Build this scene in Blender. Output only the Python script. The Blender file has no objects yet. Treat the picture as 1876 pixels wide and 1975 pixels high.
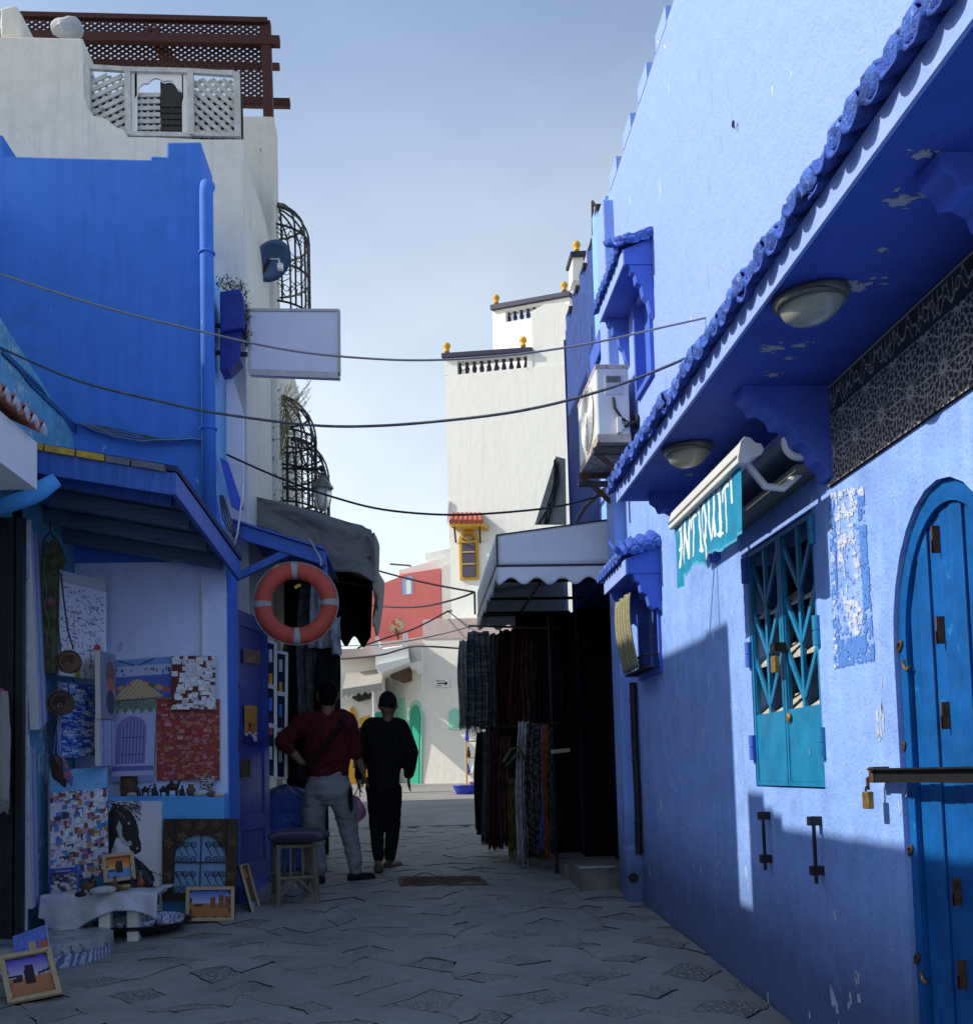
import bpy, math, random
import numpy as np
from mathutils import Vector, Matrix, noise as mnoise

random.seed(7)
rng = np.random.default_rng(7)
SC = bpy.context.scene
COL = SC.collection
rad = math.radians

# ------------------------------------------------------------------ camera, world, sun, exposure
F, CX, CY = 1950.0, 938.0, 1358.77            # focal length and principal point (image 1876 x 1975 units)
YAW, PITCH, ROLL = -0.0697904, rad(3.8), 0.0275
_fw = Vector((-math.sin(YAW)*math.cos(PITCH), math.cos(YAW)*math.cos(PITCH), math.sin(PITCH)))
_r0 = Vector((math.cos(YAW), math.sin(YAW), 0))
_u0 = _r0.cross(_fw)
_rt = _r0*math.cos(ROLL) - _u0*math.sin(ROLL)
_up = _u0*math.cos(ROLL) + _r0*math.sin(ROLL)

cd = bpy.data.cameras.new('street_camera')
cam = bpy.data.objects.new('street_camera', cd); COL.objects.link(cam)
cam.matrix_world = Matrix(((_rt.x, _up.x, -_fw.x, 0), (_rt.y, _up.y, -_fw.y, 0), (_rt.z, _up.z, -_fw.z, 0), (0, 0, 0, 1)))
cd.sensor_fit = 'VERTICAL'
cd.sensor_height = 24.0
cd.lens = 24.0*F/1975.0
cd.shift_x = 0.0
cd.shift_y = (CY-987.5)/1975.0
cd.clip_start = 0.05
cd.clip_end = 3000
SC.camera = cam

SUN_TRAVEL = Vector((1.0, -0.02, -0.755)).normalized()
W = bpy.data.worlds.new('World'); SC.world = W; W.use_nodes = True
wn = W.node_tree.nodes; wl = W.node_tree.links
bg = wn['Background']
sky = wn.new('ShaderNodeTexSky'); sky.sky_type = 'NISHITA'; sky.sun_disc = False
sky.sun_elevation = math.asin(-SUN_TRAVEL.z)
sky.sun_rotation = math.atan2(-SUN_TRAVEL.x, -SUN_TRAVEL.y)
sky.air_density = 1.15; sky.dust_density = 1.2; sky.ozone_density = 3.5; sky.altitude = 0
SKY_K = 0.145
tc = wn.new('ShaderNodeTexCoord'); sp = wn.new('ShaderNodeSeparateXYZ'); wl.new(tc.outputs['Generated'], sp.inputs[0])
hz = wn.new('ShaderNodeValToRGB'); hz.color_ramp.interpolation = 'B_SPLINE'          # bright sea haze that thins with height, all round the horizon
el = hz.color_ramp.elements
el[0].position = 0.0; el[0].color = (.50, .47, .38, 1); el[1].position = 1.0; el[1].color = (.02, .03, .05, 1)
for p_, c_ in ((.25, (.48, .455, .38)), (.45, (.43, .43, .37)), (.58, (.225, .255, .285)), (.72, (.06, .08, .12))):
    e_ = el.new(p_); e_.color = c_+(1,)
wl.new(sp.outputs[2], hz.inputs[0])
cn = wn.new('ShaderNodeTexNoise'); cn.inputs['Scale'].default_value = 1.7; cn.inputs['Detail'].default_value = 4; cn.inputs['Roughness'].default_value = .55
mp_ = wn.new('ShaderNodeMapping'); mp_.inputs['Scale'].default_value = (1, 1, 2.4); wl.new(tc.outputs['Generated'], mp_.inputs[0]); wl.new(mp_.outputs[0], cn.inputs['Vector'])
cr_ = wn.new('ShaderNodeMapRange'); cr_.inputs[1].default_value = .3; cr_.inputs[2].default_value = .7; cr_.inputs[3].default_value = .74/SKY_K; cr_.inputs[4].default_value = 1.26/SKY_K
wl.new(cn.outputs['Fac'], cr_.inputs[0])
vm = wn.new('ShaderNodeVectorMath'); vm.operation = 'SCALE'; wl.new(hz.outputs[0], vm.inputs[0]); wl.new(cr_.outputs[0], vm.inputs['Scale'])
va = wn.new('ShaderNodeVectorMath'); va.operation = 'ADD'; wl.new(sky.outputs[0], va.inputs[0]); wl.new(vm.outputs[0], va.inputs[1])
wl.new(va.outputs[0], bg.inputs[0]); bg.inputs[1].default_value = SKY_K

sd = bpy.data.lights.new('sun', 'SUN'); sd.energy = 4.6; sd.angle = rad(0.5); sd.color = (1.0, 0.94, 0.82)
sun = bpy.data.objects.new('sun', sd); COL.objects.link(sun)
sun.rotation_euler = SUN_TRAVEL.to_track_quat('-Z', 'Y').to_euler()
sun.location = (-20, 5, 20)

SC.view_settings.view_transform = 'Standard'; SC.view_settings.look = 'None'
SC.view_settings.gamma = 1.0; SC.view_settings.use_curve_mapping = False
SC.view_settings.exposure = 0.0
SC.render.engine = 'CYCLES'
SC.cycles.max_bounces = 6; SC.cycles.diffuse_bounces = 4; SC.cycles.glossy_bounces = 3
SC.cycles.transparent_max_bounces = 6
try: SC.cycles.use_denoising = True
except Exception: pass

# ------------------------------------------------------------------ sight lines: where a sight line meets a real plane
def ray(px, py): return _fw + _rt*((px-CX)/F) - _up*((py-CY)/F)
def pX(px, py, X): d = ray(px, py); return d*(X/d.x)
def pY(px, py, Y): d = ray(px, py); return d*(Y/d.y)
def pZ(px, py, Z): d = ray(px, py); return d*(Z/d.z)
GS, GZ = 0.052, -1.37
def gz(y): return GZ + GS*min(y, 23.0) if y > -30 else GZ - GS*30
def pG(px, py, dz=0.0): d = ray(px, py); return d*((GZ+dz)/(d.z-GS*d.y))
V = Vector

# ------------------------------------------------------------------ mesh helper
class MB:
    def __init__(s): s.v = []; s.f = []; s.mi = []; s.cur = 0
    def add(s, pts, faces):
        b = len(s.v); s.v += [tuple(p) for p in pts]
        for f in faces: s.f.append(tuple(b+i for i in f)); s.mi.append(s.cur)
        return s
    def poly(s, pts): return s.add(pts, [tuple(range(len(pts)))])
    def box(s, a, b):
        x0, y0, z0 = a; x1, y1, z1 = b
        return s.obox(V((x0, y0, z0)), V((x1-x0, 0, 0)), V((0, y1-y0, 0)), V((0, 0, z1-z0)))
    def obox(s, o, u, v, w):
        o, u, v, w = V(o), V(u), V(v), V(w)
        if u.cross(v).dot(w) < 0: u, v = v, u
        p = [o, o+u, o+u+v, o+v, o+w, o+u+w, o+u+v+w, o+v+w]
        return s.add(p, [(3, 2, 1, 0), (4, 5, 6, 7), (0, 1, 5, 4), (1, 2, 6, 5), (2, 3, 7, 6), (3, 0, 4, 7)])
    def bar(s, a, b, w, t, up=(0, 0, 1)):
        a, b = V(a), V(b); d = (b-a); n = V(up)
        side = d.cross(n)
        if side.length < 1e-6: side = d.cross(V((1, 0, 0)))
        side.normalize(); n2 = side.cross(d).normalized()
        return s.obox(a-side*w/2-n2*t/2, side*w, n2*t, d)
    def prism(s, pts, ext):
        pts = [V(p) for p in pts]; ext = V(ext); n = len(pts)
        nn = V((0, 0, 0))
        for i in range(n): nn += pts[i].cross(pts[(i+1) % n])
        if nn.dot(ext) > 0: pts = pts[::-1]
        q = pts+[p+ext for p in pts]
        return s.add(q, [tuple(range(n)), tuple(range(2*n-1, n-1, -1))]+[((i+1) % n, i, n+i, n+(i+1) % n) for i in range(n)])
    def tube(s, path, r, n=8, cap=True, up=None, flat=1.0):
        path = [V(p) for p in path]; m = len(path)
        rs = r if isinstance(r, (list, tuple)) else [r]*m
        ring = []
        prev = None
        for i, p in enumerate(path):
            d = (path[min(i+1, m-1)]-path[max(i-1, 0)]).normalized()
            if prev is None:
                a = V(up) if up is not None else (V((0, 0, 1)) if abs(d.z) < .9 else V((1, 0, 0)))
                x = d.cross(a).normalized()
            else:
                x = (prev-d*prev.dot(d))
                x = x.normalized() if x.length > 1e-6 else d.cross(V((0, 0, 1))).normalized()
            y = d.cross(x).normalized(); prev = x
            ring.append([p+(x*math.cos(2*math.pi*k/n)+y*math.sin(2*math.pi*k/n)*flat)*rs[i] for k in range(n)])
        pts = [q for rr in ring for q in rr]
        fs = []
        for i in range(m-1):
            for k in range(n):
                k2 = (k+1) % n
                fs.append((i*n+k, i*n+k2, (i+1)*n+k2, (i+1)*n+k))
        if cap: fs += [tuple(range(n-1, -1, -1)), tuple(range((m-1)*n, m*n))]
        return s.add(pts, fs)
    def lathe(s, prof, o, ax=(0, 0, 1), n=16, sx=1.0, sy=1.0):
        o = V(o); ax = V(ax).normalized(); x = ax.orthogonal().normalized(); y = ax.cross(x)
        pts = []; fs = []; m = len(prof)
        for r, h in prof:
            for k in range(n):
                t = 2*math.pi*k/n
                pts.append(o+ax*h+x*(r*sx*math.cos(t))+y*(r*sy*math.sin(t)))
        for i in range(m-1):
            for k in range(n):
                k2 = (k+1) % n; fs.append((i*n+k, i*n+k2, (i+1)*n+k2, (i+1)*n+k))
        fs += [tuple(range(n-1, -1, -1)), tuple(range((m-1)*n, m*n))]
        return s.add(pts, fs)
    def sphere(s, c, r, n=12, m=8, sc=(1, 1, 1)):
        c = V(c)
        prof = [(max(1e-4, r*math.sin(math.pi*i/m)), -r*math.cos(math.pi*i/m)) for i in range(m+1)]
        b = len(s.v); s.lathe(prof, (0, 0, 0), (0, 0, 1), n)
        for i in range(b, len(s.v)):
            p = s.v[i]; s.v[i] = (c.x+p[0]*sc[0], c.y+p[1]*sc[1], c.z+p[2]*sc[2])
        return s
    def torus(s, c, R, r, ax=(0, 1, 0), n=32, m=10, flat=1.0, a0=0, a1=None):
        c = V(c); ax = V(ax).normalized(); x = ax.orthogonal().normalized()
        if abs(ax.z) < .9: x = V((0, 0, 1)).cross(ax).normalized()
        y = ax.cross(x); full = a1 is None; a1 = 2*math.pi if full else a1
        pts = []; fs = []; nn = n if full else n+1
        for i in range(nn):
            t = a0+(a1-a0)*i/n; d = x*math.cos(t)+y*math.sin(t)
            for k in range(m):
                q = 2*math.pi*k/m; pts.append(c+d*(R+r*math.cos(q))+ax*(r*flat*math.sin(q)))
        for i in range(n):
            i2 = (i+1) % nn
            for k in range(m):
                k2 = (k+1) % m; fs.append((i*m+k, i2*m+k, i2*m+k2, i*m+k2))
        return s.add(pts, fs)
    def grid(s, fn, nu, nv, flip=False):
        pts = [fn(i/nu, j/nv) for j in range(nv+1) for i in range(nu+1)]
        w = nu+1
        fs = [(j*w+i, j*w+i+1, (j+1)*w+i+1, (j+1)*w+i) for j in range(nv) for i in range(nu)]
        if flip: fs = [f[::-1] for f in fs]
        return s.add(pts, fs)
    def jitter(s, amp, sc=3.0, seed=0):
        o = V((seed*7.1, seed*3.3, 0))
        for i, p in enumerate(s.v):
            p = V(p); s.v[i] = tuple(p+mnoise.noise_vector(p*sc+o)*amp)
        return s
    def mesh(s, name):
        me = bpy.data.meshes.new(name); me.from_pydata(s.v, [], s.f); me.update(); return me
    def build(s, name, mats, parent=None, smooth=False, bevel=0.0):
        me = s.mesh(name)
        for m in (mats if isinstance(mats, (list, tuple)) else [mats]): me.materials.append(m)
        if isinstance(mats, (list, tuple)) and len(mats) > 1: me.polygons.foreach_set('material_index', s.mi)
        if smooth: me.polygons.foreach_set('use_smooth', [True]*len(me.polygons))
        o = bpy.data.objects.new(name, me); COL.objects.link(o)
        if bevel:
            b = o.modifiers.new('edge', 'BEVEL'); b.width = bevel; b.segments = 2; b.limit_method = 'ANGLE'; b.angle_limit = rad(40)
        if smooth == 'auto':
            pass
        setp(o, parent)
        return o

def setp(o, parent):
    if parent is not None:
        o.parent = parent
        if parent.type == 'EMPTY': o.matrix_parent_inverse = Matrix.Translation(-parent.location)

def tag(o, label=None, cat=None, group=None, kind=None):
    if label: o['label'] = label
    if cat: o['category'] = cat
    if group: o['group'] = group
    if kind: o['kind'] = kind
    return o

def thing(name, label, cat, loc=(0, 0, 0), group=None, kind=None):
    o = bpy.data.objects.new(name, None); o.empty_display_size = .1; COL.objects.link(o)
    o.location = loc
    return tag(o, label, cat, group, kind)

def inst(src, parent, mw=None, name=None):
    o = src.copy(); COL.objects.link(o)
    return o

def meshobj(name, me, parent, mtx=None):
    o = bpy.data.objects.new(name, me); COL.objects.link(o)
    setp(o, parent)
    if mtx is not None: o.matrix_basis = mtx
    return o

# ------------------------------------------------------------------ materials
class NT:
    def __init__(s, name):
        s.m = bpy.data.materials.new(name); s.m.use_nodes = True
        s.t = s.m.node_tree; s.t.nodes.clear()
        s.out = s.n('ShaderNodeOutputMaterial'); s.b = s.n('ShaderNodeBsdfPrincipled')
        s.l(s.b.outputs[0], s.out.inputs[0])
    def n(s, t, **k):
        n = s.t.nodes.new(t)
        for a, b in k.items(): setattr(n, a, b)
        return n
    def l(s, a, b): s.t.links.new(a, b)
    def pos(s, scale=(1, 1, 1)):
        g = s.n('ShaderNodeNewGeometry'); mp = s.n('ShaderNodeMapping'); mp.inputs['Scale'].default_value = scale
        s.l(g.outputs['Position'], mp.inputs[0]); return mp.outputs[0]
    def obj(s, scale=(1, 1, 1)):
        g = s.n('ShaderNodeTexCoord'); mp = s.n('ShaderNodeMapping'); mp.inputs['Scale'].default_value = scale
        s.l(g.outputs['Object'], mp.inputs[0]); return mp.outputs[0]
    def noise(s, vec, scale, detail=5, rough=.6, dist=0):
        t = s.n('ShaderNodeTexNoise'); t.inputs['Scale'].default_value = scale; t.inputs['Detail'].default_value = detail
        t.inputs['Roughness'].default_value = rough; t.inputs['Distortion'].default_value = dist
        s.l(vec, t.inputs['Vector']); return t.outputs['Fac']
    def ramp(s, fac, a, b, c0=(0, 0, 0, 1), c1=(1, 1, 1, 1)):
        r = s.n('ShaderNodeValToRGB'); r.color_ramp.elements[0].position = a; r.color_ramp.elements[1].position = b
        r.color_ramp.elements[0].color = c0; r.color_ramp.elements[1].color = c1
        s.l(fac, r.inputs[0]); return r.outputs[0]
    def mix(s, fac, a, b, mode='MIX'):
        m = s.n('ShaderNodeMix', data_type='RGBA', blend_type=mode)
        for i, x in ((0, fac), (6, a), (7, b)):
            if isinstance(x, (int, float)): m.inputs[i].default_value = x
            elif isinstance(x, tuple): m.inputs[i].default_value = x if len(x) == 4 else x+(1,)
            else: s.l(x, m.inputs[i])
        return m.outputs[2]
    def math(s, op, a, b=0.0, clamp=False):
        m = s.n('ShaderNodeMath', operation=op); m.use_clamp = clamp
        for i, x in ((0, a), (1, b)):
            if isinstance(x, (int, float)): m.inputs[i].default_value = x
            else: s.l(x, m.inputs[i])
        return m.outputs[0]
    def bump(s, h, strength=.4, dist=.01, nrm=None):
        b = s.n('ShaderNodeBump'); b.inputs['Strength'].default_value = strength; b.inputs['Distance'].default_value = dist
        s.l(h, b.inputs['Height'])
        if nrm is not None: s.l(nrm, b.inputs['Normal'])
        return b.outputs[0]
    def fin(s, col, rough=.8, spec=.3, metal=0.0, nrm=None):
        if isinstance(col, tuple): s.b.inputs['Base Color'].default_value = col if len(col) == 4 else col+(1,)
        else: s.l(col, s.b.inputs['Base Color'])
        s.b.inputs['Roughness'].default_value = rough; s.b.inputs['Specular IOR Level'].default_value = spec
        s.b.inputs['Metallic'].default_value = metal
        if nrm is not None: s.l(nrm, s.b.inputs['Normal'])
        return s.m

def shade(c, k): return tuple(min(1, x*k) for x in c[:3])

def plaster(name, col, var=.18, bump=.5, lump=.02, fleck=None, fl=(.66, .69), streak=.0, streakc=None, rough=.75, spec=.25,
            fine=60, dirt=None, flscale=9, low=None, top=None):
    """painted, uneven render: tone patches, brush streaks, flaked spots, lumpy relief"""
    t = NT(name); p = t.pos()
    a = t.noise(p, 1.3, 6, .62); b = t.noise(p, 7, 6, .65)
    c = t.mix(t.ramp(a, .3, .7), shade(col, 1-var), shade(col, 1+var*.6))
    c = t.mix(t.ramp(b, .35, .75), c, shade(col, 1+var), 'MIX') if var > 0 else c
    st = t.noise(t.pos((9, 9, .7)), 1.5, 5, .7)
    if streak: c = t.mix(t.math('MULTIPLY', t.ramp(st, .5, .72), streak), c, streakc or shade(col, 1.4))
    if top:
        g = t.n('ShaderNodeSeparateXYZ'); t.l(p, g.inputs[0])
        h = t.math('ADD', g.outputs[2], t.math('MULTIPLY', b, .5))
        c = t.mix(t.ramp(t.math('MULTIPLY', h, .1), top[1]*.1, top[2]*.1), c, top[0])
    if dirt:
        g = t.n('ShaderNodeSeparateXYZ'); t.l(p, g.inputs[0])
        d = t.ramp(t.noise(t.pos((4, 4, 1.2)), 2.2, 7, .7), dirt[1], dirt[2])
        c = t.mix(t.math('MULTIPLY', d, .85), c, dirt[0])
    if low:                                   # splash-stained, mossy foot of the wall
        g = t.n('ShaderNodeSeparateXYZ'); t.l(p, g.inputs[0])
        h = t.math('SUBTRACT', g.outputs[2], t.math('MULTIPLY', g.outputs[1], GS))
        h = t.math('SUBTRACT', t.math('ADD', h, -GZ), t.math('MULTIPLY', b, low[2]))
        c = t.mix(t.ramp(h, 0.0, low[1], (1, 1, 1, 1), (0, 0, 0, 1)), c, low[0])
    if fleck:
        f1 = t.ramp(t.noise(t.pos((1, 1, .55)), flscale, 3, .5), fl[0], fl[1])
        f2 = t.ramp(t.noise(p, 1.7, 3, .5), .5, .6)
        fm = t.math('MULTIPLY', f1, f2)
        c = t.mix(fm, c, fleck)
        hh = t.math('SUBTRACT', t.math('ADD', t.math('MULTIPLY', b, .6), t.math('MULTIPLY', t.noise(p, fine, 4), .25)), t.math('MULTIPLY', fm, .25))
    else:
        hh = t.math('ADD', t.math('MULTIPLY', b, .6), t.math('MULTIPLY', t.noise(p, fine, 4), .25))
    hh = t.math('ADD', hh, t.math('MULTIPLY', t.noise(t.pos((2, 2, 1)), 3, 4), .8))
    return t.fin(c, rough, spec, 0, t.bump(hh, bump, lump))

def plain(name, col, rough=.6, spec=.4, metal=0.0, var=.12, scale=14, bump=.15, wear=None, wfrom=.62, dist=.004):
    t = NT(name); p = t.pos()
    a = t.noise(p, scale, 5, .65)
    c = t.mix(t.ramp(a, .3, .7), shade(col, 1-var), shade(col, 1+var))
    if wear: c = t.mix(t.ramp(t.noise(p, scale*1.7, 6, .7), wfrom, wfrom+.05), c, wear)
    return t.fin(c, rough, spec, metal, t.bump(t.noise(p, scale*5, 4), bump, dist) if bump else None)

def wood(name, col, grain=(30, 30, 2.5), var=.35, rough=.6, wear=None):
    t = NT(name); a = t.noise(t.pos(grain), 1.5, 6, .7)
    c = t.mix(t.ramp(a, .3, .7), shade(col, 1-var), shade(col, 1+var*.7))
    if wear: c = t.mix(t.ramp(t.noise(t.pos(), 9, 6, .75), .6, .66), c, wear)
    return t.fin(c, rough, .3, 0, t.bump(a, .3, .004))

def cloth(name, col, col2=None, sc=(14, 14, 14), var=.25, rough=.95, thr=(.45, .55), weave=300):
    t = NT(name); p = t.pos(sc)
    a = t.noise(p, 1.0, 5, .65)
    c = t.mix(t.ramp(a, *thr), shade(col, 1-var), col2 or shade(col, 1+var))
    m = t.fin(c, rough, .1, 0, t.bump(t.noise(t.pos(), weave, 2), .25, .002))
    return m

def glassy(name, col, rough=.12, alpha=1.0, trans=.0):
    t = NT(name); m = t.fin(col, rough, .6); t.b.inputs['Transmission Weight'].default_value = trans
    return m

def colattr(name, rough=.55, spec=.3, bump=.25):
    t = NT(name); a = t.n('ShaderNodeVertexColor', layer_name='Col')
    m = t.fin(a.outputs[0], rough, spec, 0, t.bump(t.noise(t.pos(), 160, 4, .7), bump, .002)); return m

# ------------------------------------------------------------------ paints used over the whole place
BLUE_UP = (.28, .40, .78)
BLUE_LO = (.225, .375, .78)
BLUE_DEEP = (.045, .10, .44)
BLUE_FRONT = (.05, .175, .58)
WHITEW = (.74, .72, .66)
TEALP = (.003, .095, .33)

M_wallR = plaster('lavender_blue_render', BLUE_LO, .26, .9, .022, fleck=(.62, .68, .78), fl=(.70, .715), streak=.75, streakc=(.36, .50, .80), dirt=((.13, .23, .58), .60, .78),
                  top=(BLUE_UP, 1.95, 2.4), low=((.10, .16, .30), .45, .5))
M_up = plaster('pale_blue_render', BLUE_UP, .07, .5, .02, fleck=(.7, .75, .82), fl=(.73, .745), streak=.6, streakc=(.38, .50, .82), dirt=((.20, .30, .64), .64, .82))
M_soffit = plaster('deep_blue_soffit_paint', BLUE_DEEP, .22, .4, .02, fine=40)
M_peel = plaster('bare_render_grey', (.38, .40, .42), .2, .6, .01)
M_blue2_shade = plaster('shade_darkened_blue_stucco', (.036, .075, .28), .25, 1.0, .05, streak=.6, streakc=(.024, .05, .20), flscale=6, dirt=((.10, .15, .36), .66, .8))  # shadow from the houses opposite is put into this darker blue
M_teal2 = plaster('worn_sky_blue_render', (.22, .45, .80), .2, .6, .03, streak=.6, streakc=(.36, .58, .85))
M_front = plaster('cobalt_render', BLUE_FRONT, .14, .4, .018, fleck=(.34, .46, .66), fl=(.715, .735), streak=.7, streakc=(.04, .14, .50), dirt=((.04, .10, .30), .66, .85))
M_trim = plaster('blue_trim_paint', (.07, .14, .55), .2, .4, .01)
M_black = plain('black_iron', (.018, .018, .02), .5, .4, .3, .3)
M_rust = plain('rusty_iron', (.10, .055, .035), .8, .3, .2, .5, 40, wear=(.03, .025, .025))
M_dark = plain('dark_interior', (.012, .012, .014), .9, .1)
M_grime = plain('grime', (.05, .045, .035), .95, .1, 0, .4)
M_ink = colattr('printed_colours')
M_paint = colattr('painted_canvas', .5, .35, .5)

# ------------------------------------------------------------------ street
def noise_hash(a, b, k=0):
    return (math.sin(a*127.1+b*311.7+k*74.7)*43758.5453) % 1.0

def m_ground():
    t = NT('worn_concrete'); p = t.pos()
    a = t.noise(p, 1.1, 6, .65); b = t.noise(p, 16, 5, .7)
    c = t.mix(t.ramp(a, .3, .72), (.20, .19, .176), (.36, .34, .315))
    c = t.mix(t.math('MULTIPLY', t.ramp(b, .45, .8), .5), c, (.13, .125, .12))
    c = t.mix(t.ramp(t.noise(p, 60, 2), .72, .76), c, (.45, .44, .42))
    h = t.math('ADD', t.math('MULTIPLY', a, 1.0), t.math('MULTIPLY', b, .4))
    return t.fin(c, .72, .35, 0, t.bump(h, .6, .02, t.bump(t.noise(p, 120, 3), .4, .004)))
def m_pebble():
    t = NT('pebble_aggregate'); p = t.pos()
    v = t.n('ShaderNodeTexVoronoi'); v.inputs['Scale'].default_value = 46; t.l(p, v.inputs['Vector'])
    cr = t.ramp(v.outputs['Distance'], .25, .62, (1, 1, 1, 1), (0, 0, 0, 1))
    hs = t.n('ShaderNodeSeparateColor'); t.l(v.outputs['Color'], hs.inputs[0])
    pc = t.mix(t.ramp(hs.outputs[0], .1, .9), (.22, .195, .175), (.55, .52, .47))
    c = t.mix(cr, (.17, .158, .145), pc)
    c = t.mix(t.ramp(t.noise(p, 5, 5), .38, .56), c, t.mix(.75, c, (.28, .265, .245)))
    return t.fin(c, .6, .4, 0, t.bump(cr, .9, .012))
M_gr = m_ground(); M_peb = m_pebble()
M_joint = plain('joint_soil', (.05, .047, .042), .95, .1, 0, .4, 30, .6)
ys = [-60, -6, 0, 2, 4, 6, 8, 10, 12, 14, 17, 20, 23, 60, 400, 1500]
b = MB()
for i in range(len(ys)-1):
    b.poly([(-400, ys[i], gz(ys[i])), (400, ys[i], gz(ys[i])), (400, ys[i+1], gz(ys[i+1])), (-400, ys[i+1], gz(ys[i+1]))])
street = tag(b.build('street', M_gr), kind='structure')

# slabs: broad concrete slabs with a pebbled lozenge at every corner, each its own piece, joints recessed
PX, PYR, AX_, AY_ = .57, .35, .185, .14
def jag(pts):
    out = []
    n = len(pts)
    for i in range(n):
        a, c = pts[i], pts[(i+1) % n]
        for t_ in (0, .25, .5, .75): out.append((a[0]+(c[0]-a[0])*t_, a[1]+(c[1]-a[1])*t_))
    res = []
    for x, y in out:                                     # shared jitter so that neighbours keep even joints
        q = mnoise.noise_vector(V((x*2.3, y*2.3, 3.3)))*.15+mnoise.noise_vector(V((x*9, y*9, 8.3)))*.030+mnoise.noise_vector(V((x*31, y*31, 5.1)))*.010
        res.append((x+q.x, y+q.y))
    return res
def loz(x, y, k=0): return (AY_ if k else AX_)*(.62+.62*noise_hash(round(x*4/PX), round(y/PYR*2), k))
def slab(name, pts, mat, gap):
    lo, hi = (-1.42 if pts[0][1] > 7.3 else -2.6), 1.60
    mx = sum(p[0] for p in pts)/len(pts); my = sum(p[1] for p in pts)/len(pts)
    if not (lo-.15 < mx < hi+.15): return
    fit = []
    for x, y in pts:
        d = max(1e-4, math.hypot(x-mx, y-my)); k = max(.3, (d-gap)/d); fit.append((min(max(mx+(x-mx)*k, lo), hi), my+(y-my)*k))
    tx, ty = random.uniform(-.010, .010), random.uniform(-.010, .010); h0 = .014+random.uniform(-.004, .004)
    zt = lambda x, y: gz(y)+h0+tx*(x-mx)+ty*(y-my)
    inner = [(mx+(x-mx)*.97, my+(y-my)*.97) for x, y in fit]; n = len(fit); m = MB()
    m.cur = 1; m.add([(x, y, gz(y)-.03) for x, y in fit]+[(x, y, zt(x, y)-.002) for x, y in fit], [(i, (i+1) % n, n+(i+1) % n, n+i) for i in range(n)])
    m.cur = 0; m.add([(x, y, zt(x, y)-.002) for x, y in fit]+[(x, y, zt(x, y)) for x, y in inner], [(i, (i+1) % n, n+(i+1) % n, n+i) for i in range(n)]+[tuple(range(n, 2*n))])
    m.build(name, [mat, M_joint], street)
for r in range(0, 29):
    y = 2.9+r*PYR
    for q in range(-7, 6):
        x = q*PX+(PX/2 if r % 2 else 0)
        slab('pebbled_slab', jag([(x+loz(x, y), y), (x, y+loz(x, y, 1)), (x-loz(x, y), y), (x, y-loz(x, y, 1))]), M_peb, .0045)
        sx = x+PX/2; L, R_, U, D = (x, y), (x+PX, y), (sx, y+PYR), (sx, y-PYR)
        slab('paving_slab', jag([(L[0], L[1]+loz(*L, 1)), (L[0]+loz(*L), L[1]), (L[0], L[1]-loz(*L, 1)), (D[0]-loz(*D), D[1]), (D[0], D[1]+loz(*D, 1)), (D[0]+loz(*D), D[1]), (R_[0], R_[1]-loz(*R_, 1)), (R_[0]-loz(*R_), R_[1]), (R_[0], R_[1]+loz(*R_, 1)), (U[0]+loz(*U), U[1]), (U[0], U[1]-loz(*U, 1)), (U[0]-loz(*U), U[1])]), M_gr, .0095)
# dark joint bed under the slabs
b = MB()
yy = [2.2+.5*i for i in range(23)]
for i in range(len(yy)-1):
    b.poly([(-2.5, yy[i], gz(yy[i])+.004), (1.6, yy[i], gz(yy[i])+.004), (1.6, yy[i+1], gz(yy[i+1])+.004), (-2.5, yy[i+1], gz(yy[i+1])+.004)])
b.build('joint_bed', M_joint, street)

b = MB()
for k in range(70):
    x, y = random.uniform(-1.4, 1.5), random.uniform(4.0, 11); a = random.uniform(0, 6); L = random.uniform(.006, .022)
    z = gz(y)+.024; b.prism([(x, y, z), (x+math.cos(a)*L, y+math.sin(a)*L, z+.004), (x+math.cos(a+.9)*L, y+math.sin(a+.9)*L, z+.002)], (0, 0, .003))
tag(b.build('litter_scraps', plain('dull_paper_scraps', (.34, .32, .27), .9, .1, 0, .5, 3, 0), street), kind='stuff')

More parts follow.
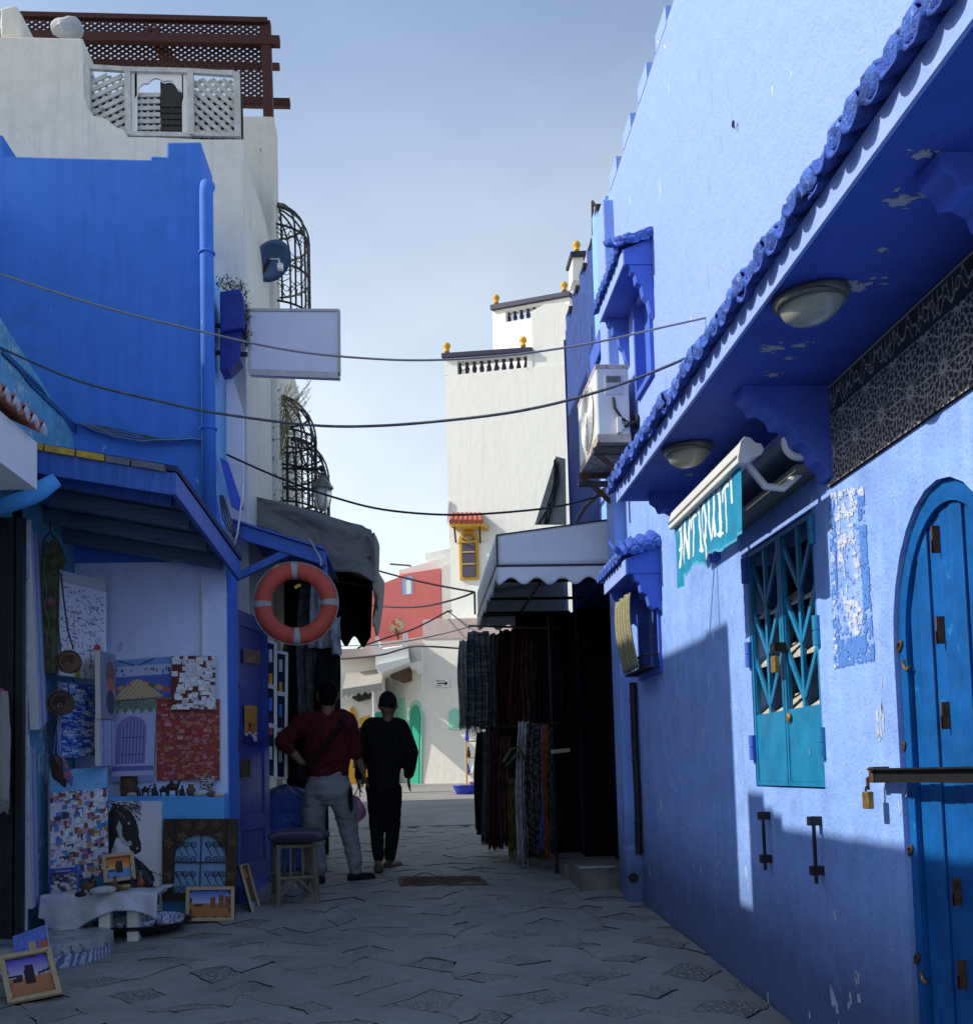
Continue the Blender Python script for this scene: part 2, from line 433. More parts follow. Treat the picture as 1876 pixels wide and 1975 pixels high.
# ------------------------------------------------------------------ walls with openings
def wallX(m, X, th, y0, y1, z0, z1, holes=(), arches=(), nf=14, caps=True):
    """wall in the plane x = X (street side towards -x or +x by the sign of th); holes (ya,yb,za,zb); arches (ya,yb,zs,zt,zb)"""
    bp = {y0, y1}
    for h in holes: bp |= {h[0], h[1]}
    for a in arches:
        for i in range(nf+1): bp.add(a[0]+(a[1]-a[0])*(.5-.5*math.cos(math.pi*i/nf)))
    bp = sorted(bp)
    def atop(a, y):
        c = (a[0]+a[1])/2; h = (a[1]-a[0])/2; t = max(0, 1-((y-c)/h)**2)
        return a[2]+(a[3]-a[2])*math.sqrt(t)
    z0f = z0 if callable(z0) else (lambda y: z0)
    z1f = z1 if callable(z1) else (lambda y: z1)
    for i in range(len(bp)-1):
        a, c = bp[i], bp[i+1]; mid = (a+c)/2
        segs = []
        for h in holes:
            if h[0] < mid < h[1]: segs.append((h[2], h[2], h[3], h[3], None))
        for ar in arches:
            if ar[0] < mid < ar[1]: segs.append((ar[4], ar[4], atop(ar, a), atop(ar, c), ar))
        segs.sort()
        za, zc = z0f(a), z0f(c)
        for s in segs+[(z1f(a), z1f(c), None, None, None)]:
            if s[0] > za or s[1] > zc:
                m.poly([(X, a, za), (X, c, zc), (X, c, s[1]), (X, a, s[0])])
                m.poly([(X+th, a, za), (X+th, a, s[0]), (X+th, c, s[1]), (X+th, c, zc)])
            if s[2] is not None:
                m.poly([(X, a, s[2]), (X, c, s[3]), (X+th, c, s[3]), (X+th, a, s[2])])
                if s[4] is None: m.poly([(X, a, s[0]), (X+th, a, s[0]), (X+th, c, s[1]), (X, c, s[1])])
                za, zc = s[2], s[3]
    for h in holes:
        for y in [q for q in (h[0], h[1]) if min(abs(q-y0), abs(q-y1)) > 2e-3]: m.poly([(X, y, h[2]), (X, y, h[3]), (X+th, y, h[3]), (X+th, y, h[2])])
    for a in arches:
        for y in (a[0], a[1]): m.poly([(X, y, a[4]), (X, y, a[2]), (X+th, y, a[2]), (X+th, y, a[4])])
    for y in ((y0, y1) if caps else ()): m.poly([(X, y, z0f(y)), (X+th, y, z0f(y)), (X+th, y, z1f(y)), (X, y, z1f(y))])
    if not callable(z1): m.poly([(X, y0, z1), (X+th, y0, z1), (X+th, y1, z1), (X, y1, z1)])
    return m

def raster(name, P, rgb, mat, parent=None, mask=None, nrm_off=0.0):
    """thin printed or painted sheet: P(u,v) maps to the surface, rgb is rows x cols x 3 (row 0 on top); one flat colour per cell"""
    h, w, _ = rgb.shape
    pts = [P(i/w, 1-j/h) for j in range(h+1) for i in range(w+1)]
    faces = []; cols = []
    for j in range(h):
        for i in range(w):
            if mask is not None and not mask[j, i]: continue
            k = j*(w+1)+i
            faces.append((k, k+w+1, k+w+2, k+1)); cols.append(rgb[j, i])
    me = bpy.data.meshes.new(name); me.from_pydata([tuple(p) for p in pts], [], faces); me.update()
    if mask is not None:
        import bmesh
        bm = bmesh.new(); bm.from_mesh(me)
        lay = None
        bmesh.ops.delete(bm, geom=[v for v in bm.verts if not v.link_faces], context='VERTS'); bm.to_mesh(me); bm.free()
    at = me.color_attributes.new('Col', 'FLOAT_COLOR', 'CORNER')
    cc = np.repeat(np.array(cols, dtype=np.float32), 4, axis=0)
    cc = np.concatenate([cc, np.ones((len(cc), 1), np.float32)], 1)
    at.data.foreach_set('color', cc.ravel())
    me.materials.append(mat)
    o = bpy.data.objects.new(name, me); COL.objects.link(o); setp(o, parent)
    return o

# ------------------------------------------------------------------ the long blue house on the right
XR = 1.618
house = thing('blue_house', 'long pale and lavender blue house with tiled eave and arched turquoise door', 'house', (XR, 4, gz(4)))
GB = lambda y: gz(y)-.3
m = wallX(MB(), XR, .32, -3.0, 7.80, GB, 4.53,
          holes=[(3.94, 4.765, -.107, 1.03), (6.52, 7.12, .66, 1.2), (6.42, 6.86, 2.62, 3.25)],
          arches=[(2.63, 3.305, .37, .862, -2.2)])
m.build('wall', M_wallR, house)
# interior darkness behind the openings
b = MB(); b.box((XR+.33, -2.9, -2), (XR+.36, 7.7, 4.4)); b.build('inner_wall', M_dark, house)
# parapet merlons
me_m = MB().box((0, 0, 0), (.20, .27, .115)).jitter(.012, 9, 3).mesh('merlon'); me_m.materials.append(M_wallR)
y = 7.315+.51
while y > -2.5:
    if y+.27 < 7.79:
        meshobj('merlon', me_m, house, Matrix.Translation((XR-.004, y, 4.527+random.uniform(-.01, .01))))
    y -= .512
# pilaster at the far corner and plinth block with the drain hole
b = MB(); b.box((1.535, 7.50, gz(7.5)-.1), (XR+.02, 7.79, 4.42)); b.build('pilaster', M_wallR, house, bevel=.012)
b = MB(); b.box((1.50, 7.30, gz(7.3)-.1), (XR+.02, 7.495, gz(7.4)+.42)); b.build('plinth', M_wallR, house, bevel=.03)
b = MB(); c0 = V((1.54, 7.297, gz(7.4)+.19)); b.lathe([(.036, 0), (.036, .004), (.001, .004)], c0, (0, -1, 0), 18); b.build('drain_hole', M_black, house)
b = MB()
pp = [V((1.585, 7.28, .62)), V((1.583, 7.28, .2)), V((1.588, 7.275, -.25)), V((1.582, 7.28, -.62))]
b.tube(pp, .026, 10); 
for z in (.5, .05, -.4): b.torus((1.585, 7.28, z), .028, .006, (0, 0, 1), 14, 6)
tag(b.build('drainpipe', M_black), 'slim black drainpipe running down the corner beside the dark shop', 'drainpipe')

# eave: slab, pale fascia, soffit, scalloped brackets, tiles
EX, EZ, EY = 1.112, 1.445, 5.345
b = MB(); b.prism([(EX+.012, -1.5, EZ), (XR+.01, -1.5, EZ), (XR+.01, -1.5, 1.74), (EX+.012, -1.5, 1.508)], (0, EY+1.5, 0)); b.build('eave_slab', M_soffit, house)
b = MB(); b.prism([(EX, -1.5, EZ-.006), (EX+.012, -1.5, EZ-.006), (EX+.012, -1.5, 1.518), (EX, -1.5, 1.518)], (0, EY+1.505, 0)).build('fascia', M_up, house)
# flaked patches of the soffit paint: thin uneven scabs
def blob(m, c, ax, ay, rx, ry, n=13, th=(0, 0, -.004), seed=0):
    pts = []
    for k in range(n):
        a = 2*math.pi*k/n; q = .45+.75*noise_hash(k, seed, 3)
        q *= 1+.35*mnoise.noise(V((a*3.1, seed*5.3, 2.2)))
        pts.append(V(c)+V(ax)*(rx*q*math.cos(a))+V(ay)*(ry*q*math.sin(a)))
    m.prism(pts, th)
b = MB()
for k, (px, py, rx, ry) in enumerate([(1655, 552, .05, .035), (1640, 545, .03, .02), (1735, 385, .05, .03), (1790, 370, .03, .022), (1490, 670, .05, .03),
                                      (1540, 665, .035, .02), (1490, 722, .022, .02), (1780, 295, .03, .02), (1700, 480, .015, .012), (1520, 690, .02, .012), (1330, 915, .02, .02), (1600, 585, .02, .01)]):
    p = pZ(px, py, EZ-.0005); blob(b, p, (1, 0, 0), (0, 1, 0), rx*.8, ry*.9, 26, seed=k)
    for q in range(5): blob(b, p+V((random.uniform(-1.6, 1.6)*rx, random.uniform(-1.6, 1.6)*ry, 0)), (1, 0, 0), (0, 1, 0), rx*random.uniform(.1, .3), ry*random.uniform(.1, .35), 9, (0, 0, -.002), seed=k*9+q)
b.build('flaked_paint', M_peel, house)['kind'] = 'stuff'
# brackets
prof = [(1.618, 1.447), (1.27, 1.447), (1.27, 1.405), (1.30, 1.385), (1.315, 1.35), (1.35, 1.355), (1.385, 1.335), (1.40, 1.295), (1.43, 1.295), (1.46, 1.27),
        (1.475, 1.225), (1.505, 1.22), (1.53, 1.19), (1.54, 1.15), (1.565, 1.14), (1.585, 1.115), (1.59, 1.085), (1.618, 1.085)]
for yb in (5.27, 3.80, 2.34, .9):
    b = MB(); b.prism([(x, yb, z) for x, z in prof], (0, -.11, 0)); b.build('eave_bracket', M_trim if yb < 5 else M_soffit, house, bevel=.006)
# roof tiles
M_tile = plain('blue_painted_roof_tile', (.05, .11, .46), .8, .25, 0, .45, 22, .8, wear=(.34, .20, .14), wfrom=.655, dist=.008)
M_mortar = plain('pale_blue_mortar', (.085, .17, .55), .9, .2, 0, .5, 24, .9, wear=(.28, .38, .66), wfrom=.58, dist=.008)
def tile_mesh(name, r=.053, L=.56, n=9, rise=.25, pan=.05):
    m = MB(); out = []
    for x in (0, L):
        s = 1 if x == 0 else .92
        ring = [V((x, -math.cos(math.pi*k/n)*r*s, math.sin(math.pi*k/n)*r*1.05*s+x*rise/L)) for k in range(n+1)]
        ring += [V((x, p.y*.80, (p.z-x*rise/L)*.78+x*rise/L)) for p in ring[::-1]]
        out += ring
    w = 2*(n+1)
    fs = [(k, (k+1) % w, w+(k+1) % w, w+k) for k in range(w)]
    fs += [(k, w-1-k, w-2-k, k+1) for k in range(n)]
    m.cur = 0; m.add(out, fs)
    # mortar plug, bulging out of the mouth
    m.cur = 1
    pl = [V((.004, 0, -.012))]+[V((-.012 if 0 < k < n else 0, -math.cos(math.pi*k/n)*r*.86, math.sin(math.pi*k/n)*r*.9-.006)) for k in range(n+1)]
    pl.append(V((-.026, 0, r*.35)))
    c = len(pl)-1
    m.add(pl, [(c, 1+k, 2+k) for k in range(n)]+[(c, n+1, 0), (c, 0, 1)])
    # pan tile between this cover and the next, hanging below
    m.cur = 0
    o2 = []
    for x in (-.012, L):
        s = 1
        rg = [V((x, r*1.0+pan*.0+.0475-math.cos(math.pi*k/n)*pan*s-.0, .012-math.sin(math.pi*k/n)*pan*.85+x*rise/L)) for k in range(n+1)]
        rg += [V((x, p.y+(0.0475+r-p.y)*.18, p.z+.011)) for p in rg[::-1]]
        o2 += rg
    m.add(o2, [(k, (k+1) % w, w+(k+1) % w, w+k) for k in range(w)]+[(k, w-1-k, w-2-k, k+1) for k in range(n)])
    return m
def tile_set(var):
    m = tile_mesh('t').jitter(.006, 25, var); me = m.mesh('roof_tile'); me.materials.append(M_tile); me.materials.append(M_mortar)
    me.polygons.foreach_set('material_index', m.mi); me.polygons.foreach_set('use_smooth', [True]*len(me.polygons)); return me
TM = [tile_set(k) for k in range(5)]
y = EY-.05; k = 0
while y > .3:
    r_ = Matrix.Translation((EX-.030+random.uniform(-.010, .010), y, 1.535+random.uniform(-.006, .006))) @ Matrix.Rotation(random.uniform(-.06, .06), 4, 'Z') @ Matrix.Rotation(random.uniform(-.08, .08), 4, 'X')
    meshobj('roof_tile', TM[k % 5], house, r_); y -= .0955; k += 1

# frieze of cut zellij under the eave: inscription-like arabesque band above, rosettes below
fy0, fy1, fz0, fz1 = .6, 3.745, 1.062, 1.442
st = .0036
w = int((fy1-fy0)/st); h = int((fz1-fz0)/st)
yyg, zzg = np.meshgrid(fy1-(np.arange(w)+.5)*st, fz1-(np.arange(h)+.5)*st)
dark = np.array([.040, .038, .036]); ivory = np.array([.46, .43, .39])
img = np.tile(dark, (h, w, 1)).astype(float)
P0, R0, zc = .205, .148, 1.18
best = np.full((h, w), 9.0); th = np.zeros((h, w))
for rr in (-1, 0, 1):
    zz0 = zc+rr*R0; off = 0 if rr == 0 else P0/2
    ky = np.round((yyg-off)/P0)*P0+off
    dy = yyg-ky; dz = zzg-zz0; d = np.hypot(dy, dz)
    u = d < best; best = np.where(u, d, best); th = np.where(u, np.arctan2(dz, dy), th)
r = best
a12 = np.abs(((th*12/(2*np.pi))+.5) % 1-.5)          # 0 on a ray, .5 between
wl_ = r*a12*2*np.pi/12
white = (np.abs(wl_) < .0034) & (r > .056) & (r < .12)
a8 = np.abs(((th*12/(2*np.pi))) % 1-.5)*r*2*np.pi/12
pet = ((r-.034)/.016)**2+(wl_/.0062)**2
white |= (np.abs(pet-1) < .55) & (r < .056)
white |= (np.abs(r-.012) < .004)
zig = .064+.012*np.abs(((th*24/(2*np.pi)) % 1)-.5)*2
white |= (np.abs(r-zig) < .0028)
zig2 = .088+.016*np.abs(((th*12/(2*np.pi)) % 1)-.5)*2
white |= (np.abs(r-zig2) < .003)
white |= (np.abs(a8) < .003) & (r > .082)
img[white] = ivory
bd = zzg > 1.333
img[bd] = dark
ph = yyg*58
s1 = np.abs(zzg-(1.385+.026*np.sin(ph)+.012*np.sin(ph*2.3+1))) < .0042
s2 = np.abs(zzg-(1.372+.022*np.sin(ph*1.41+2)+.014*np.sin(ph*.6))) < .0035
s3 = (np.abs(np.sin(ph*1.9)) < .12) & (zzg > 1.355+.03*np.sin(ph*.7)) & (zzg < 1.425)
img[bd & (s1 | s2 | s3)] = ivory
img[(np.abs(zzg-1.333) < .008)] = [.03, .03, .035]
img[(np.abs(zzg-1.436) < .003)] = ivory
img *= (1+.06*rng.standard_normal((h, w, 1)))
raster('tile_frieze', lambda u, v: (XR-.012, fy1-u*(fy1-fy0), fz0+v*(fz1-fz0)), np.clip(img, .005, .6), M_ink, house)
b = MB(); b.box((XR-.0117, fy0, fz0-.001), (XR+.002, fy1, fz1)); b.build('frieze_backing', M_dark, house)

# worn white and blue patch of paint beside the door
q = [pX(1597, 945, XR), pX(1666, 935, XR), pX(1688, 1275, XR), pX(1608, 1292, XR)]
n = 104; nh = 216
img = np.zeros((nh, n, 3)); mask = np.zeros((nh, n), bool)
for j in range(nh):
    for i in range(n):
        u, v = i/n, j/nh; x = V((u*5, v*13, 1.7))
        edge = min(u, 1-u, v*1.8, (1-v)*1.8)+.03*mnoise.noise(V((u*9, v*20, 6)))
        a = mnoise.fractal(x*1.0, .9, 2.1, 5); c = mnoise.fractal(x*2.6+V((9, 9, 0)), .7, 2.2, 5)
        border = (u < .17 or u > .80 or v < .045 or v > .84)
        ell = ((u-.52-.25*(v-.5))/.27)**2+((v-.47)/.36)**2
        if border: col = (.10, .24, .66); keep = a+c*.7 > -.42 and edge > .012+.02*c
        else: col = (.16, .30, .72); keep = c > .38
        if not border and (abs(ell-.62) < .42 and a+c > -.08 or (v < .2 and c > .02)): col = (.66, .70, .74); keep = True
        if border and v < .06 and c > -.15: col = (.7, .72, .75)
        if u < .12 and c > .25: col = (.66, .70, .74)
        e_ = mnoise.fractal(x*5.5, .8, 2.2, 4); tone = np.array(col)*(1+.12*c)
        if col[0] > .5: tone = tone*(1-min(.75, max(0, .35+.9*e_)))+np.array((.30, .42, .76))*min(.75, max(0, .35+.9*e_))
        img[j, i] = tone; mask[j, i] = keep and e_ > -.62
raster('painted_patch', lambda u, v: tuple((q[0]*(1-u)+q[1]*u)*v+(q[3]*(1-u)+q[2]*u)*(1-v)+V((-.003, 0, 0))), np.clip(img, 0, 1), M_paint, house, mask)

# scars and dribbles on the lower wall: flaked-off render, thin scabs
M_scar = plaster('bare_plaster_spots', (.55, .58, .60), .15, .5, .01)
b = MB(); k = 0
spots = [(1366, 1312, .018, .03), (1395, 1410, .012, .02), (1300, 1360, .01, .04), (1245, 1390, .008, .03), (1310, 1500, .01, .015), (1660, 1905, .035, .05), (1640, 1935, .02, .03),
         (1690, 1380, .012, .05), (1698, 1440, .014, .05), (1702, 1400, .01, .06), (1745, 1530, .012, .03), (1268, 1560, .006, .05), (1283, 1580, .006, .04), (1255, 1610, .006, .05), (1252, 1680, .006, .03),
         (1330, 1545, .006, .02), (1280, 1195, .009, .03), (1390, 1150, .01, .03), (1630, 1470, .006, .012), (1560, 1450, .004, .01), (1700, 1340, .008, .05), (1735, 1560, .008, .03)]
for (px, py, rx, ry) in spots:
    c = pX(px, py, XR-.0005)
    for q in range(3): blob(b, c+V((0, random.uniform(-rx, rx), random.uniform(-ry, ry))), (0, 1, 0), (0, 0, 1), rx*.42, ry*.5, 11, (-.002, 0, 0), k*7+q)
    k += 1
for i in range(90):
    c = V((XR-.0005, random.uniform(4.9, 7.2), random.uniform(-.65, .35))); s = random.uniform(.002, .007)
    blob(b, c, (0, 1, 0), (0, 0, 1), s, s*random.uniform(1.5, 4), 7, (-.002, 0, 0), i+50)
b.build('paint_scabs', M_scar, house)['kind'] = 'stuff'

# arched turquoise door
M_tealdoor = plain('turquoise_door_paint', TEALP, .45, .4, 0, .25, 7, .25, wear=(.02, .17, .44), wfrom=.62)
door = MB()
dy0, dy1 = 2.635, 3.30; dc, dh = (dy0+dy1)/2, (dy1-dy0)/2
def atop(y): return .37+.487*math.sqrt(max(0, 1-((y-dc)/dh)**2))
dX = XR+.03
np_ = 8; pw = (dh*2-.10)/np_
bandpts = []
for i in range(25):
    t = math.pi*i/24; bandpts.append((dc+dh*math.cos(t), .37+.487*math.sin(t)))
inn = [(dc+(yy_-dc)*.865, .37+(zz_-.37)*.865) for yy_, zz_ in bandpts]
fr = MB()
for i in range(24):
    a, c = bandpts[i], bandpts[i+1]; e, f = inn[i+1], inn[i]
    fr.prism([(dX-.012, a[0], a[1]), (dX-.012, c[0], c[1]), (dX-.012, e[0], e[1]), (dX-.012, f[0], f[1])], (.05, 0, 0))
fr.box((dX-.012, dy1-.046, gz(3)+.02), (dX+.038, dy1, .37)); fr.box((dX-.012, dy0, gz(3)+.02), (dX+.038, dy0+.046, .37))
dobj = fr.build('door', M_tealdoor, house)
for i in range(np_):
    ya = dy0+.05+i*pw; yb = ya+pw-.006
    za, zb = [.37+(atop(dc+(yq-dc)/.865)-.37)*.865 for yq in (max(ya, dc-dh*.86), min(yb, dc+dh*.86))]
    x0 = dX+.004*(i % 3); 
    mm_ = MB().prism([(x0, ya, gz(3)+.03), (x0, yb, gz(3)+.03), (x0, yb, zb), (x0, ya, za)], (.03, 0, 0))
    mm_.build('plank', M_tealdoor, dobj, bevel=.003)
# ironwork of the door
def stud(m, px, py, L, w=.012):
    p = pX(px, py, dX-.02); m.box((dX-.022, p.y-w, p.z-L/2), (dX+.004, p.y+w, p.z+L/2))
for (px, py) in [(1797, 1040), (1806, 1215), (1816, 1380), (1838, 1720), (1848, 1880)]:
    b = MB(); stud(b, px, py, .085, .0045); stud(b, px, py+14, .04, .007); b.build('door_bolt', M_rust, dobj)
for (px, py) in [(1743, 1246), (1749, 1441), (1763, 1640), (1776, 1848)]:
    b = MB(); p = pX(px, py, dX); b.lathe([(.012, 0), (.014, .006), (.008, .010), (.006, .004)], (dX-.012, p.y, p.z), (-1, 0, 0), 10, sx=1, sy=1.9); b.build('keyhole_plate', M_rust, dobj)
M_brass = plain('old_brass', (.42, .27, .09), .4, .5, .7, .3, 40)
for (px, py) in [(1747, 1280), (1782, 1882)]:
    p = pX(px, py, dX-.016); b = MB(); b.torus(p, .02, .005, (1, 0, 0), 14, 6, a0=-2.6, a1=.6); b.build('door_ring', M_brass, dobj)
# iron bar locked across the door
bar = thing('door_bar', 'black iron bar locked across the turquoise door', 'security bar', (1.56, 2.9, -.05))
b = MB(); b.bar((1.572, 3.40, -.050), (1.572, 1.7, -.045), .016, .044); b.bar((1.560, 3.40, -.028), (1.560, 1.7, -.022), .03, .006); b.build('bar', M_black, bar)
b = MB(); b.box((1.56, 3.385, -.075), (XR+.005, 3.42, -.02)); b.tube([(1.575, 3.42, -.05), (1.56, 3.43, -.06), (1.56, 3.43, -.10)], .006, 8); b.build('bracket', M_rust, bar)
pl = thing('padlock', 'brass padlock hanging at the end of the iron door bar', 'padlock', (1.555, 3.425, -.13))
b = MB(); b.box((1.543, 3.402, -.165), (1.567, 3.446, -.105)); b.build('body', M_brass, pl, bevel=.004)
b = MB(); b.torus((1.555, 3.424, -.102), .014, .0035, (1, 0, 0), 12, 6, a0=-1.57, a1=1.57); b.build('shackle', M_black, pl)

# grille shutters of the shop window
M_tg = plain('turquoise_steel', (.010, .20, .40), .4, .45, .0, .22, 9, .2, wear=(.05, .34, .52), wfrom=.64)
M_fin = plain('dark_blue_steel', (.008, .035, .10), .6, .3, 0, .3)
M_stone = plain('speckled_board', (.46, .43, .36), .9, .15, 0, .25, 60, .5, wear=(.16, .15, .13), wfrom=.6)
wy0, wy1, wz0, wz1 = 3.94, 4.765, -.107, 1.03
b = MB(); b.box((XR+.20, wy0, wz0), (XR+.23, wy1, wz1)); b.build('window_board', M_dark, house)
gw = (wy1-wy0)/2
for s in (0, 1):
    ya, yb = wy0+s*gw+.004, wy0+(s+1)*gw-.004
    x0 = XR+.004
    b = MB()
    for y_ in (ya, yb-.022): b.box((x0, y_, wz0+.008), (x0+.028, y_+.022, wz1-.01))
    for z_ in (wz0+.008, wz1-.03): b.box((x0+.001, ya+.022, z_), (x0+.027, yb-.022, z_+.02))
    leaf = b.build('shutter', M_tg, house)
    b = MB(); b.box((x0+.004, ya+.023, wz0+.029), (x0+.022, yb-.023, .235)); b.build('shutter_panel', M_tg, leaf)
    b = MB()                                        # slanted beige ledges behind the lattice
    for z_ in (.236, .47, .70):
        b.prism([(x0+.024, ya+.024, z_), (x0+.125, ya+.024, z_+.085), (x0+.125, ya+.024, z_+.07), (x0+.024, ya+.024, z_-.012)], (0, yb-ya-.048, 0))
    b.build('ledge', M_stone, leaf)
    b = MB(); mid = (ya+yb)/2; t_ = .014
    b.box((x0+.006, mid-.013, .236), (x0+.022, mid+.013, wz1-.03))
    for k in range(3):
        z_ = .26+k*.235
        for sg in (-1, 1):
            b.bar((x0+.0135, mid+sg*.010, z_+.02), (x0+.0135, mid+sg*(gw/2-.03), z_+.235), .025, .012, (1, 0, 0))
            b.bar((x0+.0135, mid+sg*(gw/2-.03), z_-.01), (x0+.0135, mid+sg*(gw/2-.03), z_+.235), .006, .012, (1, 0, 0))
    b.build('lattice', M_tg, leaf)
    b = MB()                                        # upright fins behind each Y, edge-on to the street
    for k in range(3):
        z_ = .25+k*.235
        for sg in (-1, 1):
            b.bar((x0+.06, mid+sg*.012, z_), (x0+.06, mid+sg*(gw/2-.04), z_+.23), .008, .09, (1, 0, 0))
    b.build('fin', M_fin, leaf)
    for z_ in (.02, .47, .88):
        yh = ya-.012 if s == 0 else yb+.012
        b = MB(); b.lathe([(.017, 0), (.017, .055), (.014, .057), (.014, .060), (.017, .062), (.017, .12)], (x0-.012, yh, z_), (0, 0, 1), 12); b.build('hinge', M_trim if s else M_tg, leaf)
pl = thing('padlock', 'dark padlock hanging between the two window grille leaves', 'padlock', (XR-.03, 4.35, .42))
b = MB(); b.box((XR-.045, 4.325, .40), (XR-.02, 4.375, .475)); b.build('body', M_brass, pl, bevel=.005)
b = MB(); b.torus((XR-.032, 4.35, .478), .02, .005, (1, 0, 0), 14, 6, a0=-1.57, a1=1.57); b.box((XR-.05, 4.30, .49), (XR+.003, 4.36, .53)); b.build('shackle', M_black, pl)
b = MB(); b.lathe([(.02, 0), (.022, .006), (.01, .012)], (XR+.002, 4.30, .20), (-1, 0, 0), 14); b.build('lock_plate', M_brass, house)
# two iron latch rods below the window
for px, y0_, y1_ in ((1474, 1565, 1678), (1572, 1574, 1704)):
    a, c = pX(px-3, y0_, XR-.03), pX(px+4, y1_, XR-.03)
    yb = (a.y+c.y)/2
    b = MB(); b.bar((XR-.034, yb, a.z), (XR-.034, yb, c.z), .012, .012)
    for z_ in (a.z-.02, c.z+.05): b.box((XR-.05, yb-.004, z_-.018), (XR+.002, yb+.03, z_+.018))
    b.build('latch_rod', M_black, house)

# small tiled hoods over the two far windows
def hood(zt, ya, yb, out, zb, drop):
    root = MB()
    root.prism([(XR-out+.01, ya, zt-.10), (XR+.01, ya, zt-.10), (XR+.01, ya, zt+.085), (XR-out+.01, ya, zt)], (0, yb-ya, 0))
    h_ = root.build('window_hood', M_trim, house)
    b_ = MB(); b_.box((XR-out, ya-.005, zt-.105), (XR-out+.0095, yb+.005, zt-.005)); b_.build('fascia', M_up, h_)
    for yy_ in (ya+.005, yb-.075):
        p2 = [(XR, zt-.1), (XR-out*.8, zt-.1), (XR-out*.74, zt-.15), (XR-out*.62, zt-.16), (XR-out*.58, zt-.22), (XR-out*.42, zt-.24), (XR-out*.36, zt-.31),
              (XR-out*.22, zt-.34), (XR-out*.15, zt-drop+.04), (XR, zt-drop)]
        b_ = MB(); b_.prism([(x, yy_, z) for x, z in p2], (0, .07, 0)); b_.build('bracket', M_trim, h_, bevel=.006)
    for q_, (fx, dz_) in enumerate(((.70, .038), (.36, .06), (.06, .085))):       # hip tiles turned to the near end
        meshobj('roof_tile', TMs[q_ % 3], h_, Matrix.Translation((XR-out*fx, ya-.03, zt+dz_)) @ Matrix.Rotation(math.pi/2, 4, 'Z') @ Matrix.Scale(.8, 4, (1, 0, 0)) @ Matrix.Rotation(random.uniform(-.1, .1), 4, 'X'))
    y_ = yb-.03; k_ = 0
    while y_ > ya+.02:
        meshobj('roof_tile', TMs[k_ % 3], h_, Matrix.Translation((XR-out-.02, y_, zt+.025)) @ Matrix.Rotation(random.uniform(-.06, .06), 4, 'Z')); y_ -= .0955; k_ += 1
    return h_
TMs = []
for v_ in range(3):
    m = tile_mesh('t', L=.24, rise=.09).jitter(.005, 25, v_+9); me = m.mesh('roof_tile'); me.materials.append(M_tile); me.materials.append(M_mortar)
    me.polygons.foreach_set('material_index', m.mi); me.polygons.foreach_set('use_smooth', [True]*len(me.polygons)); TMs.append(me)
hood(1.365, 6.45, 7.20, .235, 0, .36)
hood(3.395, 6.34, 7.20, .20, 0, .46)
# lower window: frame, wicker blind hung out, iron basket below
b = MB(); b.box((XR-.02, 6.50, .62), (XR+.06, 6.53, 1.22)); b.box((XR-.02, 7.11, .62), (XR+.06, 7.14, 1.22)); b.box((XR-.021, 6.53, .62), (XR+.06, 7.11, .66)); b.box((XR+.02, 6.80, .66), (XR+.05, 6.83, 1.2)); b.build('window_frame', M_trim, house)
def m_mat():
    t = NT('straw_matting'); p = t.pos((6, 60, 60)); a = t.noise(p, 1.2, 4, .6)
    w_ = t.n('ShaderNodeTexWave', wave_type='BANDS', bands_direction='Y'); w_.inputs['Scale'].default_value = 14; t.l(t.pos(), w_.inputs['Vector'])
    c = t.mix(t.ramp(a, .3, .7), (.20, .19, .11), (.42, .39, .24)); c = t.mix(t.ramp(w_.outputs['Fac'], .1, .35, (1, 1, 1, 1), (0, 0, 0, 1)), c, (.12, .11, .06))
    return t.fin(c, .9, .1, 0, t.bump(a, .5, .004))
b = MB(); b.grid(lambda u, v: V((1.475-.05*math.sin(v*2.2)+.012*math.sin(u*19), 6.56+.45*u, .66+.50*v)), 24, 14); 
o = b.build('straw_blind', m_mat(), None, True); sm = o.modifiers.new('thick', 'SOLIDIFY'); sm.thickness = .008
tag(o, 'straw blind hanging over the small hooded window on the blue wall', 'blind')
b = MB()
for i in range(8): b.tube([(XR, 6.52+.085*i, .66), (XR-.11, 6.52+.085*i, .655), (XR-.115, 6.52+.085*i, .74)], .005, 6)
b.tube([(XR, 6.51, .74), (XR-.115, 6.51, .74), (XR-.115, 7.13, .74), (XR, 7.13, .74)], .007, 6); b.tube([(XR, 6.51, .655), (XR-.115, 6.51, .655), (XR-.115, 7.13, .655), (XR, 7.13, .655)], .007, 6)
b.build('window_basket', M_black, house)
b = MB(); b.box((XR-.025, 6.40, 2.58), (XR+.05, 6.44, 3.27)); b.box((XR-.025, 6.84, 2.58), (XR+.05, 6.88, 3.27)); b.box((XR-.026, 6.44, 2.58), (XR+.05, 6.84, 2.62)); b.box((XR+.05, 6.44, 2.62), (XR+.06, 6.84, 3.25)); b.build('window_frame', M_trim, house)
b = MB(); p = pX(1413, 239, XR-.02); b.torus(p, .012, .004, (1, 0, 0), 12, 6, a0=-1, a1=4); b.bar(p+V((0, -.008, 0)), p+V((0, -.012, -.03)), .006, .006); b.build('wall_hook', M_black, house)

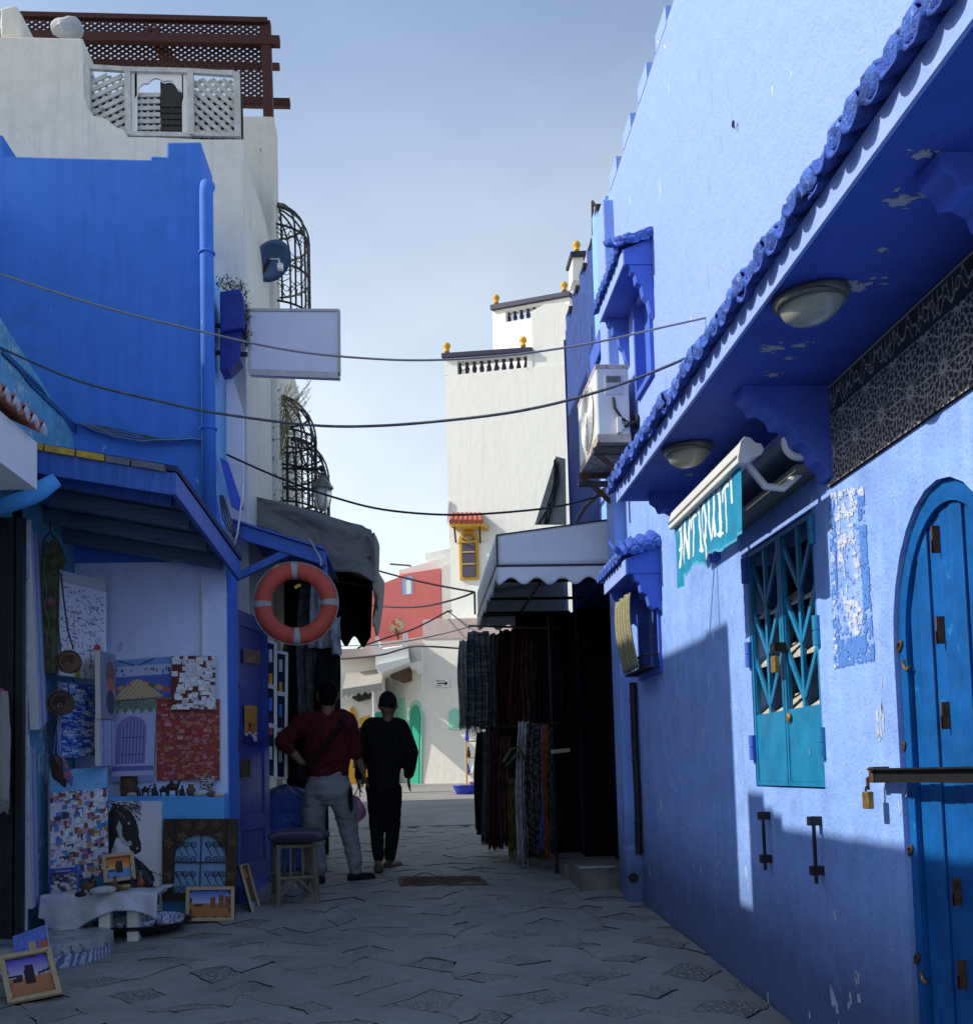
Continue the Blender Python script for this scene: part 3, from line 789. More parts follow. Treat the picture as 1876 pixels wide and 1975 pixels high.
# next house on the right: blue stucco, its shade put into the paint, over the black shop
house2 = thing('stucco_house', 'rough shade-darkened blue house with stepped parapet above the dark shop', 'house', (XR, 9, gz(9)))
wallX(MB(), XR+.003, .3, 8.42, 10.05, GB, 4.50, holes=[(8.4201, 9.9, -1.3, 1.60)], caps=False).build('wall', M_blue2_shade, house2)
wallX(MB(), XR+.001, .3, 7.80, 8.42, 1.60, 4.62).build('corner_wall', M_teal2, house2)
b = MB(); b.box((XR+.001, 7.80, GB(8)), (XR+.3, 7.86, 1.599)); b.build('door_jamb', M_wallR, house2)
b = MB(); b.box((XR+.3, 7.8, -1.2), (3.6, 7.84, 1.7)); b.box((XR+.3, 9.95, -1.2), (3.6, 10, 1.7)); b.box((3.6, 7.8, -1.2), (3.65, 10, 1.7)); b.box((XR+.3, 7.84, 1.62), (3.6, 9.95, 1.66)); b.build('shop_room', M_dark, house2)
b = MB(); b.box((XR+.1, 8.8, -.92), (XR+.9, 8.86, 1.5)); b.box((XR-.02, 7.87, -.9), (XR+.02, 7.9, 1.58)); b.box((1.02, 10.08, -.92), (3.6, 10.12, 1.59)); b.box((XR-.004, 9.865, -.98), (3.6, 9.898, 1.60)); b.build('shop_shade_panels', M_dark, house2)  # added dark panels stand in for the deep shade inside the shop
b = MB(); b.box((XR, 10.13, GB(10)), (4, 10.16, 4.45)); b.build('rear_wall', M_blue2_shade, house2)
me2 = MB().box((0, 0, 0), (.22, .22, .13)).jitter(.015, 8, 5).mesh('merlon'); me2.materials.append(M_blue2_shade)
me3 = MB().box((-.002, -.004, .08), (.222, .10, .132)).jitter(.012, 12, 6).mesh('merlon_cap'); me3.materials.append(M_grime)
for yq in (8.47, 8.90, 9.33, 9.76):
    o = meshobj('merlon', me2, house2, Matrix.Translation((XR, yq, 4.495))); meshobj('grime_cap', me3, o)
b = MB(); b.box((XR, 8.16, 4.615), (XR+.2, 8.38, 4.76)); o = b.build('merlon', M_teal2, house2); 
b = MB(); b.box((XR-.002, 8.156, 4.70), (XR+.202, 8.25, 4.763)); b.build('grime_cap', M_grime, o)
b = MB(); b.tube([(XR+.02, 8.47, 4.6), (XR+.02, 8.44, 4.95)], .012, 6); b.tube([(XR+.02, 8.44, 4.95), (XR+.1, 8.3, 4.7)], .012, 6); b.build('roof_iron', M_black, house2)
b = MB(); b.bar(pX(1140, 706, XR-.02), pX(1158, 655, XR-.02), .18, .02, (1, 0, 0)); b.build('window_shutter', M_trim, house2)

# ------------------------------------------------------------------ LEFT SIDE: buildings
def at(pts, Y): return [pY(px, py, Y) for px, py in pts]
M_cream = plaster('cream_limewash', (.66, .635, .56), .10, .7, .03, streak=.6, streakc=(.50, .48, .42), fleck=(.36, .34, .28), fl=(.70, .72), dirt=((.24, .22, .19), .63, .80), flscale=5)
M_whitew = plaster('white_limewash', WHITEW, .05, .4, .02, streak=.3, streakc=(.62, .61, .56))
M_stallw = plaster('pale_lilac_stall_paint', (.60, .70, .90), .08, .8, .02, fleck=(.38, .47, .70), fl=(.67, .70))
M_aqua = plaster('mottled_aqua_render', (.13, .36, .50), .3, 1.1, .04, fleck=(.42, .56, .62), fl=(.50, .56), flscale=26, streak=.5, streakc=(.10, .30, .44))
M_benchb = plaster('sky_blue_ledge_paint', (.10, .38, .74), .18, .5, .01, fleck=(.35, .40, .45), fl=(.67, .70))
M_bluewood = wood('blue_painted_timber', (.04, .12, .42), wear=(.10, .13, .2))
M_greywood = wood('weathered_blue_grey_board', (.10, .15, .24), (2.5, 30, 30))

cob = thing('cobalt_house', 'plain cobalt blue house end with stepped parapet over the art stall', 'house', (-2, 7.6, gz(7.6)))
a_ = at([(0, 300), (12, 300), (290, 308), (290.5, 306), (322, 305), (322, 275), (390, 272), (397, 850)], 7.6)
out = [V((-6, 7.6, gz(7.6)-.3)), V((-6, 7.6, 4.93)), V((-3.03, 7.6, 4.93))]+[V((-3.02, 7.6, 4.76)), V((-1.935, 7.6, 4.75)), V((-1.93, 7.6, 4.78)), V((-1.81, 7.6, 4.775)), V((-1.808, 7.6, 4.89)), V((-1.55, 7.6, 4.90))]
out += [V((-1.548, 7.6, 2.3)), V((-1.50, 7.6, 2.0)), V((-1.46, 7.6, 1.75)), V((-1.385, 7.6, 1.60)), V((-1.385, 7.6, gz(7.6)-.3))]
b = MB(); b.prism(out, (0, .45, 0)); b.build('wall', M_front, cob, bevel=.015)
b = MB(); b.box((-6, 8.06, -1.3), (-1.56, 8.59, 4.1)); b.build('rear_wall', M_teal2, cob)
b = MB(); b.tube([(-1.50, 7.62, 4.55), (-1.50, 7.56, 4.52), (-1.502, 7.545, 4.45), (-1.502, 7.545, 3.6), (-1.50, 7.545, 1.9)], .052, 14)
b.torus((-1.502, 7.545, 3.98), .054, .012, (0, 0, 1), 16, 6); b.torus((-1.50, 7.545, 2.62), .054, .012, (0, 0, 1), 16, 6); b.build('downpipe', M_front, cob, True)
# wires stapled across the cobalt wall
M_wire = plain('grey_cable', (.09, .09, .10), .6, .3, 0, .3)
M_wireb = plain('blue_painted_cable', (.05, .14, .30), .6, .3, 0, .4, 60, wear=(.3, .36, .42), wfrom=.6)
wires = thing('wire_bundle', 'bundle of loose wires stapled across the cobalt blue wall', 'cables', (-2, 7.58, 2.6))
for k in range(7):
    b = MB(); pts = []
    for i in range(15):
        u = i/14; px = 150+255*u; py = 815+42*u-30*u*u*.35+random.uniform(-2, 2)+(k-3)*2.6*math.sin(math.pi*min(1, u*1.4))+(22*math.sin(u*math.pi)*.5)
        pts.append(pY(px, py, 7.575-.006*k))
    b.tube(pts, .006, 5); b.build('wire', M_wire if k % 2 else M_wireb, wires, True)

aq = thing('aqua_wall', 'mottled aqua side wall left of the cobalt house', 'wall', (-2.6, 6.6, 1.8))
b = MB(); b.prism([(-2.5, 5.72, -1.3), (-2.5, 7.595, -1.3), (-2.5, 7.595, 2.58), (-2.5, 7.0, 2.72), (-2.5, 6.24, 2.88), (-2.5, 5.72, 2.98)], (-.25, 0, 0)); b.jitter(.012, 5)
b.build('wall', M_aqua, aq)
b = MB()
for k in range(5):
    pts = [pX(5+i*9.5+k*1.2, 672+i*10.2+6*math.sin(i*.7+k)+k*2.5, -2.485) for i in range(16)]
    b.tube(pts, .007, 5)
tag(b.build('slack_cables', M_wireb, None, True), 'slack dark cables sagging down the mottled aqua wall', 'cables')

# neighbour on the near left (its eave tip shows), its parapet shades the street
near = thing('near_house', 'white neighbour house with red tiled eave tip at the left edge', 'house', (-2.8, 3, gz(3)))
b = MB()
for y0_, y1_, zt in ((-3, 1.5, 2.75), (1.5, 4.52, 2.718), (4.52, 4.63, 2.775), (4.63, 4.75, 2.80), (4.75, 4.98, 2.868), (4.98, 5.18, 2.30), (5.18, 5.58, 3.743)):
    b.box((-2.75, y0_, -1.8), (-2.36, y1_-.001, zt))
b.build('wall', M_whitew, near)
b = MB(); b.box((-2.355, 3.0, 1.60), (-2.03, 5.57, 1.86)); b.build('eave', M_whitew, near)
M_redtile = plain('red_roof_tile', (.36, .12, .07), .8, .3, 0, .3, 30, .6)
M_whitemort = plain('white_mortar', (.55, .56, .57), .9, .2, 0, .2, 30, .8, dist=.01)
TMr = []
for v_ in range(2):
    m = tile_mesh('t', r=.062, L=.34, rise=.16, pan=.05).jitter(.007, 22, v_+30); me = m.mesh('roof_tile'); me.materials.append(M_redtile); me.materials.append(M_whitemort)
    me.polygons.foreach_set('material_index', m.mi); me.polygons.foreach_set('use_smooth', [True]*len(me.polygons)); TMr.append(me)
y = 5.52; k = 0
while y > 3.2:
    meshobj('roof_tile', TMr[k % 2], near, Matrix.Translation((-1.985, y, 1.905)) @ Matrix.Rotation(math.pi, 4, 'Z')); y -= .125; k += 1
b = MB(); b.box((-9, 5.4, -1.3), (-3.2, 7.55, 4.36)); tag(b.build('unseen_shade_house', M_cream), 'unseen cream house added behind the aqua wall to cast shade', 'house')  # added out of view, height set to shade the lower blue wall

# stall roof: ceiling boards, rafters, fascia with yellow tile edge
stall = thing('art_stall', 'blue timber lean-to of the art stall with yellow edged roof', 'stall', (-1.9, 6.8, gz(6.8)))
A, B_, C_, D_ = V((-2.49, 6.0, 1.985)), V((-1.43, 6.0, 1.79)), V((-1.335, 7.58, 1.585)), V((-2.49, 7.58, 1.80))
b = MB()
nb = 8
for i in range(nb):
    u0, u1 = i/nb, (i+1)/nb-.008
    b = MB(); b.prism([A.lerp(D_, u0), B_.lerp(C_, u0), B_.lerp(C_, u1), A.lerp(D_, u1)], (0, 0, .03)); b.build('roof_board', M_greywood, stall)
for u in (.12, .36, .62, .86):
    b = MB(); p0, p1 = A.lerp(D_, u), B_.lerp(C_, u); b.bar(p0+V((0, 0, -.05)), p1+V((-.03, 0, -.05)), .06, .095); b.build('rafter', M_bluewood if u < .2 else M_greywood, stall)
b = MB(); b.prism([A+V((0, -.03, -.115)), B_+V((.02, -.03, -.11)), B_+V((.02, -.03, .02)), A+V((0, -.03, .02))], (0, .028, 0)); b.build('fascia_board', M_bluewood, stall)
b = MB(); b.prism([B_+V((.021, -.03, -.11)), C_+V((.021, 0, -.11)), C_+V((.021, 0, .035)), B_+V((.021, -.03, .02))], (.03, 0, 0)); b.build('side_board', M_bluewood, stall)
M_yel = plain('yellow_tile_edge', (.46, .30, .045), .7, .3, 0, .3, 20, .4, wear=(.20, .21, .23), wfrom=.62)
M_dirtedge = plain('grey_mortar_edge', (.14, .15, .17), .9, .2, 0, .4, 20, .5)
M_felt = plain('dark_roof_felt', (.03, .05, .11), .85, .2, 0, .3, 20, .6)
for u0, u1 in ((-.02, .12), (.13, .33), (.345, .50), (.515, .66), (.67, .80), (.81, .99)):
    b = MB(); p0, p1 = A.lerp(B_, u0), A.lerp(B_, u1); b.prism([p0+V((0, -.05, .021)), p1+V((0, -.05, .021)), p1+V((0, -.05, .06)), p0+V((0, -.05, .06))], (0, .22, .0)); b.jitter(.004, 20)
    b.build('edge_tile', M_yel if u1 < .7 else M_dirtedge, stall)
b = MB(); b.prism([A+V((0, -.02, .032)), B_+V((.06, -.02, .032)), C_+V((.07, -.01, .04)), D_+V((0, -.01, .032))], (0, 0, .035)); b.jitter(.01, 6); b.build('roof_felt', M_felt, stall)
b = MB(); b.tube([pY(-25, 988, 5.9), pY(60, 958, 5.92), pY(78, 946, 5.93), pY(110, 925, 5.95)], [.048, .048, .055, .042], 12); b.build('brace_pipe', M_benchb, stall, True)
# stall walls, ledge, posts
b = MB(); b.box((-2.49, 7.575, -.12), (-1.392, 7.6, 1.62)); b.build('back_panel', M_stallw, stall)
b = MB(); b.box((-2.49, 7.40, gz(7.4)-.1), (-1.388, 7.574, -.105)); b.build('ledge', M_benchb, stall, bevel=.01)
b = MB(); b.box((-1.565, 7.55, -.1), (-1.553, 7.574, 1.5)); b.build('corner_strip', M_whitew, stall)
M_pole = plain('chipped_white_pole', (.52, .54, .54), .7, .3, 0, .2, 14, .4, wear=(.08, .20, .36), wfrom=.58)
p0 = pG(50, 1800); Yp = 6.35
b = MB(); t0, t1 = pY(54, 1003, Yp), pY(46, 1795, Yp); b.bar(t1, t0, .035, .035, (0, 1, 0)); b.build('post', M_pole, stall)
b = MB()
for px in (4, 22, 36): b.bar(pY(px, 1810, 6.0), pY(px+4, 1000, 6.0), .05, .05, (0, 1, 0))
b.build('dark_frame', M_black, stall)
b = MB(); b.box((-3.6, 6.45, -1.3), (-2.46, 6.5, 1.78)); b.box((-2.70, 6.5, -1.2), (-2.66, 7.56, 1.78)); b.build('side_screen', M_dark, stall)

# cream house with the roof terrace
cream = thing('cream_house', 'weathered cream house with latticed roof terrace and dark red pergola', 'house', (-2.5, 9, gz(9)))
Yc = 8.6
top = at([(0, 70), (160, 74), (163, 185), (170, 205), (180, 222), (205, 228), (222, 243), (240, 250), (246, 263), (300, 264), (391, 268), (466, 268)], Yc)
XRc = -1.385
pts = [V((-6, Yc, -1.2)), V((-6, Yc, top[0].z))]+[V((p.x, Yc, p.z)) for p in top[:-1]]+[V((XRc, Yc, top[-1].z)), V((XRc, Yc, -1.2))]
b = MB(); b.prism(pts, (0, .30, 0)); b.build('front_wall', M_cream, cream, bevel=.01)
b = MB(); b.box((-6, Yc+.31, -1.2), (XRc-.003, 10.14, top[-1].z-.06)); b.box((-6, 10.46, -1.2), (XRc-.06, 13.2, top[-1].z-.5)); b.build('side_wall', M_cream, cream)
c0, c1 = pY(466, 223, 10.15), pY(528, 225, 10.15)
b = MB(); b.box((c0.x-.3, 10.15, -1.2), (c1.x, 10.45, c0.z)); b.build('terrace_pier', M_cream, cream, bevel=.015)
b = MB(); b.box((-4, 8.92, top[-1].z-.05), (XRc-.003, 10.14, top[-1].z-.02)); b.build('terrace_floor', M_cream, cream)
b = MB(); b.box((-5.5, 8.95, top[-1].z), (-1.62, 10.4, 6.05)); b.build('terrace_room', M_grime, cream)
b = MB(); q_ = at([(0, 15), (30, 8), (42, 28), (44, 69), (0, 69)], 8.7); b.prism(q_, (0, .3, 0)); b.build('chimney_stub', M_cream, cream, bevel=.02)
b = MB(); b.sphere(pY(132, 55, 8.7), .13, 12, 8, (1.1, .8, .62)).jitter(.03, 9); b.build('rubble_lump', M_peel, cream)
# white lattice screen, three bays
M_lat = wood('chalky_white_lath', (.50, .49, .45), (8, 8, 8), .25, .8, wear=(.22, .21, .19))
Yl = 8.64
b = MB(); b.box((-2.80, Yl+.12, 5.35), (-1.42, Yl+.16, 6.07)); b.build('lattice_backing', M_grime, cream)
posts = [(169, 128, 262), (247, 133, 262), (368, 136, 262), (457, 142, 266)]
for px, y0_, y1_ in posts:
    b = MB(); b.bar(pY(px+2, y1_, Yl), pY(px, y0_, Yl), .05, .05, (0, 1, 0)); b.build('screen_post', M_lat, cream)
for i in range(3):
    b = MB(); b.bar(pY(posts[i][0], posts[i][1]+2, Yl-.003), pY(posts[i+1][0], posts[i+1][1]+2, Yl-.003), .04, .035, (0, 1, 0)); b.build('screen_rail', M_lat, cream)
    b = MB(); b.bar(pY(posts[i][0]+4, 259, Yl-.003), pY(posts[i+1][0]+2, 261, Yl-.003), .04, .03, (0, 1, 0)); b.build('screen_rail', M_lat, cream)
def clipline(x0, x1, z0, z1, px, pz, dx, dz):
    ts = [-9, 9]
    for o, d, lo, hi in ((px, dx, x0, x1), (pz, dz, z0, z1)):
        if abs(d) < 1e-9:
            if not lo <= o <= hi: return None
        else:
            t0_, t1_ = sorted(((lo-o)/d, (hi-o)/d)); ts[0] = max(ts[0], t0_); ts[1] = min(ts[1], t1_)
    return (px+dx*ts[0], pz+dz*ts[0], px+dx*ts[1], pz+dz*ts[1]) if ts[1]-ts[0] > .03 else None
def lath(x0, x1, z0, z1, Y, ang, step, wd, mat, parent, name='slat', th=.012):
    ca, sa = math.cos(rad(ang)), math.sin(rad(ang)); n = int(3/step)
    for k in range(-n, n):
        c = clipline(x0, x1, z0, z1, (x0+x1)/2-sa*k*step, (z0+z1)/2+ca*k*step, ca, sa)
        if c:
            b = MB(); b.bar((c[0], Y, c[1]), (c[2], Y, c[3]), wd, th, (0, 1, 0)); b.build(name, mat, parent)
xl = [pY(px, 200, Yl).x for px, _, _ in posts]; zt = pY(300, 140, Yl).z; zb = pY(300, 259, Yl).z
lath(xl[0]+.025, xl[1]-.025, zb+.0, zt-.01, Yl+.03, 28, .062, .036, M_lat, cream); lath(xl[0]+.025, xl[1]-.025, zb, zt-.01, Yl+.045, -62, .066, .03, M_lat, cream)
lath(xl[2]+.025, xl[3]-.025, zb, zt-.03, Yl+.03, -42, .062, .036, M_lat, cream); lath(xl[2]+.025, xl[3]-.025, zb, zt-.03, Yl+.045, 48, .066, .03, M_lat, cream)
# middle bay: white board with a scalloped arch, one half latticed, one half dark
bx0, bx1 = xl[1]+.025, xl[2]-.025; cxm = (bx0+bx1)/2
b = MB(); sc_ = []
hw = (bx1-bx0)/2*.92; zsp = zb+.30; zap = zt-.04
for i in range(33):
    t = math.pi*i/32; k_ = 1+.10*abs(math.sin(t*4.5))
    sc_.append((cxm+hw*math.cos(t)*k_*.86, zsp+(zap-zsp)*(math.sin(t)**.9)*(.86+.14*abs(math.sin(t*4.5)))))
for i in range(32):
    a, c = sc_[i], sc_[i+1]
    b.prism([(a[0], Yl+.01, a[1]), (a[0], Yl+.01, zt), (c[0], Yl+.01, zt), (c[0], Yl+.01, c[1])], (0, .02, 0))
b.box((bx0, Yl+.01, zb), (cxm-hw*.86, Yl+.03, zt)); b.box((cxm+hw*.86, Yl+.01, zb), (bx1, Yl+.03, zt)); b.build('arch_board', M_whitew, cream)
lath(bx0+.02, cxm-.005, zb, zsp+.12, Yl+.05, 2, .06, .036, M_lat, cream); lath(bx0+.02, cxm-.005, zb, zsp+.12, Yl+.065, 88, .055, .022, M_lat, cream)
M_dlat = plain('dark_lattice_wood', (.035, .03, .028), .7, .3, 0, .4)
lath(cxm+.002, cxm+hw*.86, zb, zsp+.08, Yl+.045, 0, .055, .04, M_dlat, cream); lath(cxm+.002, cxm+hw*.86, zb, zsp+.08, Yl+.055, 90, .055, .035, M_dlat, cream)
b = MB(); b.prism([(cxm+.0, Yl+.04, zsp)]+[(x, Yl+.04, z) for x, z in [p for p in sc_ if p[0] > cxm-.01]][::-1], (0, .015, 0)); b.build('dark_arch_recess', M_dlat, cream)  # dark panel stands in for the shaded opening of the arch
# pergola
M_red = wood('dark_red_timber', (.062, .017, .014), (12, 12, 12), .3, .6)
perg = thing('pergola', 'dark red timber pergola with latticed roof on the cream terrace', 'pergola', (-2.3, 9.2, 6))
Yp0, Yp1 = 10.2, 10.9
ztp = pY(300, 36, Yp0).z
xr = pY(513, 60, Yp0).x
def beam(a, c, w, t, n='beam'):
    b = MB(); b.bar(a, c, w, t); b.build(n, M_red, perg, bevel=.004)
beam((-4.2, Yp0, ztp), (xr+.02, Yp0, ztp), .06, .055)
beam((-4.2, Yp0+.03, ztp-.20), (xr+.14, Yp0+.03, ztp-.20), .07, .10)
beam((-4.2, Yp1, pY(300, 124, Yp1).z), (xr+.05, Yp1, pY(300, 124, Yp1).z), .06, .06)
beam((-2.6, Yp1, pY(450, 198, Yp1).z), (xr+.16, Yp1, pY(450, 198, Yp1).z), .07, .09)
b = MB(); b.bar((xr+.01, Yp0+.05, c0.z-.02), (xr-.005, Yp0+.05, ztp+.02), .10, .09, (0, 1, 0)); b.build('post', M_red, perg, bevel=.005)
zr0, zr1 = ztp-.16, pY(300, 124, Yp1).z+.03
for px in (105, 285, 300):
    x0 = pY(px, 70, Yp0).x; beam((x0, Yp0, zr0+.03), (x0+.03, Yp1, zr1-.02), .05, .07, 'rafter')
Yq_ = Yp0+.14
for (x0_, x1_, z0_, z1_) in ((pY(46, 60, Yq_).x, xr-.03, pY(300, 128, Yq_).z, pY(300, 42, Yq_).z), (pY(452, 160, Yq_).x, xr-.03, pY(480, 196, Yq_).z, pY(300, 129, Yq_).z)):
    for ang in (34, -34):
        for k in range(-60, 60):
            c = clipline(x0_, x1_, z0_, z1_, (x0_+x1_)/2-math.sin(rad(ang))*k*.045, (z0_+z1_)/2+math.cos(rad(ang))*k*.045, math.cos(rad(ang)), math.sin(rad(ang)))
            if c:
                b = MB(); y_ = Yq_+(.012 if ang > 0 else 0); b.bar((c[0], y_, c[1]), (c[2], y_, c[3]), .021, .010, (0, 1, 0)); b.build('slat', M_red, perg)
# things along the left fronts
M_white = plain('white_enamel', (.70, .71, .70), .45, .45, 0, .05, 12, .1)
sg = thing('sign_box', 'blank white box sign projecting from the blue and cream houses', 'sign', (-.95, 8.1, 3.5))
q4 = at([(480, 598), (654, 599), (655, 725), (481, 718)], 8.1)
M_panel = plain('sign_panel', (.52, .56, .64), .35, .4, 0, .04, 3, 0)
b = MB(); b.prism(q4, (0, .11, 0)); b.build('box', M_panel, sg, bevel=.004)
b = MB()
for i in range(4): a, c = q4[i], q4[(i+1) % 4]; b.bar(a+V((0, -.004, 0)), c+V((0, -.004, 0)), .022 if i != 2 else .05, .012, (0, 1, 0))
b.build('frame', plain('sign_frame', (.36, .35, .36), .5, .4, .3, .2), sg)
for py in (632, 684):
    b = MB(); b.bar(pY(416, py-4, 8.12), pY(482, py, 8.12), .03, .03, (0, 1, 0)); b.build('bracket', M_black, sg)
dish = thing('satellite_dish', 'blue grey satellite dish on the edge of the cream house', 'satellite dish', tuple(pY(522, 505, 9.6)))
M_dish = plain('dish_paint', (.045, .10, .17), .5, .4, .2, .2, 20, .1, wear=(.02, .03, .04), wfrom=.7)
dc_ = pY(524, 503, 9.6); ax = V((.35, -.55, -.5)).normalized()
b = MB(); b.lathe([(.004, .06), (.07, .055), (.15, .035), (.212, .0), (.214, -.008), (.15, .024), (.07, .045), (.003, .05)], dc_, -ax, 28, sx=1.0, sy=.82); b.build('reflector', M_dish, dish, True)
b = MB(); b.tube([dc_+V((-.02, .02, .03)), dc_+ax*.2+V((0, 0, .07)), dc_+ax*.24], .007, 6); b.box(dc_+ax*.24-V((.025, .025, .025)), dc_+ax*.24+V((.025, .025, .03))); b.build('feed_arm', M_white, dish)
b = MB(); b.tube([dc_-ax*.05, dc_+V((-.10, .06, -.10)), dc_+V((-.18, .06, -.10))], .016, 8); b.build('mount', M_black, dish)

def cage(name, label, wx, yc, r, z0, zs, ztop, nb=9, n=0):
    t = thing(name, label, 'window cage', (wx, yc, z0), 'wrought iron window cages')
    for i in range(nb):
        a = math.pi*i/(nb-1)-math.pi/2
        d = V((math.cos(a)*r, math.sin(a)*r, 0)); b = MB()
        path = [V((wx, yc, z0))+d, V((wx, yc, zs))+d]
        for j in range(1, 9):
            q_ = math.pi/2*j/8; path.append(V((wx, yc, zs+(ztop-zs)*math.sin(q_)))+d*math.cos(q_))
        b.tube(path, .011, 5); b.build('bar', M_black, t)
    for z_ in (z0, z0+(zs-z0)*.5, zs, zs+(ztop-zs)*.55):
        k_ = 1 if z_ <= zs else math.cos(math.asin((z_-zs)/(ztop-zs)))
        b = MB(); b.torus((wx, yc, z_), r*k_, .012, (0, 0, 1), 28, 5); b.build('ring', M_black, t)
    b = MB()
    for i in range(nb-1):
        a = math.pi*(i+.5)/(nb-1)-math.pi/2
        d = V((math.cos(a)*r, math.sin(a)*r, 0)); tang = V((-math.sin(a), math.cos(a), 0)); nrm = d.normalized(); hw_ = r*math.pi/(nb-1)/2
        for z_ in (z0+.15, z0+.45, z0+.74, zs-.12):
            if z_ > zs: continue
            k_ = 1 if z_ <= zs else math.cos(math.asin(min(1, (z_-zs)/(ztop-zs))))
            for s_ in (-1, 1):
                b.torus(V((wx, yc, z_))+d*k_+tang*(s_*hw_*.45*k_), hw_*.42, .005, nrm, 10, 4, a0=0 if s_ > 0 else 2.2, a1=4.2 if s_ > 0 else 6.3)
            b.tube([V((wx, yc, z_+.05))+d*k_-tang*hw_*k_, V((wx, yc, z_+.11))+d*k_, V((wx, yc, z_+.05))+d*k_+tang*hw_*k_], .005, 4)
    b.build('scrollwork', M_black, t)['kind'] = 'stuff'
    return t
xw = -1.43
cage('window_cage', 'tall black iron birdcage grille behind the blank sign box', xw, 10.6, .40, pY(560, 612, 10.6).z, pY(600, 470, 10.6).z, pY(535, 398, 10.6).z)
cage('window_cage', 'domed black iron cage under dry grass plumes above the grey tarpaulin', xw, 10.8, .42, pY(560, 985, 10.8).z, pY(600, 850, 10.8).z, pY(535, 765, 10.8).z)
cage('window_cage', 'lower smaller iron cage half inside the domed cage beside the street lantern', xw+.02, 11.9, .44, pY(560, 1000, 11.9).z, pY(600, 925, 11.9).z, pY(535, 846, 11.9).z)
# dry reeds and trailing plant at the cage
M_reed = plain('dry_reed', (.30, .25, .14), .9, .1, 0, .3); M_leaf = plain('dull_leaf', (.06, .10, .03), .7, .2, 0, .4)
b = MB()
base = pY(536, 900, 10.3)
for k in range(26):
    x1, y1 = 540+random.uniform(-8, 62), random.uniform(733, 800)
    if k < 6: x1, y1 = 545+k*11, 738+k*2
    p1 = pY(x1, y1, 10.4+random.uniform(-.1, .2)); p0 = base+V((random.uniform(-.05, .05), random.uniform(-.1, .1), random.uniform(.0, .35)))
    mid = p0.lerp(p1, .5)+V((-.05, 0, .08)); b.tube([p0, mid, p1], [.006, .005, .002], 4)
    for j in range(8):
        c = mid.lerp(p1, j/8.0); b.tube([c, c+V((random.uniform(-.05, .05), random.uniform(-.03, .03), random.uniform(.0, .06)))], [.003, .001], 3)
plant = thing('reed_plant', 'dry plumed reeds growing between cream wall and iron cage', 'plant', tuple(base))
b.build('reed', M_reed, plant)['kind'] = 'stuff'
def leafclump(m, c, r, n, s, sc=(1, 1, 1)):
    for k in range(n):
        d = V((random.gauss(0, .5)*sc[0], random.gauss(0, .5)*sc[1], random.gauss(0, .5)*sc[2]))*r; p = V(c)+d
        u = V((random.uniform(-1, 1), random.uniform(-1, 1), random.uniform(-1, 1))).normalized(); v = u.orthogonal().normalized()
        q_ = s*random.uniform(.6, 1.3); m.poly([p, p+u*q_+v*q_*.35, p+u*q_*2, p+u*q_-v*q_*.35])
b = MB(); 
for k in range(9): leafclump(b, pY(530+random.uniform(-3, 6), 770+k*26, 10.2), .10, 26, .022)
b.build('leaves', M_leaf, plant)['kind'] = 'stuff'
M_navyb = plain('navy_blue_paint', (.018, .045, .24), .6, .3, 0, .2, 10, .3)
# balcony box with ivy between the houses
bal = thing('balcony_box', 'blue balcony box with trailing ivy tucked behind the downpipe', 'planter', (-1.45, 8.3, 3.6))
q_ = at([(424, 562), (462, 556), (470, 575), (470, 632), (424, 640)], 8.0); b = MB(); b.prism(q_, (0, .35, 0)); b.build('box', M_navyb, bal, bevel=.01)
b = MB(); q_ = at([(424, 640), (466, 632), (462, 690), (440, 712), (424, 715)], 8.05); b.prism(q_, (0, .2, 0)); b.build('bracket', M_navyb, bal, bevel=.01)
b = MB(); 
for px, py in ((428, 550), (440, 545), (452, 547), (463, 552), (470, 570), (474, 592), (474, 615), (474, 640), (473, 660)): leafclump(b, pY(px, py, 8.05), .05, 34, .018)
b.build('ivy', plain('ivy_leaf', (.025, .05, .015), .6, .3, 0, .4), bal)['kind'] = 'stuff'
wp = at([(437, 702), (441, 700), (470, 800), (470, 968), (452, 935), (437, 905)], 8.25)
b = MB(); b.prism(wp, (0, .03, 0)); tag(b.build('white_board', M_white), 'narrow white shop board between the downpipe and the cream house', 'board')
wp = at([(424, 882), (439, 890), (468, 978), (462, 985), (446, 975)], 8.15)
b = MB(); b.prism(wp, (0, .05, 0)); tag(b.build('fascia_panel', M_trim), 'dark blue slanted panel below the narrow white shop board', 'panel')
# lantern on its arm
lan = thing('street_lantern', 'grey glass street lantern hanging from an iron arm over the tarpaulin', 'lantern', tuple(pY(623, 985, 10.5)))
Yn = 10.5; g = pY(621, 930, Yn)
M_lang = plain('lantern_grey', (.16, .17, .15), .5, .4, .4, .2)
M_milk = glassy('milky_lantern_glass', (.60, .62, .58), .2, trans=.35)
b = MB(); b.tube([pY(530, 903, Yn), pY(575, 904, Yn), pY(617, 904, Yn)], .014, 8); b.sphere(pY(621, 904, Yn), .035, 10, 8); b.tube([pY(621, 904, Yn), pY(622, 925, Yn)], .009, 6); b.build('arm', M_black, lan)
b = MB(); b.lathe([(.012, .075), (.03, .07), (.05, .045), (.085, .01), (.095, -.015), (.12, -.05), (.12, -.062), (.03, -.06)], g+V((0, 0, -.01)), (0, 0, 1), 8); b.build('cap', M_lang, lan)
b = MB(); b.lathe([(.085, -.07), (.083, -.16), (.07, -.25), (.04, -.295), (.004, -.30)], g, (0, 0, 1), 16); b.build('glass', M_milk, lan, True)
b = MB()
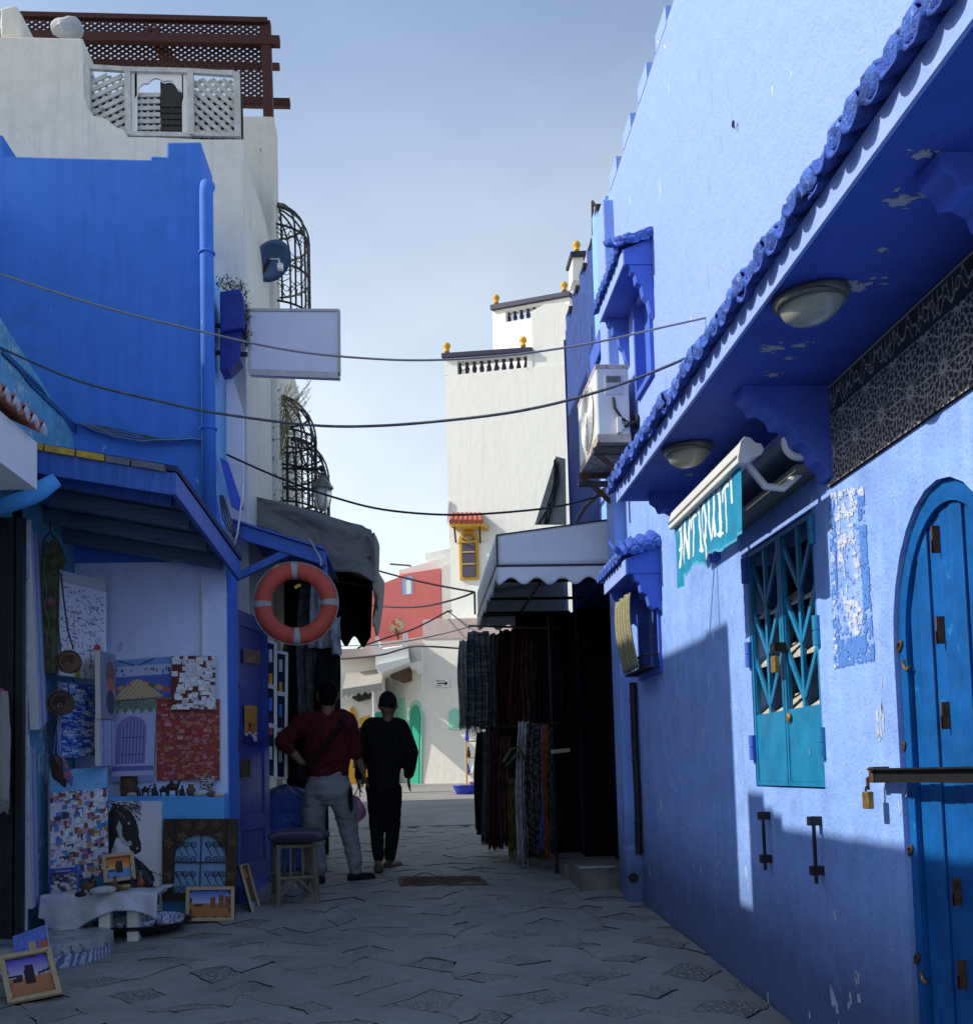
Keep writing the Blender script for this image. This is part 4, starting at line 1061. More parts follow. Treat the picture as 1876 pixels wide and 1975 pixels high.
for k in range(6):
    a = k*math.pi/3; d = V((math.cos(a), math.sin(a), 0)); b.tube([g+d*.095+V((0, 0, -.07)), g+d*.092+V((0, 0, -.17)), g+d*.075+V((0, 0, -.26)), g+V((0, 0, -.315))], .005, 5)
b.build('guard', M_lang, lan)

# ------------------------------------------------------------------ FAR END OF THE STREET
M_redw = plaster('coral_red_render', (.62, .17, .16), .07, .3, .02, streak=.3, streakc=(.52, .14, .13))
M_pink = plaster('faded_pink_render', (.50, .40, .38), .10, .4, .02)
M_whitef = plaster('bright_white_render', (.80, .79, .75), .04, .3, .02)
M_creamf = plaster('warm_white_render', (.80, .77, .70), .05, .35, .03, streak=.3, streakc=(.72, .69, .62))
M_mint = plain('mint_green_paint', (.30, .66, .50), .6, .3, 0, .08)
M_green = plain('emerald_door_paint', (.015, .33, .21), .5, .4, 0, .15)
M_ochre = plain('ochre_paint', (.62, .34, .03), .6, .3, 0, .1)
M_navy = plain('navy_trim', (.03, .03, .07), .6, .3)
M_towerw = plaster('tower_white_render', (.80, .79, .75), .03, .25, .03, streak=.5, streakc=(.66, .65, .60), dirt=((.48, .46, .41), .66, .85))
YT = 22.3
TANG = -21
tower = thing('white_tower', 'tall plain white tower house with two black balustraded balconies', 'house', (2, YT, gz(22)))
def rotT(p, ang=rad(TANG), c=V((.79, YT, 0))):
    d = V(p)-c; return V((c.x+d.x*math.cos(ang)-d.y*math.sin(ang), c.y+d.x*math.sin(ang)+d.y*math.cos(ang), p[2]))
def onT(px, py, off=0.0):
    """meeting point with the slightly turned tower front"""
    nrm = V((math.sin(rad(TANG)), -math.cos(rad(TANG)), 0)); c = V((.79, YT, 0))+nrm*off; d = ray(px, py); return d*(c.dot(nrm)/d.dot(nrm))
tn = V((math.sin(rad(TANG)), -math.cos(rad(TANG)), 0)); tx = V((math.cos(rad(TANG)), math.sin(rad(TANG)), 0))
def tprism(m, pix, depth, off=0.0): m.prism([onT(px, py, off) for px, py in pix], -tn*depth); return m
b = MB(); tprism(b, [(872, 1245), (858, 725), (1102, 700), (1108, 1245)], 2.5); b.build('wall', M_towerw, tower)
b = MB(); tprism(b, [(857, 724), (856, 690), (881, 688), (882, 724.5)], .3); tprism(b, [(1016, 716), (1016, 676), (1026, 675), (1027, 716)], .3); tprism(b, [(880, 697), (880, 688), (1018, 676), (1018, 684)], .3); b.build('parapet', M_towerw, tower)
b = MB(); tprism(b, [(1026, 716), (1025, 600), (1050, 586), (1086, 583), (1104, 590), (1104, 706)], 2.3, -.02); b.build('stair_wall', M_towerw, tower)
b = MB(); tprism(b, [(851, 689), (851, 681), (1025, 669), (1026, 677)], .42, .09); b.build('coping', M_navy, tower)
for px in (862, 1009):
    b = MB(); p = onT(px, 680 if px < 900 else 669, -.1); b.lathe([(.06, 0), (.06, .05), (.04, .07), (.085, .12), (.085, .17), (.05, .22), (.01, .235)], p, (0, 0, 1), 12); b.build('finial', M_ochre, tower, True)
balp = [(.05, 0), (.05, .04), (.03, .07), (.055, .16), (.055, .22), (.028, .36), (.045, .42), (.05, .46), (.05, .50)]
for k in range(10):
    px = 887+k*14.2; p0 = onT(px, 724-.25*k, -.15); p1 = onT(px, 697-1.1*k, -.15); L = p1.z-p0.z
    b = MB(); b.lathe([(r_, h_/.5*L) for r_, h_ in balp], p0, (0, 0, 1), 8); b.build('baluster', M_navy, tower)
b = MB(); 
for k in range(9): leafclump(b, onT(888+k*14, 719, -.4), .12, 22, .04)
b.build('balcony_plants', M_leaf, tower)['kind'] = 'stuff'
b = MB(); tprism(b, [(883, 724), (882, 700), (1015, 690), (1016, 716)], .1, -1.4); b.build('balcony_back', M_whitef, tower)
# upper balcony block, turned to the sun
up0 = pY(945, 600, 24.2)
ang = rad(-38); ux = V((math.cos(ang), math.sin(ang), 0)); un = V((math.sin(ang), -math.cos(ang), 0))
def onU(px, py, off=0.0): c = up0+un*off; d = ray(px, py); return d*(c.dot(un)/d.dot(un))
def uprism(m, pix, depth, off=0.0): m.prism([onU(px, py, off) for px, py in pix], -un*depth); return m
b = MB(); uprism(b, [(951, 700), (950, 626), (1100, 600), (1100, 700)], 2.2); uprism(b, [(950, 626), (949, 597), (974, 592), (975, 622)], .3); uprism(b, [(1086, 602), (1085, 571), (1098, 569), (1098, 600)], .3)
uprism(b, [(974, 600), (974, 592), (1086, 570), (1086, 577)], .3); b.build('upper_block', M_whitef, tower)
b = MB(); uprism(b, [(945, 597), (945, 588), (1096, 561), (1097, 569)], .4, .1); b.build('coping', M_navy, tower)
for px, py in ((957, 586), (1088, 562)):
    b = MB(); b.lathe([(.06, 0), (.06, .05), (.04, .07), (.085, .12), (.085, .17), (.05, .22), (.01, .235)], onU(px, py, -.1), (0, 0, 1), 12); b.build('finial', M_ochre, tower, True)
for k in range(8):
    px = 981+k*12.6; p0 = onU(px, 624-2.3*k, -.15); p1 = onU(px, 601-2.4*k, -.15); L = max(.2, p1.z-p0.z)
    b = MB(); b.lathe([(r_, h_/.5*L) for r_, h_ in balp], p0, (0, 0, 1), 8); b.build('baluster', M_navy, tower)
# third bit: pier with finial behind the stucco house
b = MB(); p = at([(1104, 540), (1104, 492), (1125, 490), (1125, 540)], 21); b.prism(p, (0, .5, 0)); b.build('pier', M_whitef, tower)
b = MB(); p = at([(1100, 492), (1100, 485), (1130, 483), (1130, 491)], 20.9); b.prism(p, (0, .7, 0)); b.build('coping', M_navy, tower)
b = MB(); b.lathe([(.06, 0), (.06, .05), (.04, .07), (.085, .12), (.085, .17), (.05, .22), (.01, .235)], pY(1112, 485, 21.2), (0, 0, 1), 12); b.build('finial', M_ochre, tower, True)
# yellow framed window with tiled canopy
win = MB()
arch = [(886, 1118), (884, 1040)]+[(902.5-18.5*math.cos(math.pi*k/12), 1040-17*math.sin(math.pi*k/12)) for k in range(1, 12)]+[(921, 1040), (922, 1117)]
tprism(win, arch, .15, .06); wobj = win.build('window', M_ochre, tower, bevel=.01)
b = MB(); tprism(b, [(891, 1113), (890, 1047), (915, 1046), (917, 1112)], .05, .09); b.build('shutter', plain('dusky_shutter', (.07, .06, .09), .6, .3), wobj)
b = MB(); fan = [(902.5-12*math.cos(math.pi*k/10), 1041-11.5*math.sin(math.pi*k/10)) for k in range(0, 11)]; tprism(b, fan, .03, .085); b.build('fanlight', plain('brown_glass', (.10, .035, .02), .3, .5), wobj)
b = MB()
for k in range(1, 6):
    a = math.pi*k/6; b.bar(onT(902.5, 1041, .09), onT(902.5-11.5*math.cos(a), 1041-11*math.sin(a), .09), .025, .02, tn)
for py in (1065, 1088): b.bar(onT(891, py, .095), onT(916, py-.6, .095), .03, .02, tn)
b.build('glazing_bar', M_ochre if False else plain('cream_bars', (.45, .32, .14), .6, .3), wobj)
b = MB(); tprism(b, [(867, 1015), (867, 1008), (931, 1007), (931, 1014)], .5, .45); b.build('canopy_board', M_ochre, tower)
for px in (876, 925):
    b = MB(); b.tube([onT(px, 1017, .42), onT(px+3 if px < 900 else px+1, 1046, .02)], .02, 6); b.build('canopy_strut', M_black, tower)
M_tilef = plain('terracotta_tile', (.42, .11, .07), .75, .3, 0, .3, 20, .3)
for k in range(7):
    b = MB(); px = 870+k*9.6; b.tube([onT(px, 1006, .48), onT(px+ (902-px)*.12, 992, .02)], .055, 8); b.build('canopy_tile', M_tilef, tower)
b = MB(); tprism(b, [(862, 1010), (862, 968), (866, 965), (866, 972)], .05, .06); b.build('lamp_bracket', M_white, tower)

# coral house behind
redh = thing('coral_house', 'coral red house gable with a small blue framed window', 'house', (-.1, 26, gz(23)))
b = MB(); b.prism(at([(700, 1245), (700, 1140), (790, 1105), (850, 1096), (852, 1245)], 26), (0, 1.5, 0)); b.build('wall', M_redw, redh)
b = MB(); b.prism(at([(852.5, 1245), (851, 1092), (876, 1085), (876, 1245)], 26.05), (0, 1.5, 0)); b.build('side_wall', M_creamf, redh)
b = MB(); b.prism(at([(770, 1107), (768, 1100), (870, 1072), (876, 1090), (850, 1096), (790, 1106)], 26.3), (0, 1.2, 0)); b.prism(at([(820, 1082), (820, 1068), (876, 1056), (878, 1080)], 26.6), (0, 1, 0)); b.build('roof_parapet', M_whitef, redh)
b = MB(); b.prism(at([(776, 1148), (775, 1118), (785, 1112), (796, 1110), (796, 1146)], 25.97), (0, .1, 0)); o = b.build('window', plain('powder_blue', (.25, .38, .62), .6, .3), redh)
b = MB(); b.prism(at([(784, 1146), (783, 1120), (792, 1118), (793, 1145)], 25.94), (0, .05, 0)); b.build('pane', M_whitef, o)
b = MB(); b.tube([pY(752, 1088, 27), pY(792, 1091, 27)], .025, 5); b.tube([pY(792, 1091, 27), pY(792, 1103, 27)], .02, 5); tag(b.build('antenna', M_rust), 'thin tv aerial standing on the coral house roof', 'antenna')
dd = thing('rusty_dish', 'rusty old satellite dish on the coral red wall', 'satellite dish', tuple(pY(763, 1212, 25.8)))
b = MB(); b.lathe([(.003, 0), (.13, -.02), (.25, -.08), (.25, -.095), (.13, -.04), (.003, -.02)], pY(763, 1209, 25.7), V((-.5, .8, -.1)), 20, sx=1, sy=.75); b.build('reflector', plain('rusty_dish_paint', (.42, .33, .24), .8, .2, .1, .3, 6, 0, wear=(.35, .10, .04), wfrom=.5), dd, True)
b = MB(); b.tube([pY(768, 1235, 25.7), pY(767, 1222, 25.6), pY(763, 1212, 25.5)], .03, 6); b.build('mount', M_rust, dd)

# end house: warm white front, bright side with the emerald door
endh = thing('end_house', 'warm white house closing the street with mint shutter and emerald door', 'house', (.4, 22.1, gz(22)))
Ye = 22.1
FA = rad(-20); fn_ = V((math.sin(FA), -math.cos(FA), 0)); fc_ = pY(816, 1512, Ye); fc_.z = 0
def onF(px, py, off=0.0): c = fc_+fn_*off; d = ray(px, py); return d*(c.dot(fn_)/d.dot(fn_))
def atF(pts, off=0.0): return [onF(px, py, off) for px, py in pts]
b = MB(); b.prism(atF([(816, 1516), (815, 1195), (930, 1190), (1000, 1190), (1000, 1540)]), -fn_*3); b.build('front_wall', M_creamf, endh)
pa = pY(816, 1512, Ye); pb = pY(738, 1508, 23.6)
e_u = V((pb.x-pa.x, pb.y-pa.y, 0)).normalized(); e_n = V((e_u.y, -e_u.x, 0)); 
if e_n.x > 0: e_n = -e_n
def onE(px, py, off=0.0): c = V((pa.x, pa.y, 0))+e_n*off; d = ray(px, py); return d*(c.dot(e_n)/d.dot(e_n))
def eprism(m, pix, depth, off=0.0): m.prism([onE(px, py, off) for px, py in pix], -e_n*depth); return m
b = MB(); eprism(b, [(815, 1520), (813, 1240), (738, 1250), (738, 1520)], .4); b.build('side_wall', M_whitef, endh)
b = MB(); eprism(b, [(788, 1514), (786, 1390)]+[(799.5-13*math.cos(math.pi*k/10), 1385-34*math.sin(math.pi*k/10)) for k in range(0, 11)]+[(813, 1390), (811, 1514)], .05, .05); od = b.build('door', M_mint, endh)
b = MB(); eprism(b, [(791, 1512), (790, 1392)]+[(799.5-9.5*math.cos(math.pi*k/10), 1388-28*math.sin(math.pi*k/10)) for k in range(0, 11)]+[(808.5, 1392), (807, 1512)], .04, .08); b.build('leaf', M_green, od)
b = MB(); eprism(b, [(754, 1405), (753, 1351), (778, 1346), (780, 1400)], .05, .04); o = b.build('shutter', M_mint, endh)
b = MB(); b.prism(atF([(865, 1406), (864, 1381)]+[(876.5-12*math.cos(math.pi*k/8), 1381-15*math.sin(math.pi*k/8)) for k in range(0, 9)]+[(889, 1381), (890, 1406)], .05), -fn_*.06); o = b.build('window_shutter', M_mint, endh)
b = MB(); b.prism(atF([(869, 1402), (868, 1382)]+[(877-8.5*math.cos(math.pi*k/8), 1381-11*math.sin(math.pi*k/8)) for k in range(0, 9)]+[(886, 1382), (887, 1402)], .065), -fn_*.02); b.build('shutter_panel', M_mint, o)
sn = thing('arrow_sign', 'small white plaque with a black arrow pointing right on the end house', 'sign', tuple(onF(853, 1318, .05)))
b = MB(); b.prism(atF([(838, 1325), (838, 1310), (866, 1310), (866, 1325)], .04), -fn_*.035); b.build('plaque', M_whitef, sn)
b = MB(); Yq = .045
b.bar(onF(843, 1318, Yq), onF(862, 1318, Yq), .025, .006, fn_); b.bar(onF(862.5, 1318, Yq), onF(858, 1315, Yq), .022, .006, fn_); b.bar(onF(862.5, 1318, Yq), onF(858, 1321, Yq), .022, .006, fn_); b.build('arrow', M_black, sn)
b = MB()
for k in range(9): b.bar(onF(841+k*1.9, 1313.5+(k % 2)*.8, Yq), onF(842.2+k*1.9, 1312.5, Yq), .012, .006, fn_); 
for k in range(5): b.bar(onF(841+k*2.2, 1322.5+(k % 2)*.8, Yq), onF(842.5+k*2.2, 1322, Yq), .012, .006, fn_)
b.build('worn_lettering', M_rust, sn)['kind'] = 'stuff'
b = MB(); b.prism(atF([(815, 1195), (815, 1232), (1000, 1230), (1000, 1190)], .02), -fn_*3.1); b.build('pink_upper_wall', M_pink, endh)
b = MB(); b.prism(at([(700, 1300), (700, 1242), (815, 1228), (816, 1262)], 24.4), (0, 2, 0)); b.build('rear_wall', M_pink, endh)
# hooded balcony over the bright wall
hb = thing('white_balcony', 'small white balcony with stepped sides above the emerald door', 'balcony', tuple(pY(770, 1290, 21.6)))
b = MB(); b.prism(at([(724, 1285), (724, 1228), (730, 1228), (731, 1245), (738, 1252), (775, 1246), (777, 1222), (786, 1216), (789, 1270), (740, 1292)], 21.6), (0, 1.4, 0)); b.build('parapet', M_whitef, hb)
b = MB(); b.prism(at([(728, 1292), (724, 1283), (788, 1268), (792, 1276), (735, 1298)], 21.4), (0, 1.6, 0)); b.build('slab', M_whitef, hb)
b = MB(); b.prism(at([(752, 1300), (752, 1288), (808, 1284), (800, 1312), (780, 1316)], 22.4), (0, .8, 0)); b.build('soffit', plain('brown_soffit', (.16, .11, .08), .8, .2, 0, .3), hb)
b = MB(); b.prism(at([(778, 1282), (815, 1274), (816, 1300), (806, 1300), (803, 1292), (794, 1290), (790, 1284)], 22.0), (0, .3, 0)); b.build('corbel', M_creamf, hb)
# row of small shops on the far left with awning and ochre doors
fs = thing('far_shops', 'row of pale shops with ochre doors beyond the two men', 'shop', (-1, 21, gz(21)))
b = MB(); b.prism(at([(600, 1520), (600, 1250), (650, 1262), (735, 1268), (742, 1300), (742, 1520)], 22.6), (0, 1.5, 0)); b.build('wall', M_creamf, fs)
b = MB(); b.prism(at([(695, 1520), (694, 1385), (712, 1380), (714, 1520)], 22.55), (0, .08, 0)); b.build('door', M_ochre, fs)
b = MB(); b.prism(at([(672, 1520), (671, 1400)]+[(680-9*math.cos(math.pi*k/8), 1395-32*math.sin(math.pi*k/8)) for k in range(9)]+[(690, 1520)], 22.55), (0, .08, 0)); b.build('door', M_ochre, fs)
b = MB(); b.prism(at([(724, 1520), (723, 1375), (738, 1372), (740, 1520)], 22.5), (0, .08, 0)); b.build('door', M_green, fs)
b = MB(); b.prism(at([(678, 1345), (700, 1330), (716, 1336), (714, 1346), (690, 1352)], 22.3), (0, .3, 0)); b.build('door_hood', M_dlat, fs)
b = MB(); b.prism(at([(655, 1268), (655, 1252), (716, 1250), (726, 1243), (728, 1256), (720, 1266)], 22.2), (0, .7, 0)); b.build('cornice', M_pink, fs)
aw = thing('grey_awning', 'small grey scalloped awning over the far shops', 'awning', tuple(pY(700, 1330, 21.5)))
b = MB(); b.add([pY(668, 1300, 22.5), pY(740, 1290, 22.5), pY(736, 1318, 21.6), pY(660, 1330, 21.6)], [(0, 1, 2, 3)]); sct = []
for k in range(25):
    u = k/24; px = 660+76*u; py = 1330-12*u; b.add([], [])
b.grid(lambda u, v: pY(660+76*u, 1330-12*u+v*(14+3*math.cos(u*2*math.pi*6)), 21.58), 36, 2)
o = b.build('cloth', plain('grey_awning_cloth', (.36, .34, .31), .9, .1, 0, .1), aw); sm = o.modifiers.new('t', 'SOLIDIFY'); sm.thickness = .01
b = MB(); b.tube([pY(720, 1322, 21.6), pY(721, 1400, 21.6)], .03, 6); b.build('pole', M_white, aw)
# unseen house added beyond the tarpaulin to shade the mid street
b = MB(); b.box((-6.5, 13.25, -1.2), (-2.35, 17.6, 4.4)); tag(b.build('mid_shade_house', M_whitew), 'unseen white house added behind the grey tarpaulin stalls for shade', 'house')

# ------------------------------------------------------------------ RIGHT SIDE FITTINGS
# lamps under the eave
M_lampglass = plain('yellowed_lamp_glass', (.36, .36, .29), .25, .5, 0, .15, 6, .2)
M_lampbase = plain('dull_lamp_metal', (.16, .16, .13), .5, .4, .4, .2)
for (px, py, lab, yl) in ((1562, 590, 'large oval bulkhead lamp under the blue eave above the frieze end', None), (1325, 872, 'smaller looking oval bulkhead lamp under the far end of the eave', None)):
    c = pZ(px, py-22, EZ-.003) if px > 1400 else pZ(px, py-10, EZ-.003)
    t = thing('bulkhead_lamp', lab, 'lamp', tuple(c), 'lamps under the eave')
    b = MB(); b.lathe([(.118, 0), (.122, -.012), (.115, -.026), (.09, -.03)], c, (0, 0, 1), 28, sx=.72); b.build('base', M_lampbase, t, True)
    b = MB(); b.lathe([(.103, -.02), (.099, -.036), (.085, -.064), (.055, -.086), (.02, -.094), (.002, -.095)], c, (0, 0, 1), 28, sx=.72); b.build('glass', M_lampglass, t, True)
    b = MB(); b.torus(c+V((0, 0, -.028)), .098, .008, (0, 0, 1), 28, 6); 
    for k in range(0): b.tube([c+V(((k-1)*.04, -.10, -.03)), c+V(((k-1)*.04, -.07, -.09)), c+V(((k-1)*.04, 0, -.127)), c+V(((k-1)*.04, .07, -.09)), c+V(((k-1)*.04, .10, -.03))], .0035, 5)
    b.build('guard', M_lampbase, t)

# roller awning and its banner
roll = thing('roller_awning', 'white rolled awning cassette mounted over the grille window', 'awning', (1.35, 4.3, 1.2))
M_roll = plain('white_awning_metal', (.68, .68, .66), .35, .5, 0, .05, 10, .08)
pr = [(1.262, 1.165), (1.262, 1.185), (1.275, 1.245), (1.290, 1.262), (1.312, 1.258), (1.330, 1.240), (1.352, 1.235), (1.362, 1.215), (1.350, 1.195), (1.315, 1.185), (1.300, 1.165)]
b = MB(); b.prism([(x, 3.765, z) for x, z in pr], (0, 1.08, 0)); b.build('cassette', M_roll, roll, bevel=.003)
b = MB(); b.box((1.2595, 3.77, 1.188), (1.264, 4.84, 1.197)); b.build('gasket', M_lampbase, roll)
b = MB(); b.prism([(x*1.0+(x-1.31)*.06, 3.752, z+(z-1.21)*.06) for x, z in pr], (0, .012, 0)); b.build('end_cap', M_roll, roll, bevel=.002)
for yb in (3.86, 4.72):
    b = MB(); b.tube([(1.33, yb, 1.19), (1.40, yb, 1.10), (1.47, yb, 1.09), (1.60, yb, 1.20)], .016, 8); b.build('folding_arm', M_roll, roll)
b = MB(); b.box((1.46, 3.80, 1.235), (1.60, 4.85, 1.30)); b.build('cloth_roll', plain('grey_blue_cloth_roll', (.12, .15, .22), .7), roll, bevel=.02)
b = MB(); b.box((1.50, 3.79, 1.14), (1.61, 4.86, 1.165)); b.build('torsion_bar', M_lampbase, roll)
b = MB(); b.torus((1.52, 3.795, 1.25), .055, .016, (0, 1, 0), 22, 8); b.box((1.47, 3.79, 1.235), (1.58, 3.81, 1.262)); b.build('end_bracket', M_roll, roll)
# banner: torn teal cloth with hand painted letters
BW, BH = 1.03, .34
def letter(ch):
    L = {'A': [[(.0, .0), (.25, .25), (.62, 1)], [(.62, 1), (.66, .5), (.80, .02)], [(.1, .42), (.85, .46)], [(.28, .95), (.85, 1.0)]],
         'N': [[(.02, .0), (.18, .45), (.22, .98)], [(.22, .98), (.5, .5), (.78, .02)], [(.78, .02), (.82, .6), (.98, 1)]],
         'T': [[(.02, .86), (.45, .95), (1, .92)], [(.52, .93), (.48, .5), (.38, .0)], [(.05, .86), (.02, .72)]],
         'I': [[(.5, 1), (.46, .5), (.42, .0)], [(.2, .97), (.8, 1)], [(.15, .02), (.75, .0)]],
         'Q': [[(.5, .98), (.15, .75), (.08, .35), (.35, .05), (.68, .2), (.82, .6), (.65, .92), (.5, .98)], [(.45, .25), (.65, -.05), (.5, -.3)]],
         'U': [[(.08, 1), (.05, .45), (.25, .05), (.58, .08), (.78, .5), (.82, 1)], [(.78, .5), (.95, .05)]],
         'Y': [[(.02, 1), (.3, .55), (.5, .5)], [(.98, 1), (.6, .5), (.35, .0)]],
         "'": [[(.3, 1), (.45, .7), (.3, .5)]]}
    return L[ch]
segs = []
xx = .055
for ch, wd in (('A', .115), ('N', .115), ('T', .10), ('I', .065), ('Q', .12), ('U', .12), ('I', .065), ('T', .11), ("'", .06)):
    for st_ in letter(ch):
        for i in range(len(st_)-1):
            (a, c), (e, f) = st_[i], st_[i+1]
            segs.append((xx+a*wd*.86, .30+c*.55, xx+e*wd*.86, .30+f*.55))
    xx += wd*.985
cw, chh = 240, 84
img = np.zeros((chh, cw, 3)); mask = np.zeros((chh, cw), bool)
uu, vv = np.meshgrid((np.arange(cw)+.5)/cw, 1-(np.arange(chh)+.5)/chh)
X_, Z_ = uu*BW, vv*BH
dmin = np.full((chh, cw), 9.0)
for (a, c, e, f) in segs:
    ax_, az_, bx_, bz_ = a*BW, c*BH, e*BW, f*BH
    dx, dz = bx_-ax_, bz_-az_; L2 = dx*dx+dz*dz+1e-9
    t = np.clip(((X_-ax_)*dx+(Z_-az_)*dz)/L2, 0, 1)
    wmul = np.where(abs(dx) > abs(dz)*1.5, .65, 1.0)
    dmin = np.minimum(dmin, np.hypot(X_-ax_-t*dx, Z_-az_-t*dz)/wmul)
for j in range(chh):
    for i in range(cw):
        u, v = uu[j, i], vv[j, i]
        nz = mnoise.noise(V((u*14, v*5, 4.1)))
        bot = .06+.10*abs(math.sin(u*math.pi*4.3+.3))+.03*mnoise.noise(V((u*40, 0, 0)))
        if u < .09: bot = -.02
        elif u > .62: bot = .10+(.02*math.sin(u*60) if u < .75 else 0)
        mask[j, i] = v > bot and u > .004*math.sin(v*30)
        base = np.array([.012, .24, .40])*(1+.25*nz)
        if bot < v < bot+.035: base = np.array([.08, .36, .5])
        img[j, i] = base
white = dmin < .0118+.0025*np.sin(X_*90+Z_*70)
img[white] = (.74, .76, .74)
ban = thing('banner', 'torn teal cloth banner with white painted lettering under the roller', 'banner', (1.285, 4.3, .95))
raster('cloth', lambda u, v: (1.288+.010*math.sin(u*17+v*2)*(1-v)-.006*math.sin(u*41)*(1-v), 4.835-u*BW, .865+v*BH), np.clip(img, 0, 1), M_ink, ban, mask)

# air conditioner outdoor unit
M_acw = plain('aged_white_enamel', (.66, .67, .66), .45, .45, 0, .06, 8, .1, wear=(.30, .13, .06), wfrom=.74)
M_acr = plain('rust_eaten_enamel', (.45, .40, .36), .7, .3, 0, .3, 10, .3, wear=(.22, .08, .03), wfrom=.56)
ac = thing('air_conditioner', 'rusting white air conditioner unit bracketed on the blue wall', 'air conditioner', (1.45, 7.3, 2.3))
ax0, ax1, ay0, ay1, az0, az1 = 1.325, 1.56, 6.93, 7.72, 2.30, 2.86
b = MB(); b.box((ax0, ay0, az0), (ax1, ay1, az1)); b.build('casing', M_acw, ac, bevel=.012)
b = MB(); b.box((ax0-.003, ay0-.003, az0-.002), (ax1+.003, ay1+.003, az0+.06)); b.build('rusted_edge', M_acr, ac, bevel=.004); b = MB(); b.box((ax0-.003, ay0-.003, az1-.03), (ax1+.003, ay1+.003, az1+.004)); b.build('rusted_edge', M_acr, ac, bevel=.004)
b = MB(); b.box((ax0+.06, ay0-.006, az1-.22), (ax1-.04, ay0+.002, az1-.07)); b.build('handle_plate', plain('pale_grey_plate', (.5, .52, .56), .5), ac, bevel=.004)
b = MB(); b.box((ax0+.075, ay0-.008, az1-.13), (ax1-.06, ay0+.001, az1-.085)); b.build('handle_recess', M_lampbase, ac)
for k in range(13):
    r_ = .05+.016*k
    b = MB(); b.torus((ax0-.012, 7.28, 2.585), r_, .003, (1, 0, 0), 28, 4); b.build('grille_ring', M_acw, ac)
b = MB()
for k in range(8):
    a = math.pi*k/8; b.bar((ax0-.012, 7.28-math.cos(a)*.24, 2.585-math.sin(a)*.24), (ax0-.012, 7.28+math.cos(a)*.24, 2.585+math.sin(a)*.24), .004, .004, (1, 0, 0))
b.lathe([(.05, 0), (.05, .01), (.01, .014)], (ax0-.012, 7.28, 2.585), (-1, 0, 0), 16); b.build('grille_spoke', M_acw, ac)
b = MB(); b.lathe([(.225, 0), (.225, .002)], (ax0-.0005, 7.28, 2.585), (-1, 0, 0), 28); b.build('fan_opening', M_black, ac)
b = MB(); b.box((ax1-.10, ay0-.04, az0+.06), (ax1-.07, ay0, az0+.17)); b.lathe([(.018, 0), (.018, .03)], (ax1-.06, ay0-.001, az0+.10), (0, -1, 0), 10); b.lathe([(.014, 0), (.014, .03)], (ax1-.03, ay0-.001, az0+.14), (0, -1, 0), 10); b.build('service_valve', M_acw, ac)
b = MB(); b.tube([(ax0+.12, ay0-.008, az1-.24), (ax0+.125, ay0-.02, az1-.32), (ax0+.17, ay0-.03, az1-.40), (ax1-.0, ay0-.02, az1-.44), (1.61, ay0-.0, az1-.43)], .010, 7); b.tube([(ax1-.05, ay0-.03, az0+.10), (1.60, ay0-.04, az0+.14), (1.61, ay0+.05, az0+.2)], .012, 7); b.torus((1.60, ay0-.0, az0+.15), .045, .012, (1, 0, 0), 14, 6); b.build('pipe', M_black, ac)
for yb in (7.02, 7.62):
    b = MB(); b.box((1.30, yb-.02, az0-.055), (XR, yb+.02, az0-.015)); b.bar((1.33, yb, az0-.05), (1.60, yb, az0-.30), .03, .03, (0, 1, 0)); b.build('bracket', M_rust, ac)
b = MB(); b.box((1.28, 6.86, az0-.10), (1.60, 6.92, az0-.06)); b.box((1.24, 7.3, az0-.20), (1.6, 7.36, az0-.17)); b.build('timber', M_dlat, ac)

# white awning of the dark shop
M_awn = plain('pale_grey_awning_vinyl', (.62, .66, .70), .55, .3, 0, .05, 3, .12, dist=.01)
canopy = thing('shop_awning', 'pale grey box awning with scalloped valance over the dark shop', 'awning', (1.1, 9, 1.6))
aX, aY0, aY1, aZ, aZw, aZb = .665, 7.86, 10.4, 1.862, 1.985, 1.615
def sheet(name, fn, nu, nv, mat, parent, th=.006):
    b_ = MB(); b_.grid(fn, nu, nv); o_ = b_.build(name, mat, parent, True); s_ = o_.modifiers.new('t', 'SOLIDIFY'); s_.thickness = th; s_.offset = 0; return o_
def lerp(a, c, t): return a+(c-a)*t
for yq, nm in ((aY0, 'end_panel'), (aY1, 'far_panel')):
    sheet(nm, lambda u, v: V((lerp(aX, XR-.005, u), yq+.012*math.sin(u*3.1)*math.sin(v*3.1), lerp(aZb, lerp(aZ, aZw, u), v))), 16, 6, M_awn, canopy)
    sheet('valance', lambda u, v: V((lerp(aX, XR-.005, u), yq-.004-.012*math.sin(u*9)*(1-v), lerp(aZb-.125-.028*math.cos(u*2*math.pi*4.6), aZb, v))), 60, 5, M_awn, canopy)
    b = MB(); b.bar((aX, yq-.006, aZb), (XR-.005, yq-.006, aZb), .014, .016); b.build('piping', M_black, canopy)
sheet('front_panel', lambda u, v: V((aX, lerp(aY0, aY1, u), lerp(aZb, aZ, v))), 8, 3, M_awn, canopy)
sheet('top_sheet', lambda u, v: V((lerp(aX, XR-.004, u), lerp(aY0, aY1, v), lerp(aZ, aZw, u))), 4, 8, M_awn, canopy)
sheet('valance', lambda u, v: V((aX-.004-.01*math.sin(u*20)*(1-v), lerp(aY0, aY1, u), lerp(aZb-.115-.025*math.cos(u*2*math.pi*12), aZb, v))), 120, 4, M_awn, canopy)
b = MB(); b.bar((aX-.006, aY0, aZb), (aX-.006, aY1, aZb), .014, .016); b.bar((aX, aY0-.005, aZ), (aX, aY0-.005, aZb), .012, .012, (0, 1, 0)); b.bar((aX, aY0-.004, aZ), (XR, aY0-.004, aZw), .010, .010); b.build('piping', M_black, canopy)
